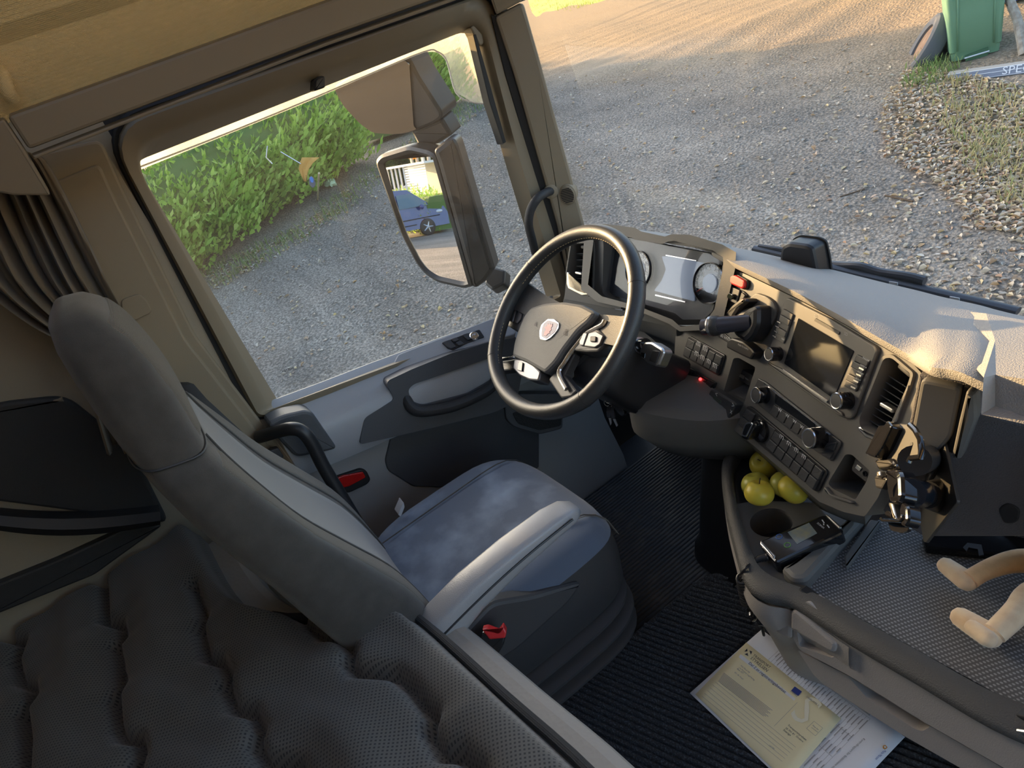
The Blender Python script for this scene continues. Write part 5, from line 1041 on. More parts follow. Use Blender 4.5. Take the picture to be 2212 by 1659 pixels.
obj('ball', MB().ball(PQ.w(*c3((1425, 990))[0], .024), .017, seg=20), M['gloss'], p2_)
obj('socket', MB().tube([PQ.w(*c3((1530, 1000))[0], .0), PQ.w(*c3((1440, 990))[0], .022)], [.024, .019], 20), M['black'], p2_)
obj('socket_base', MB().ext(PQ, c3((1510, 870), (1535, 868), (1585, 980), (1580, 1010), (1520, 1020), (1495, 940)), 0, .006, r=.003, bev=.002), M['black'], p2_)
obj('base_screw', MB().lathe(PQ.w(*c3((1530, 1002))[0], .006), PQ.n, [(.0055, 0), (.0055, .002), (.0005, .004)], 12), M['chrome'], p2_)
# ================================================================== glossy tray and plush toy
gt_ = thing('glossy_case', 'glossy black case lying at the back of the tray', 'case', at(2100, 1195, 'z', .44))
obj('shell', MB().ext(Z, [(1990, 1172), (2010, 1162), (2060, 1155), (2130, 1156), (2212, 1172), (2320, 1205), (2320, 1222), (2150, 1210), (2100, 1206), (2000, 1196)], .001, .014, r=.006, bev=.005), M['gloss'], gt_)
obj('latch', MB().ext(Z, [(2080, 1196), (2090, 1186), (2120, 1190), (2125, 1212), (2115, 1214), (2112, 1200), (2092, 1196), (2088, 1204)], .013, .0155), M['black'], gt_)
pt = thing('plush_toy', 'tan plush toy lying in the tray with its two feet towards the driver', 'plush toy', at(2240, 1300, 'z', .44))
def foot(toe, heel, wpx, z, pale):
    a, b = at(*toe, 'z', z), at(*heel, 'z', z); d_ = nrm(b - a); L = np.linalg.norm(b - a); u = nrm(np.cross((0, 0, 1), d_)); v = np.cross(d_, u); R = []
    for t, k, hh in [(0.005, .25, .3), (.05, .62, .65), (.15, .85, .85), (.35, .95, .9), (.55, 1.0, 1.0), (.75, 1.05, 1.1), (.9, .85, .95), (.97, .55, .6), (.998, .2, .2)]:
        R.append([a + d_ * L * t + wpx * k * u * math.cos(q) + wpx * .9 * hh * v * math.sin(q) for q in [2 * math.pi * i / 20 for i in range(20)]])
    obj('foot', MB().loft(R), M['plush_pale' if pale else 'plush'], pt, ang=85)
foot((2030, 1212), (2106, 1268), .0165, .468, True); foot((2057, 1322), (2163, 1388), .0185, .466, True)
obj('leg', MB().tube(cat([at(2095, 1252, 'z', .474), at(2130, 1232, 'z', .478), at(2180, 1215, 'z', .48), at(2230, 1212, 'z', .482), at(2300, 1225, 'z', .485)], 4), [.0150, .0148, .0145, .0145, .0150, .0155, .0160, .0168, .0175, .0182, .0188, .019, .0195, .02, .0205, .021, .0215], 18), M['plush'], pt, ang=85)
obj('leg', MB().tube(cat([at(2148, 1368, 'z', .474), at(2170, 1348, 'z', .478), at(2200, 1318, 'z', .48), at(2228, 1285, 'z', .482), at(2300, 1255, 'z', .485)], 4), [.0165, .0165, .0165, .0168, .017, .0172, .0174, .0177, .018, .0184, .0188, .019, .0195, .02, .0205, .021, .0215], 18), M['plush_pale'], pt, ang=85)
tc_ = at(2350, 1240, 'z', .50); obj('body', MB().ball(tc_, (.07, .05, .05)), M['plush'], pt, ang=85); obj('head', MB().ball(tc_ + (.11, .02, .01), .045), M['plush'], pt, ang=85)
for s in (-1, 1): obj('eye', MB().ball(tc_ + (.135, .02 + s * .016, .045), .005, seg=10, rings=6), M['gloss'], pt)
obj('muzzle', MB().ball(tc_ + (.155, .02, .02), (.02, .022, .018)), M['plush_pale'], pt, ang=85)
for s in (-1, 1): obj('ear', MB().ball(tc_ + (.13, .02 + s * .04, .045), (.015, .012, .02)), M['plush'], pt, ang=85)
tb2 = foot((2088, 1345), (2150, 1392), .0125, .486, True)
# ================================================================== papers
QP = PL((0, 0, .1885), (0, 0, 1), nrm(at(1955, 1592, 'z', .1885) - at(1645, 1360, 'z', .1885)))
A_, B_, C_ = QP.w(1645, 1360), QP.w(1490, 1497), QP.w(1955, 1592)
def sheet(name, parent, a, u, v, n, m_, mt_, d=0, amp=.0006):
    rows = [[a + u * i / n + v * j / m_ + np.array([0, 0, d + amp * math.sin(i * .9 + j * .5)]) for i in range(n + 1)] for j in range(m_ + 1)]
    return obj(name, MB().grid(rows), mt_, parent, ang=80, solid=.0004)
rp_ = thing('inspection_report', 'white printed inspection report sheet lying on the carpet mat', 'paper', (A_ + C_ + B_ - A_) / 2)
sheet('sheet', rp_, A_, C_ - A_, B_ - A_, 14, 10, M['paper'])
W_ = QP.off(.0016)
def bars(parent, pl, L, mt_, wdt=.0006, d=.0):
    mb = MB()
    for p, q in L:
        a, b = pl.w(*p, d), pl.w(*q, d); t = nrm(b - a); nn = np.cross(pl.n, t) * wdt / 2; mb.add([a - nn, b - nn, b + nn, a + nn], [(0, 1, 2, 3)])
    obj('printed_lines', mb, mt_, parent, smooth=False)
def rel(u, v): p = A_ + (C_ - A_) * u + (B_ - A_) * v; p = RW.T @ (p - CAM); return (p[0] / p[2] * FPX + CX, p[1] / p[2] * FPX + CY)
ln = []
for k in range(30): u = .18 + .64 * k / 29; ln.append((rel(u, .06), rel(u, .97)))
ln += [(rel(.18, v), rel(.82, v)) for v in (.06, .3, .55, .97)]
bars(rp_, W_, ln, M['ink2'], .0004)
rs = random.Random(4); sm = []
for k in range(29):
    for q in range(5):
        u = .19 + .64 * k / 29 + .008; v = .08 + .18 * q + rs.random() * .03; sm.append((rel(u, v), rel(u, v + .05 + .1 * rs.random())))
bars(rp_, W_, sm, M['ink2'], .0013)
text('Kontrollrapport för färdskrivare och', W_, e2((545, 1245))[0], e2((90, 1665))[0], M['ink'], rp_)
text('Malte Månson', W_, e2((832, 1405))[0], e2((705, 1530))[0], M['ink_blue'], rp_, hs=1.4)
obj('logo_mark', MB().ext(W_, e2((815, 1350), (850, 1340), (880, 1375), (845, 1405), (812, 1385)), 0, .0003, r=.001), M['orange'], rp_); obj('logo_mark', MB().ext(W_, e2((828, 1362), (850, 1356), (862, 1375), (840, 1388)), .0004, .0006), M['paper'], rp_)
rc_ = thing('registration_certificate', 'yellow vehicle registration certificate lying on the white report', 'paper', QP.w(1660, 1520))
YP = QP.off(.0030)
a, b, c = YP.w(1612, 1388), YP.w(1502, 1500), YP.w(1817, 1552)
vv = (b - a); uu = (c - a); sheet('sheet', rc_, a, uu, vv, 12, 8, M['paper_y'], 0, .0004)
Y = YP.off(.0012)
obj('title_band', MB().ext(Y, e1((660, 350), (680, 360), (1320, 880), (1300, 905), (640, 385)), 0, .0002), M['band'], rc_)
text('TRANSPORT', Y, e1((805, 368))[0], e1((1005, 520))[0], M['ink'], rc_, hs=1.1); text('STYRELSEN', Y, e1((775, 402))[0], e1((972, 560))[0], M['ink'], rc_, hs=1.1)
text('Del 2 av registreringsbeviset', Y.off(.0004), e1((755, 462))[0], e1((1190, 818))[0], M['ink'], rc_, hs=1.1)
for q in [((740, 283), (708, 318), (745, 312)), ((768, 305), (800, 318), (785, 355)), ((745, 335), (755, 372), (710, 350))]: obj('logo_mark', MB().ext(Y, e1(*q), 0, .0002), M['ink'], rc_)
text('Kiki Mouf AB', Y, e1((662, 490))[0], e1((765, 575))[0], M['ink2'], rc_); text('c/o Pontess Lagerbolag', Y, e1((640, 512))[0], e1((825, 665))[0], M['ink2'], rc_); text('Box 427', Y, e1((618, 528))[0], e1((690, 585))[0], M['ink2'], rc_); text('351 06 Växjö', Y, e1((585, 568))[0], e1((690, 655))[0], M['ink2'], rc_)
text('Transportstyrelsen', Y, e1((1222, 1200))[0], e1((1440, 1382))[0], M['ink'], rc_); text('SE-701 81  Örebro', Y, e1((1195, 1235))[0], e1((1405, 1402))[0], M['ink'], rc_); text('Sverige', Y, e1((1168, 1258))[0], e1((1255, 1328))[0], M['ink'], rc_)
text('206861032 1', Y, e1((1440, 858))[0], e1((1585, 968))[0], M['ink2'], rc_); text('SVERIGE', Y, e1((1252, 795))[0], e1((1335, 860))[0], M['ink2'], rc_)
text('S', Y, e1((1240, 1075))[0], e1((1400, 1205))[0], M['water'], rc_, d=.0004, hs=1.15, name='watermark'); text('LASTBIL', Y, e1((1000, 1440))[0], e1((1065, 1490))[0], M['ink2'], rc_)
obj('flag_mark', MB().ext(Y, e1((1310, 735), (1395, 795), (1352, 848), (1265, 785)), 0, .0002), M['ink_blue'], rc_)
bx_ = e1((1540, 1150), (1645, 1232), (1555, 1325), (1450, 1235)); bars(rc_, Y, [(bx_[i], bx_[(i + 1) % 4]) for i in range(4)], M['ink2'], .0004)
text('Plats för', Y, e1((1520, 1205))[0], e1((1590, 1260))[0], M['ink2'], rc_); text('streckkod', Y, e1((1508, 1228))[0], e1((1580, 1285))[0], M['ink2'], rc_)
fine = []
for k in range(9):
    p = e1((460 - 8 * k, 572 + 12 * k))[0]; q = e1((1085 - 8 * k, 1055 + 12 * k))[0]; fine.append((p, lerp(p, q, .93 - .1 * (k % 3) * .3)))
bars(rc_, Y, fine, M['ink2'], .0008)
ln = []
for k in range(6):
    p = (360 - 32 * k, 680 + 34 * k); q = (1320 - 32 * k, 1460 + 34 * k); ln.append((e1(p)[0], e1(q)[0]))
ln.append((e1((1340, 925))[0], e1((1062, 1210))[0])); bars(rc_, Y, ln, M['ink2'], .0004)
sl_ = thing('plastic_sleeve', 'clear plastic sleeve edge under the papers on the carpet', 'plastic sleeve', QP.w(1550, 1440))
obj('film', MB().grid([[QP.w(*p, -.0012) for p in L] for L in [[(1636, 1354), (1560, 1425), (1483, 1496)], [(1650, 1362), (1575, 1432), (1498, 1500)]]]), glassmat('plastic film', (.8, .8, .82), .25, (.7, .72, .75)), sl_)
# ================================================================== windscreen base: camera box, wipers
wp = PL((-.3, 1.125, .8), (0, -1, .1), (1, 0, 0))
cb_ = thing('camera_housing', 'black camera housing standing at the foot of the windscreen', 'camera', wp.w(1745, 580))
obj('housing', MB().ext(wp, [(1700, 592), (1704, 535), (1708, 522), (1722, 514), (1762, 519), (1775, 526), (1782, 560), (1788, 600)], -.012, .03, r=.008, bev=.008), M['black'], cb_)
obj('gasket', MB().ext(wp, [(1699, 592), (1702, 532), (1706, 519), (1722, 511), (1764, 516), (1778, 524), (1786, 560), (1791, 600)], -.014, -.010, r=.008), M['seal'], cb_)
wi = thing('windscreen_wiper', 'blue black windscreen wiper resting along the bottom of the glass', 'wiper', at(1900, 600, 'y', 1.22))
obj('blade', MB().tube([at(px, py, 'y', 1.225) for px, py in [(1630, 536), (1720, 556), (1800, 578), (1900, 602), (2000, 625), (2100, 648), (2200, 672)]], .011, 10, flat=.6), M['wiper'], wi)
obj('arm', MB().tube(cat([at(px, py, 'y', 1.235) for px, py in [(1786, 572), (1820, 574), (1860, 576), (1900, 588), (1960, 597), (1998, 607)]], 5), .0095, 10), M['wiper'], wi)
obj('second_arm', MB().tube([at(px, py, 'y', 1.23) for px, py in [(1640, 532), (1700, 541), (1770, 562), (1800, 574)]], .006, 8), M['wiper'], wi)
for px, py in ((1930, 612), (2062, 645)): obj('blade_mark', MB().box(at(px, py, 'y', 1.21), (.018, .002, .006)), M['print'], wi)
text3('SCANIA', at(2010, 621, 'y', 1.208), at(2030, 625, 'y', 1.208), (0, -1, .2), M['white_paint'], wi)
# ================================================================== exterior
def islmat(name, cols, rough=.8, trans=.25, obj_rand=False):
    m = bpy.data.materials.new(name); m.use_nodes = True; t = m.node_tree; N = t.nodes; K = t.links; b = N['Principled BSDF']; b.inputs['Roughness'].default_value = rough
    r = N.new('ShaderNodeValToRGB'); r.color_ramp.interpolation = 'LINEAR'
    while len(r.color_ramp.elements) < len(cols): r.color_ramp.elements.new(.5)
    for i, c in enumerate(cols): r.color_ramp.elements[i].position = i / (len(cols) - 1); r.color_ramp.elements[i].color = tuple(c) + (1,)
    if obj_rand: g = N.new('ShaderNodeObjectInfo'); o = g.outputs['Random']
    else: g = N.new('ShaderNodeNewGeometry'); o = g.outputs['Random Per Island']
    K.new(o, r.inputs[0]); K.new(r.outputs[0], b.inputs['Base Color'])
    if trans:
        tl = N.new('ShaderNodeBsdfTranslucent'); mx = N.new('ShaderNodeMixShader'); mx.inputs[0].default_value = trans; K.new(r.outputs[0], tl.inputs[0])
        K.new(b.outputs[0], mx.inputs[1]); K.new(tl.outputs[0], mx.inputs[2]); K.new(mx.outputs[0], N['Material Output'].inputs[0])
    return m
SUNNY_SAND = 57.0   # from here a sandy colour also paints in the golden sunlit tone (object space of the ground mesh, 50 m behind the cab)
def gravel():
    m = bpy.data.materials.new('packed gravel'); m.use_nodes = True; t = m.node_tree; N = t.nodes; K = t.links; b = N['Principled BSDF']; b.inputs['Roughness'].default_value = .95
    tc = N.new('ShaderNodeTexCoord')
    def noise(s, d=6, st=None):
        n = N.new('ShaderNodeTexNoise'); n.inputs['Scale'].default_value = s; n.inputs['Detail'].default_value = d
        if st: mp = N.new('ShaderNodeMapping'); mp.inputs['Scale'].default_value = st; mp.inputs['Rotation'].default_value = (0, 0, .5); K.new(tc.outputs['Object'], mp.inputs[0]); K.new(mp.outputs[0], n.inputs['Vector'])
        else: K.new(tc.outputs['Object'], n.inputs['Vector'])
        return n.outputs[0]
    def ramp(v, stops):
        r = N.new('ShaderNodeValToRGB')
        for i, (p, c) in enumerate(stops): r.color_ramp.elements[i].position = p; r.color_ramp.elements[i].color = tuple(c) + (1,)
        K.new(v, r.inputs[0]); return r.outputs[0]
    base = ramp(noise(.9, 8, (.35, 1.6, 1)), [(.35, (.225, .195, .158)), (.68, (.36, .315, .255))])
    fine = ramp(noise(38, 5), [(.38, (.55, .55, .55)), (.66, (1.25, 1.25, 1.25))])
    v = N.new('ShaderNodeTexVoronoi'); v.inputs['Scale'].default_value = 22; K.new(tc.outputs['Object'], v.inputs['Vector'])
    sp = ramp(v.outputs['Distance'], [(.10, (1.5, 1.5, 1.5)), (.22, (1, 1, 1))])
    mu = N.new('ShaderNodeMix'); mu.data_type = 'RGBA'; mu.blend_type = 'MULTIPLY'; mu.inputs['Factor'].default_value = .8; K.new(base, mu.inputs['A']); K.new(fine, mu.inputs['B'])
    m2 = N.new('ShaderNodeMix'); m2.data_type = 'RGBA'; m2.blend_type = 'MULTIPLY'; m2.inputs['Factor'].default_value = .6; K.new(mu.outputs['Result'], m2.inputs['A']); K.new(sp, m2.inputs['B'])
    K.new(m2.outputs['Result'], b.inputs['Base Color'])
    sx = N.new('ShaderNodeSeparateXYZ'); K.new(tc.outputs['Object'], sx.inputs[0]); sy_n = N.new('ShaderNodeMapRange'); sy_n.inputs[1].default_value = SUNNY_SAND; sy_n.inputs[2].default_value = SUNNY_SAND + 3.5; K.new(sx.outputs['Y'], sy_n.inputs[0])
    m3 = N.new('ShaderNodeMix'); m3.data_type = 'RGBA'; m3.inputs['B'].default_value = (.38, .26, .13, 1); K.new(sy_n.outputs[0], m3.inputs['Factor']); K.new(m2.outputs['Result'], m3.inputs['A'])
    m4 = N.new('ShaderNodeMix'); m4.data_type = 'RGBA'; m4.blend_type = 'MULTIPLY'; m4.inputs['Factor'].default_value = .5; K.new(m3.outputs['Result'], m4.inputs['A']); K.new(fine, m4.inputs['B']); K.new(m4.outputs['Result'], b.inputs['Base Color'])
    ad = N.new('ShaderNodeMath'); ad.operation = 'ADD'; K.new(noise(30, 6), ad.inputs[0]); K.new(noise(4, 4, (.4, 1.6, 1)), ad.inputs[1])
    bp_ = N.new('ShaderNodeBump'); bp_.inputs['Strength'].default_value = .8; bp_.inputs['Distance'].default_value = .05; K.new(ad.outputs[0], bp_.inputs['Height']); K.new(bp_.outputs[0], b.inputs['Normal']); return m
def spaced(a, b, n0, n1, s): return np.unique(np.round(np.concatenate([np.linspace(a, n0, 14), np.arange(n0, n1, s), np.linspace(n1, b, 14)]), 3))
gx = spaced(-150, 60, -17, 5, .14); gy = spaced(-160, 60, -3, 17, .14)
mb = MB()
def gz(x, y):
    z = terr(x, y)
    if -18 < x < 6 and -4 < y < 18: z += .014 * math.sin(3.1 * x + 1.7 * y) * math.sin(2.3 * y - .8 * x) + .01 * math.sin(7.7 * x - 3 * y + 2 * math.sin(y * 1.3))
    return z
rows = [[(x, y, gz(x, y)) for x in gx] for y in gy]
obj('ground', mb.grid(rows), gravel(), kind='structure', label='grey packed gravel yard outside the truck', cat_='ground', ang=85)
def scatter(polys, n, rs):
    out = []
    for poly_, wgt in polys:
        xs, ys_ = [p[0] for p in poly_], [p[1] for p in poly_]; k = 0; tries = 0
        while k < n * wgt and tries < n * 40:
            tries += 1; p = (rs.uniform(min(xs), max(xs)), rs.uniform(min(ys_), max(ys_)))
            if inside(p, poly_): out.append(onground(*p)); k += 1
    return out
rs = random.Random(11)
VERGE = [(1905, 230), (1960, 150), (2050, 160), (2212, 190), (2260, 300), (2260, 520), (2120, 500), (2020, 400), (1910, 340)]
YARD = [(1180, 160), (1900, 90), (1960, 150), (1900, 340), (2100, 500), (2260, 520), (2230, 690), (1900, 610), (1640, 540), (1260, 480)]
SIDE = [(470, 640), (800, 400), (1040, 210), (1130, 480), (1180, 640), (870, 765), (605, 860)]
STRIP = [(430, 590), (640, 490), (800, 370), (1040, 180), (1060, 230), (820, 400), (660, 520), (470, 630)]
NEARV = [(1950, 380), (2212, 420), (2212, 680), (2050, 640), (1900, 560)]
VS = [(1925, 250), (1975, 160), (2060, 150), (2212, 185), (2300, 300), (2300, 520), (2150, 480), (2060, 410), (1960, 340)]
vs_ = [onground(*p) for p in cat([np.array(p) for p in VS], 3, True)]; vc_ = np.mean(vs_, axis=0); mb = MB(); rows = [[vc_ + (p - vc_) * k / 8 for p in vs_ + vs_[:1]] for k in range(1, 9)]
rows = [[np.array([q[0], q[1], gz(q[0], q[1]) + .018 - (.03 if k == 7 else 0)]) for q in r_] for k, r_ in enumerate(rows)]
obj('verge', mb.grid(rows).add([q for q in rows[0]], [tuple(range(len(rows[0]) - 1))]), mat('verge soil', (.20, .155, .10), .95, var=9, col2=(.30, .25, .16), bump=('noise', 25, 1)), kind='structure', label='brown leafy soil verge beside the gravel', cat_='verge', ang=85)
def leafmesh(mb, p, sz, yaw, tilt, curl):
    c, s = math.cos(yaw), math.sin(yaw); V = []
    for a, b, h in [(-.5, 0, 0), (-.25, .26, .3), (.12, .3, .35), (.5, 0, .1), (.12, -.3, .35), (-.25, -.26, .3), (0, 0, 0)]:
        x, y = a * sz, b * sz; V.append(np.array([c * x - s * y, s * x + c * y, h * curl * sz + tilt * x * .6 + .004]) + p)
    mb.add(V, [(6, i, (i + 1) % 6) for i in range(6)])
LC = [(.50, .42, .32), (.60, .53, .42), (.68, .62, .50), (.38, .28, .19), (.56, .36, .17), (.62, .55, .44), (.46, .25, .13), (.66, .60, .50), (.72, .56, .26), (.52, .44, .36)]
LM = islmat('fallen leaves', LC, .7, .15); LMo = islmat('single fallen leaf', LC, .7, .15, True)
lms = []
for k in range(4):
    mb = MB(); leafmesh(mb, np.zeros(3), .058, 0, .25 * (k - 1.5) / 1.5, .5 + .4 * k); lms.append(mesh('fallen_leaf', mb, LMo, np.zeros(3), 80))
pos = scatter([(NEARV, .35), (YARD, .3), (SIDE, .35)], 300, rs)[:300]
for i, p in enumerate(pos):
    o = bpy.data.objects.new('fallen_leaf', lms[i % 4]); COL.objects.link(o); o.location = p + (0, 0, .004); o.rotation_euler = (rs.uniform(-.3, .3), rs.uniform(-.3, .3), rs.uniform(0, 6.28)); s_ = rs.uniform(.55, 1.15); o.scale = (s_, s_, s_)
    tag(o, 'dry autumn leaf fallen on the gravel outside', 'leaf', 'fallen leaves on the gravel')
mb = MB()
for p in [q + (0, 0, .028) for q in scatter([(VERGE, 1.0)], 3600, rs)] + scatter([(VERGE, .1), (YARD, .30), (SIDE, .16), (STRIP, .40), (NEARV, .10)], 2300, rs): leafmesh(mb, p, rs.uniform(.035, .07), rs.uniform(0, 6.28), rs.uniform(-.5, .5), rs.uniform(.2, 1.3))
obj('leaf_litter', mb, LM, label='dense litter of tan and orange leaves on the grass verge', cat_='leaf litter', kind='stuff', ang=80)
def blades(name, pts, h, mt_, label, cat_):
    V = []; F = []
    for p in pts:
        hh = h * rs.uniform(.4, 1.2); a = rs.uniform(0, 6.28); l = rs.uniform(.2, .9) * hh; w_ = .004 + .004 * rs.random(); d_ = np.array([math.cos(a), math.sin(a), 0]); n_ = np.array([-d_[1], d_[0], 0]) * w_; b = len(V)
        m_ = p + d_ * l * .35 + (0, 0, hh * .6); e = p + d_ * l + (0, 0, hh * .85)
        V += [p - n_, p + n_, m_ + n_ * .7, m_ - n_ * .7, e]; F += [(b, b + 1, b + 2, b + 3), (b + 3, b + 2, b + 4)]
    mb = MB(); mb.add(V, F); return obj(name, mb, mt_, label=label, cat_=cat_, kind='stuff', smooth=False)
GM = islmat('mixed verge grass', [(.55, .45, .25), (.48, .42, .2), (.28, .34, .10), (.6, .5, .3), (.42, .36, .16)], .8, .3)
GG = islmat('green grass', [(.14, .22, .06), (.22, .32, .09), (.36, .4, .15)], .8, .3)
VG = [(1990, 170), (2050, 170), (2212, 200), (2260, 300), (2260, 470), (2150, 440), (2060, 330)]
def near(pts, k, rad):
    out = []
    for p in pts:
        for _ in range(k):
            q = p + np.array([rs.gauss(0, rad), rs.gauss(0, rad), 0]); q[2] = terr(q[0], q[1]); out.append(q)
    return out
blades('verge_grass', [q + (0, 0, .015) for q in near(scatter([(VG, 1)], 230, rs), 7, .05)], .11, GM, 'straw coloured grass on the leafy verge', 'grass')
TU = [(1950, 140), (2060, 120), (2070, 150), (2000, 200), (1960, 190)]
blades('green_tuft', near(scatter([(TU, 1)], 26, rs), 10, .05), .16, GG, 'green grass tufts around the tyre and bin', 'grass')
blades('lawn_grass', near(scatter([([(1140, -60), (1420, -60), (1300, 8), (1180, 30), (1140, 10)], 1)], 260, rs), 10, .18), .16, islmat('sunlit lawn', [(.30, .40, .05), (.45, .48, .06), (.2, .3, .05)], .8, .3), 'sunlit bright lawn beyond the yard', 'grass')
LP_ = [onground(*p) for p in [(1128, -70), (1440, -70), (1330, 2), (1240, 16), (1180, 30), (1140, 12)]]; lc_ = np.mean(LP_, axis=0); mb = MB(); rows = [[lc_ + (p - lc_) * k / 6 for p in cat(LP_, 5, True) + LP_[:1]] for k in range(1, 7)]
rows = [[np.array([q[0], q[1], gz(q[0], q[1]) + .02 - (.03 if k == 5 else 0)]) for q in r_] for k, r_ in enumerate(rows)]
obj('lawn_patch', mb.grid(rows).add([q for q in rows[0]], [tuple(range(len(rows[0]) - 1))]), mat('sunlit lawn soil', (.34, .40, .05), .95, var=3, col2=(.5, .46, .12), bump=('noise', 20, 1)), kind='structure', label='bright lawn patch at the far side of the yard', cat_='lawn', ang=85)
blades('strip_grass', near(scatter([(STRIP, 1)], 200, rs), 8, .10), .12, islmat('hedge foot grass', [(.10, .18, .04), (.2, .3, .08), (.4, .36, .2)], .8, .3), 'short grass along the foot of the hedge', 'grass')
# ------------------------------------------------------------------ hedge and trees
def fronds(V, F, p, d_, up, L, w_):
    d_ = nrm(d_); s = np.cross(d_, up); ns = np.linalg.norm(s); s = s / ns if ns > 1e-6 else np.array([1., 0, 0]); b = len(V)
    V += [p, p + d_ * L * .35 + s * w_, p + d_ * L * .45, p + d_ * L * .35 - s * w_, p + d_ * L * .7 + s * w_ * .75, p + d_ * L * .75, p + d_ * L * .7 - s * w_ * .75, p + d_ * L, p + d_ * L * .15 + s * w_ * .6, p + d_ * L * .15 - s * w_ * .6]
    F += [(b, b + 8, b + 2), (b, b + 2, b + 9), (b + 8, b + 1, b + 2), (b + 2, b + 3, b + 9), (b + 2, b + 4, b + 5), (b + 2, b + 5, b + 6), (b + 5, b + 7, b + 4), (b + 5, b + 6, b + 7)]
HM = islmat('thuja fronds', [(.2, .36, .05), (.34, .55, .08), (.48, .68, .12), (.6, .76, .2), (.28, .46, .09)], .7, .4)
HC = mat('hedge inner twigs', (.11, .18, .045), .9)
def hedge(name, label, P, height, depth_, n, seed, Lf=.26):
    r2 = np.random.default_rng(seed); h = thing(name, label, 'hedge', P[0]); V = []; F = []; core = []
    for i, p in enumerate(P):
        t = nrm(P[min(i + 1, len(P) - 1)] - P[max(i - 1, 0)]); q = np.array([t[1], -t[0], 0]); dd = depth_ / 2
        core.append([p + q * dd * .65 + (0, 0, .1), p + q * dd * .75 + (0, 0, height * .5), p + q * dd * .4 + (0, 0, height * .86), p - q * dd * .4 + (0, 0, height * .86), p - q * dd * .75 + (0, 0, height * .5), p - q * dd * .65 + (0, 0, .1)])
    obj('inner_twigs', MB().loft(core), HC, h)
    for k in range(n):
        i = int(r2.integers(0, len(P) - 1)); u = r2.random(); p = P[i] * (1 - u) + P[i + 1] * u; t = nrm(P[i + 1] - P[i]); q = np.array([t[1], -t[0], 0])
        a = r2.uniform(-.15, 3.3); lump = 1 + .18 * math.sin(3.1 * (i + u) + 2 * math.sin(5 * a)) ; rr_ = (.62 + .4 * r2.random() ** .5) * lump
        off = q * math.cos(a) * depth_ / 2 * rr_ ; z = height * (.12 + .50 * (1 - abs(math.cos(a))) + .38 * r2.random()) * (.9 + .15 * lump)
        z = height * .34 * r2.random() if r2.random() < .28 else z
        pp_ = p + off + np.array([0, 0, max(z, .04)]); dv = q * math.cos(a) * .8 + t * r2.normal(0, .5) + np.array([0, 0, .25 + .6 * r2.random()])
        fronds(V, F, pp_, dv, nrm(r2.normal(0, 1, 3)), Lf * r2.uniform(.6, 1.4), Lf * .13)
    mb = MB(); mb.add(V, F); obj('foliage', mb, HM, h, smooth=False)
h0, h1 = onground(450, 590), onground(800, 350)
hd_ = nrm((h1 - h0) * (1, 1, 0)); hq = np.array([-hd_[1], hd_[0], 0]); hq = hq if hq[0] < 0 else -hq
HP = [h0 + hd_ * t + hq * .75 for t in np.linspace(-5.5, np.linalg.norm(h1 - h0), 16)]
for p in HP: p[2] = terr(p[0], p[1])
hedge('thuja_hedge', 'bright green thuja hedge along the yard outside the driver window', HP, 1.62, 1.9, 19000, 3, .28)
g0 = onground(905, 285); b0 = onground(985, 235)
HP2 = [g0 + (b0 - g0) * t + hq * .9 for t in (-.2, .35, .9, 1.5)]
for p in HP2: p[2] = terr(p[0], p[1])
hedge('thuja_bush', 'darker green bush behind the upper exterior mirror', HP2, 2.1, 1.8, 3500, 5)
lw_ = [h0 + hq * 2.0 + hd_ * -6, h1 + hq * 2.0 + hd_ * 3, h1 + hq * 26 + hd_ * 3, h0 + hq * 26 + hd_ * -6]
mb = MB(); mb.grid([[np.array([*(lw_[0] + (lw_[1] - lw_[0]) * i / 12 + (lw_[3] - lw_[0]) * j / 12)[:2], 0]) for i in range(13)] for j in range(13)])
mb.V = [np.array([v[0], v[1], terr(v[0], v[1]) + .03]) for v in mb.V]
obj('lawn', mb, mat('lawn green', (.16, .27, .05), .9, var=5, col2=(.26, .33, .08), bump=('noise', 20, .6)), kind='structure', label='green lawn beyond the thuja hedge', cat_='lawn', ang=85)
# things lying at the hedge foot
ob_ = dep(658, 360, 9.6)
ow = thing('orange_rag', 'orange cloth caught in the hedge on a thin stick', 'cloth', ob_ - (0, 0, .3))
wp2 = PL(dep(660, 370, 9.5), -ray(660, 370) * (1, 1, .3), (0, 1, 0))
rowsr = [[wp2.w(x, y, .03 * math.sin(i * 2 + j)) for i, x in enumerate(xs_)] for j, (y, xs_) in enumerate([(340, (652, 662, 672, 690)), (352, (648, 656, 664, 676)), (365, (645, 652, 660, 667)), (378, (650, 655, 660, 664)), (392, (657, 659, 661, 663))])]
obj('cloth', MB().grid(rowsr), mat('orange cloth', (.62, .34, .08), .9), ow, solid=.004)
obj('stick', MB().tube([wp2.w(606, 328, .02), wp2.w(650, 354, .05)], .008, 6), M['alu'], ow); obj('stick', MB().tube([wp2.w(578, 315), wp2.w(575, 340), wp2.w(588, 354)], .010, 6), M['alu'], ow)
sg = onground(675, 405); sq2 = PL(dep(674, 393, 9.55), -ray(674, 393) * (1, 1, .5), (0, 1, 0))
sp3 = thing('grey_disc', 'dark grey and blue round disc at the hedge foot', 'disc', sg)
obj('disc', MB().ext(sq2, [(667, 386), (672, 380), (678, 384), (682, 396), (680, 404), (674, 406), (668, 398)], -.02, .02, r=.02, bev=.008), mat('dark grey disc', (.10, .11, .14), .6), sp3); obj('blue_mark', MB().ext(sq2, [(668, 385), (672, 380), (677, 386), (677, 394), (672, 394)], .02, .026, r=.01), mat('blue mark', (.05, .2, .6), .5), sp3)
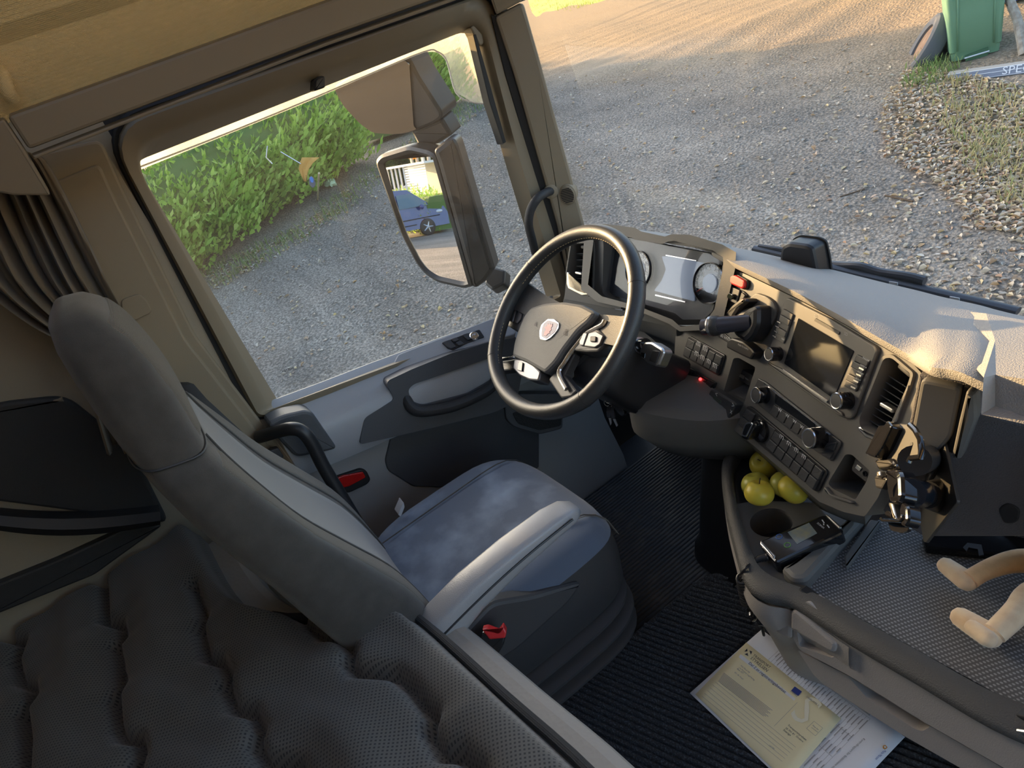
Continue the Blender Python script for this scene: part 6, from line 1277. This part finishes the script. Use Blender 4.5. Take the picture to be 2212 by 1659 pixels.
pst = thing('wooden_stake', 'pale wooden stake standing by the hedge', 'stake', onground(686, 432)); obj('stake', MB().tube([onground(686, 432), dep(689, 374, 9.3)], .014, 8), mat('pale wood', (.6, .5, .3), .8), pst)
bgp = onground(715, 402); bg_ = thing('plastic_bag', 'crumpled pale green plastic bag on the ground by the hedge', 'bag', bgp); mbb = MB().ball(bgp + (0, 0, .05), (.16, .10, .06), seg=14, rings=8)
mbb.V = [v + rng.normal(0, .014, 3) for v in mbb.V]; obj('film', mbb, mat('pale green plastic', (.55, .72, .5), .4), bg_, ang=20)
def conifer(seed, H=7.0):
    r2 = np.random.default_rng(seed); V = []; F = []
    for k in range(2600):
        u = r2.random() ** 1.3; z = .3 + (H - .3) * u; R_ = (1 - u) * 1.75 + .12; a = r2.uniform(0, 6.283); rr_ = R_ * (.55 + .45 * r2.random())
        fronds(V, F, np.array([rr_ * math.cos(a), rr_ * math.sin(a), z]), np.array([math.cos(a), math.sin(a), -.25 + .5 * r2.random()]), np.array([0, 0, 1.]), .7 * r2.uniform(.6, 1.2), .16)
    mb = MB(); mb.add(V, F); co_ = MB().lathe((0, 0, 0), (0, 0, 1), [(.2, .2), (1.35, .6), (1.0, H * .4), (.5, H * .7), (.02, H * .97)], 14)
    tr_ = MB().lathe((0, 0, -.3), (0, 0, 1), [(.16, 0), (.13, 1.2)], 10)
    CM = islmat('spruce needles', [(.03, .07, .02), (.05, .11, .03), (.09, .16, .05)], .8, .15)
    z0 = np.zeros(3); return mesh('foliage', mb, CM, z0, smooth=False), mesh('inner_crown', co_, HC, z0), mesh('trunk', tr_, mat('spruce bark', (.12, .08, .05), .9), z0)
CMs = conifer(21)
def plant(meshes, names, x, y, s, rot, name, label, cat_, group):
    t = thing(name, label, cat_, (x, y, terr(x, y)), group); t.rotation_euler = (0, 0, rot); t.scale = (s, s, s)
    for me, nm in zip(meshes, names): o = bpy.data.objects.new(nm, me); COL.objects.link(o); o.parent = t
def broadleaf(seed):
    r2 = np.random.default_rng(seed); V = []; F = []
    for k in range(3200):
        d_ = nrm(r2.normal(0, 1, 3)); c = np.array([0, 0, 8.0]) + d_ * np.array([2.8, 2.8, 4.7]) * (.9 + .08 * r2.random())
        fronds(V, F, c, d_ * (1, 1, .1) + r2.normal(0, .5, 3) * (1, 1, .3), nrm(r2.normal(0, 1, 3)), .55 * r2.uniform(.6, 1.2), .18)
    mb = MB(); mb.add(V, F); z0 = np.zeros(3)
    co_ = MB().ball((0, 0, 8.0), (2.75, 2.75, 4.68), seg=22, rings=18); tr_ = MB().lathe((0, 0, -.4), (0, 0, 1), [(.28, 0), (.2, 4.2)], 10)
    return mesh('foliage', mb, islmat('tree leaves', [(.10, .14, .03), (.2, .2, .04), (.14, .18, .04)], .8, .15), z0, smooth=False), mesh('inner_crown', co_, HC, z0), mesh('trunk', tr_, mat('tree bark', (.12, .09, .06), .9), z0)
BLs = broadleaf(41)
sdir = nrm((SUN[0], SUN[1], 0)); ndir = np.array([sdir[1], -sdir[0], 0]); sl_p = SUN[2] / math.hypot(SUN[0], SUN[1])
for i, (dist, ns_) in enumerate([(12, (-1.25, -.2, .8, 1.7)), (30, np.arange(3.2, 12.2, 1.25))]):  # unseen trees added; tops set so their shadow edge crosses cab and yard
    for n_ in ns_:
        pos = sdir * dist + ndir * n_; z0_ = .785 if i == 0 else .8 - .245 * (n_ - 1.5) if n_ < 8.36 else -.88 - .455 * (n_ - 8.36); top_ = z0_ + sl_p * dist; base_ = terr(pos[0], pos[1])
        plant(BLs, ('foliage', 'inner_crown', 'trunk'), pos[0], pos[1], (top_ - base_) / 12.7, 1.3 * n_, 'shade_tree', ['unseen small tree added in a row to shade the cab', 'unseen taller tree in the far row added to shade the yard'][i], 'tree', ['row of small trees added for shade', 'far row of trees added for shade'][i])
# ------------------------------------------------------------------ bin, tyre, skirt panel, crate, branch
def lframe(px, py):
    v = nrm(ray(px, py)); r_ = nrm(np.cross(v, (0, 0, 1))); return v, r_, nrm(np.cross(r_, v))
bp0 = onground(2108, 128); bv, brt, _ = lframe(2108, 80); bd_ = np.linalg.norm((bp0 - CAM)) * np.dot(nrm(bp0 - CAM), nrm(RW[:, 2])); bwid = 112 * bd_ / FPX
bf = nrm(np.array([-bv[0], -bv[1], 0])); brt = np.array([-bf[1], bf[0], 0]); brt = brt if np.dot(brt, nrm(np.cross(bv, (0, 0, 1)))) > 0 else -brt
ca, sa = math.cos(.12), math.sin(.12); bf, brt = bf * ca + brt * sa, brt * ca - bf * sa
wb = thing('wheelie_bin', 'green plastic wheelie bin standing on the verge', 'bin', bp0); GB = mat('bin green plastic', (.17, .32, .19), .5)
k_ = bwid / .55
R = []
for z, hw, hd2 in [(.02, .215, .22), (.10, .222, .23), (.11, .232, .24), (.5, .25, .28), (.95, .272, .325), (.97, .29, .345), (1.03, .29, .345)]:
    R.append([bp0 - bf * .26 * k_ + (brt * a + bf * b) * k_ + np.array([0, 0, z * k_]) for a, b in rnd([np.array(q) for q in [(-hw, -hd2), (hw, -hd2), (hw, hd2), (-hw, hd2)]], .05, 4)])
obj('tub', MB().loft(R), GB, wb, ang=40)
bo = bp0 + bf * (.23 * k_ - .26 * k_); BPn = PL(bo, bf, brt)
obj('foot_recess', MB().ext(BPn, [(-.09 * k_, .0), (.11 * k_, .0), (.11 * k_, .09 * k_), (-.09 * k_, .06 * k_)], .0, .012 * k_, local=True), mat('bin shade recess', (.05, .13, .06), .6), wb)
obj('axle', MB().tube([bo + bf * .02 - brt * .10 * k_ + (0, 0, .035), bo + bf * .02 + brt * .12 * k_ + (0, 0, .05)], .008, 8), M['white_paint'], wb)
for s in (-1, 1): obj('wheel', MB().lathe(bp0 - bf * .5 * k_ + brt * s * .24 * k_ + (0, 0, .1), brt, [(.02, -.03), (.1, -.025), (.1, .025), (.02, .03)], 20), M['black'], wb)
for s in (-.16, .16): obj('rib', MB().loft([[bo + bf * d * k_ + brt * (s + q) * k_ + np.array([0, 0, z * k_]) for q in (-.008, .008)] for z, d in [(.12, .014), (.5, .054), (.94, .098)]], closed=False), GB, wb, solid=.012)
obj('lid', MB().ext(PL(bp0 - bf * .26 * k_ + (0, 0, 1.03 * k_), (0, 0, 1), brt), [(-.3 * k_, -.36 * k_), (.3 * k_, -.36 * k_), (.3 * k_, .36 * k_), (-.3 * k_, .36 * k_)], 0, .06 * k_, r=.06, bev=.03, local=True), GB, wb)
tv, trt, tup = lframe(2003, 100); tb0 = onground(1972, 150); tdep = np.dot(tb0 - CAM, RW[:, 2]); tcn = dep(2004, 101, tdep * 1.01)
tax = nrm(-.80 * trt + .54 * tup - .20 * tv); R0 = 66 * tdep / FPX
ty = thing('old_tyre', 'old car tyre with rusty rim leaning against the green bin', 'tyre', tb0)
obj('tyre', MB().lathe(tcn, tax, [(R0 * .62, -.085), (R0 * .85, -.10), (R0 * .96, -.08), (R0, -.05), (R0, .05), (R0 * .96, .08), (R0 * .85, .10), (R0 * .62, .085), (R0 * .6, .06), (R0 * .6, -.06), (R0 * .62, -.085)], 40), mat('weathered tyre rubber', (.11, .11, .115), .85, bump=('cell', 60, .8)), ty)
obj('rim', MB().lathe(tcn, tax, [(R0 * .60, .060), (R0 * .57, .064), (R0 * .54, .05), (R0 * .5, -.03), (R0 * .3, -.05), (R0 * .1, -.04), (.005, -.04)], 32), mat('rusty steel', (.30, .18, .10), .8, var=12, col2=(.18, .09, .05)), ty)
pn = thing('side_skirt_panel', 'long grey side skirt panel with pale lettering lying on the verge', 'panel', onground(2120, 178))
s0, s1_ = onground(2042, 181), onground(2260, 152); sx_ = nrm(s1_ - s0); sup = nrm(np.cross(np.cross(sx_, (0, 0, 1)), sx_)); sup = sup if sup[2] > 0 else -sup; sn = np.cross(sx_, sup); sn = sn if np.dot(sn, CAM - s0) > 0 else -sn
SPl = PL(s0, nrm(sn + sup * .5), sx_); hgt = 18 * np.dot(s0 - CAM, RW[:, 2]) / FPX; Ls = np.linalg.norm(s1_ - s0)
obj('front_face', MB().ext(SPl, [(0, 0), (Ls, 0), (Ls, hgt * 1.1), (0, hgt)], -.02, 0, local=True, bev=.004), mat('skirt blue grey', (.20, .22, .27), .5), pn)
tpq = PL(SPl.g(0, hgt, -.02), nrm(sup + sn * .1), sx_); obj('top_face', MB().ext(tpq, [(0, 0), (Ls, 0), (Ls, hgt * 1.1), (0, hgt * 1.1)], -.01, 0, local=True, bev=.003), mat('skirt beige grey', (.42, .39, .34), .6), pn)
mb = MB()
for q0, q1 in ((.93, 1.0), (.52, .57), (.06, .10)): mb.ext(SPl, [(0.02, hgt * q0), (Ls, hgt * q0 * 1.08), (Ls, hgt * q1 * 1.08), (.02, hgt * q1)], 0, .003, local=True)
obj('pale_stripes', mb, M['white_paint'], pn)
text3('SPECIAL', SPl.g(Ls * .58, hgt * .18, .004), SPl.g(Ls * 1.05, hgt * .18, .004), SPl.n, M['white_paint'], pn, hs=.9)
wbx = thing('white_blue_container', 'white and blue container standing behind the green bin', 'container', bp0 - bf * 1.6 + brt * .62)
cb0 = bp0 - bf * 1.6 + brt * .62; cb0[2] = terr(cb0[0], cb0[1])
for nm, z0, z1, mt_ in (('blue_base', .0, .42, mat('container blue', (.04, .09, .42), .4)), ('white_top', .42, 1.3, M['white_paint'])):
    obj(nm, MB().ext(PL(cb0, (0, 0, 1), brt), [(-.22, -.3), (.22, -.3), (.22, .3), (-.22, .3)], z0, z1, r=.05, bev=.02, local=True), mt_, wbx)
br0 = onground(2212, 118); tr2 = thing('young_tree', 'thin pale trunk leaning at the edge of the verge', 'tree', br0)
tdp = np.dot(br0 - CAM, RW[:, 2]); obj('trunk', MB().tube(cat([br0, dep(2200, 50, tdp), dep(2182, 2, tdp), dep(2165, -60, tdp)]), [.05] * 6 + [.045] * 7 + [.035] * 6, 10), mat('pale bark', (.45, .40, .33), .9, var=20, col2=(.25, .2, .15)), tr2)
for q in [((2195, 30), (2170, 5)), ((2200, 60), (2230, 40))]: obj('twig', MB().tube([dep(*q[0], tdp), dep(*q[1], tdp)], .008, 6), M['stem'], tr2)
for i, (a, b) in enumerate([((1815, 428), (1868, 412)), ((1912, 425), (1972, 438))]): g = thing('fallen_twig', ['short dark twig on the gravel before the verge', 'longer dark twig lying nearer the verge'][i], 'twig', onground(*a)); obj('stick', MB().tube([onground(*a) + (0, 0, .012), onground(*b) + (0, 0, .014)], .009, 6), M['stem'], g)
# ------------------------------------------------------------------ exterior mirrors on the driver side
MN = nrm((.30, -.945, .131)); mo = at(925, 480, 'x', -1.40); MP_ = PL(mo, MN, (.95, .30, 0))
mm = thing('main_mirror', 'tall exterior main mirror showing a blue van', 'mirror', MP_.w(1010, 615))
gl_ = d4((225, 320), (270, 290), (660, 258), (700, 280), (720, 330), (1020, 1440), (1040, 1480), (1000, 1490), (760, 1440), (640, 1360), (560, 1260), (430, 1040))
hs_ = d4((150, 300), (200, 235), (470, 150), (660, 195), (720, 230), (745, 320), (1060, 1450), (1070, 1490), (1000, 1510), (740, 1450), (620, 1370), (540, 1270), (400, 1000))
obj('mirror_glass', MB().ext(MP_, gl_, -.004, .0, r=.012), M['mirror'], mm, label='reflecting mirror glass')
q0 = rnd(MP_.L(hs_), .02, 4); q0 = q0 if area(q0) > 0 else q0[::-1]
obj('mirror_housing', MB().loft([[MP_.g(*p, d) for p in inset(q0, i_)] for i_, d in [(.022, -.003), (.010, .010), (.0, .006), (-.004, -.02), (.006, -.08), (.03, -.12)]], cap=False), M['mirror_black'], mm, ang=50)
q1 = inset(q0, .03); obj('housing_back', MB().add([MP_.g(*p, -.12) for p in q1], [tuple(range(len(q1)))]), M['mirror_black'], mm)
MS = PL(MP_.w(*d4((1000, 800))[0], -.02), (.75, -.66, .05), (.66, .75, 0))
obj('mirror_arm_column', MB().ext(MS, d4((700, 190), (840, 78), (900, 80), (930, 130), (1285, 1320), (1260, 1350), (1200, 1440), (1110, 1500), (1070, 1490), (750, 320)), -.06, .02, r=.012, bev=.015), M['mirror_black'], mm)
obj('column_seam', MB().tube([MS.w(*p, .0205) for p in d4((870, 95), (920, 190), (1080, 720), (1250, 1320))], .0018, 6), M['seal'], mm)
lo_ = [MS.w(*d4(p)[0], d) for p, d in [((1180, 1400), 0), ((1260, 1420), .0), ((1350, 1440), 0), ((1480, 1480), 0)]]
obj('lower_bracket', MB().ext(PL(at(1078, 610, 'x', -1.34), (.4, -.5, .75), (1, .2, 0)), d4((1195, 1420), (1285, 1320), (1390, 1350), (1380, 1480), (1260, 1540), (1190, 1480)), -.03, .01, r=.008, bev=.008), M['mirror_black'], mm)
obj('pivot', MB().lathe(at(1120, 632, 'x', -1.28) - (0, 0, .05), (.05, -.1, 1), [(.062, -.05), (.062, .0), (.058, .03), (.05, .055), (.03, .07), (.002, .074)], 28), M['mirror_black'], mm)
obj('pivot_base', MB().lathe(at(1120, 632, 'x', -1.28) - (0, 0, .16), (.05, -.1, 1), [(.10, -.05), (.085, .03), (.066, .07)], 28), mat('painted mirror foot', (.30, .32, .35), .4), mm)
WN = nrm((.42, -.86, -.10)); wo = at(840, 220, 'x', -1.42); WPl = PL(wo, WN, (.9, .42, 0))
wm = thing('wide_angle_mirror', 'upper wide angle exterior mirror with dusty glass, its brown reflection painted in', 'mirror', WPl.w(800, 285))
gw_ = d2((385, 605), (500, 545), (640, 470), (870, 410), (900, 440), (930, 860), (950, 880), (880, 905), (780, 915), (650, 905), (560, 840), (450, 720))
hw_ = d2((370, 600), (500, 520), (640, 450), (880, 385), (960, 540), (1110, 770), (1112, 810), (1060, 850), (960, 890), (880, 918), (780, 930), (640, 915), (550, 850), (430, 720))
obj('mirror_housing', MB().ext(WPl, hw_, -.09, -.004, r=.012, bev=.008), M['mirror_black'], wm, ang=50)
obj('mirror_glass', MB().ext(WPl, gw_, -.006, .002, r=.015), M['mirror_wide'], wm)
obj('neck', MB().ext(WPl, d2((880, 915), (960, 880), (1090, 830), (1160, 945), (1060, 1010), (930, 1010)), -.08, -.02, r=.008, bev=.01), M['mirror_black'], wm)
# wind deflector on the window top edge, outside the glass
dfp = PL((-1.19, .5, 1.4), (1, 0, 0), (0, 1, 0))
wd_o = thing('wind_deflector', 'tinted acrylic wind deflector along the top of the driver window', 'wind deflector', dfp.w(1000, 200))
obj('acrylic', MB().ext(dfp, [(275, 330), (650, 175), (1030, 20), (1090, 200), (1062, 228), (1020, 220), (985, 200), (965, 130), (945, 112), (915, 112), (640, 230), (290, 372)], -.002, .002, r=.01), M['deflector'], wd_o)
obj('edge_glint', MB().tube(cat([dfp.w(*p, .003) for p in [(288, 366), (470, 296), (640, 227), (780, 168), (915, 112), (945, 112), (965, 132), (985, 200), (1020, 221), (1050, 224)]], 4), .0022, 6), M['white_paint'], wd_o)  # white tube paints the light caught along the acrylic edge
# cab outer skin so that no daylight leaks round the trims
sk2 = MB().box((-1.17, .55, 1.60), (.04, 1.4, .30)); sk2.box((-1.17, -.45, .75), (.04, 1.0, 1.7)); sk2.box((-1.19, .6, .25), (.04, 1.2, .75))
sk2.box((-1.17, -.45, 1.55), (.04, 1.02, .3)); struct('wall_outer', sk2, M['seal'], label='dark outer skin of the cab side', cat_='bodywork')
# ------------------------------------------------------------------ the yard behind the truck, seen in the main mirror
def mray(px, py):
    p = MP_.w(px, py); d = nrm(p - CAM); return p, d - 2 * np.dot(d, MN) * MN
p_, r_ = mray(930, 508); tg_ = (-1.45 - p_[2]) / r_[2]; vw = p_ + r_ * tg_; rh = nrm(np.array([r_[0], r_[1], 0])); side = np.array([-rh[1], rh[0], 0]); side = side if side[0] > 0 else -side
fd = nrm(side * .93 + rh * .36); fs = np.array([-fd[1], fd[0], 0]); fs = fs if np.dot(fs, -rh) > 0 else -fs      # fs faces the mirror
van = thing('blue_van', 'dark blue van parked behind the truck, seen in the main mirror', 'van', vw - fd * 1.5 - fs * .85)
VB = mat('van blue paint', (.02, .045, .20), .25, coat=.6); VG_ = mat('van window', (.10, .16, .20), .1)
def vp(l, w_, h): return vw + fd * l - fs * (.12 - w_) + np.array([0, 0, h])
prof_ = [(-4.0, .35), (-4.0, 1.0), (-3.9, 1.75), (-3.7, 1.92), (-1.6, 1.95), (-.55, 1.88), (.28, 1.22), (.86, 1.02), (.97, .78), (.97, .3)]
obj('body', MB().loft([[vp(l, w_ - (.16 if h > 1.2 else .04 if h > 1 else 0) * (1 if w_ > -.9 else -1), h) for l, h in prof_] for w_ in (.0, -1.85)]), VB, van, ang=30)
wq = PL(vp(-1, -.10, 1.4), nrm(fs + np.array([0, 0, .15])), fd)
for x0, x1, xt0, xt1 in ((-3.6, -2.35, -3.55, -2.35), (-2.25, -1.15, -2.25, -1.15), (-1.05, .20, -1.05, -.42)): obj('window', MB().add([vp(x0, -.02, 1.18), vp(x1, -.02, 1.18), vp(xt1, -.12, 1.72), vp(xt0, -.12, 1.72)], [(0, 1, 2, 3)]), VG_, van)
for l in (0, -2.95):
    obj('tyre', MB().lathe(vp(l, .02, .33), fs, [(.2, -.2), (.33, -.18), (.34, -.02), (.32, .01), (.24, .02)], 28), M['black'], van); w_o = obj('alloy_wheel', MB().lathe(vp(l, .02, .33), fs, [(.24, .012), (.225, -.02), (.22, -.06), (.02, -.06)], 28), M['black'], van)
    mb = MB()
    for k in range(5): a = k * 1.2566; d_ = fd * math.cos(a) + np.array([0, 0, 1]) * math.sin(a); mb.tube([vp(l, .015, .33), vp(l, .015, .33) + d_ * .22], [.05, .035], 6)
    obj('spokes', mb, M['alu'], w_o)
for h in (.5, .72): obj('side_moulding', MB().tube([vp(-3.9, .01, h), vp(.6 if h > .6 else -.45, .01, h)], .02, 6), M['black'], van)
obj('door_mirror', MB().ball(vp(-.15, .12, 1.15), (.10, .08, .10)), VB, van); obj('headlamp', MB().ball(vp(.6, -.12, .86), (.2, .16, .08)), M['white_paint'], van)
def mpt(px, py, dist):
    p, r = mray(px, py); q = p + r * dist / math.hypot(r[0], r[1]); q[2] = -1.45; return q
hA, hB = mpt(838, 430, 33), mpt(945, 440, 27)
hedge('clipped_hedge', 'clipped green hedge behind the blue van, seen in the main mirror', [hA + (hB - hA) * t for t in np.linspace(-.3, 1, 9)], 1.7, 1.5, 3500, 9, .3)
sA, sB = mpt(826, 360, 72), mpt(926, 400, 66); su = nrm(sB - sA); sL = np.linalg.norm(sB - sA); sf_ = np.array([su[1], -su[0], 0]); sf_ = sf_ if np.dot(sf_, -rh) > 0 else -sf_
shd = thing('white_carport', 'long white slatted carport in the distance, seen in the main mirror', 'carport', (sA + sB) / 2)
z_ = np.array([0, 0, 1.])
obj('rear_wall', MB().box((sA + sB) / 2 - sf_ * 3 + z_ * 1.5, (sL, .1, 3.0), (su, -sf_, z_)), mat('carport white', (.72, .72, .70), .7), shd); obj('roof', MB().box((sA + sB) / 2 - sf_ * 1.5 + z_ * 3.1, (sL + .6, 3.6, .2), (su, sf_, z_)), M['white_paint'], shd)
for k in range(6): obj('post', MB().box(sA + su * sL * k / 10 + z_ * 1.5, (.14, .14, 3)), M['white_paint'], shd)
for k in range(12): obj('slat', MB().box(sA + su * sL * .76 + z_ * (.3 + .23 * k), (sL * .48, .05, .17), (su, sf_, z_)), M['white_paint'], shd)
pc = thing('parked_car', 'small pale car with red lamp parked in the carport', 'car', sA + su * sL * .38 - sf_ * 1.0)
obj('body', MB().ball(sA + su * sL * .38 - sf_ * 1.0 + z_ * .75, (.9, 1.2, .6)), mat('pale car paint', (.5, .5, .48), .3), pc); obj('tail_lamp', MB().ball(sA + su * sL * .46 + sf_ * .1 + z_ * .7, (.15, .1, .3)), M['red'], pc)
rdA, rdB = mpt(935, 433, 45), mpt(985, 430, 45)
mbr = MB().grid([[np.array([*(mpt(px, 436, d_))[:2], -1.43]) for px in (920, 945, 975, 1010)] for d_ in (34, 42, 50)]); obj('dirt_road', mbr, mat('warm dirt road', (.40, .27, .16), .9, bump=('noise', 3, .4)), kind='structure', label='brown dirt road behind the yard', cat_='road')
mbl = MB().grid([[np.array([*(mpt(px, 420, d_))[:2], -1.42]) for px in (900, 935, 975, 1020)] for d_ in (51, 60, 75)]); obj('far_lawn', mbl, mat('far lawn', (.42, .42, .05), .9), kind='structure', label='bright lawn behind the dirt road', cat_='lawn')
def birch(seed):
    r2 = np.random.default_rng(seed); V = []; F = []
    for k in range(5200):
        d_ = nrm(r2.normal(0, 1, 3)); c = np.array([0, 0, 8.5]) + d_ * np.array([2.6, 2.6, 4.6]) * r2.random() ** .45; u, v = nrm(r2.normal(0, 1, 3)), nrm(r2.normal(0, 1, 3)); s_ = .20; b = len(V); V += [c + u * s_, c + v * s_, c - u * s_, c - v * s_]; F.append((b, b + 1, b + 2, b + 3))
    mb = MB(); mb.add(V, F); tr_ = MB()
    for q in range(4): a = q * 1.6; tr_.tube([(.2 * math.cos(a), .2 * math.sin(a), -.3), (.5 * math.cos(a), .5 * math.sin(a), 5), (1.2 * math.cos(a), 1.2 * math.sin(a), 10)], [.16, .12, .04], 7)
    z0 = np.zeros(3); return mesh('foliage', mb, islmat('autumn birch leaves', [(.75, .36, .03), (.85, .48, .05), (.8, .42, .04)], .7, .4), z0, smooth=False), mesh('trunk', tr_, mat('birch bark', (.6, .58, .52), .8), z0)
BMs = birch(31)
for i, (px, dist, s_) in enumerate([(905, 78, .95), (930, 72, 1.0), (955, 80, .95)]):
    q = mpt(px, 400, dist); t = thing('birch_tree', ['orange birch above the carport, left of three in the mirror', 'tall orange birch, middle of three in the mirror', 'orange birch, right of three in the mirror'][i], 'tree', q); t.scale = (s_,) * 3
    for me, nm in zip(BMs, ('foliage', 'trunk')): o = bpy.data.objects.new(nm, me); COL.objects.link(o); o.parent = t
for k in range(6):
    q = mpt(800 + 26 * k, 390, 104 + 8 * (k % 2)); plant(CMs, ('foliage', 'inner_crown', 'trunk'), q[0], q[1], 1.35, k, 'far_spruce', 'distant dark spruce behind the carport, seen in the mirror', 'tree', 'distant spruces')
flush_text()
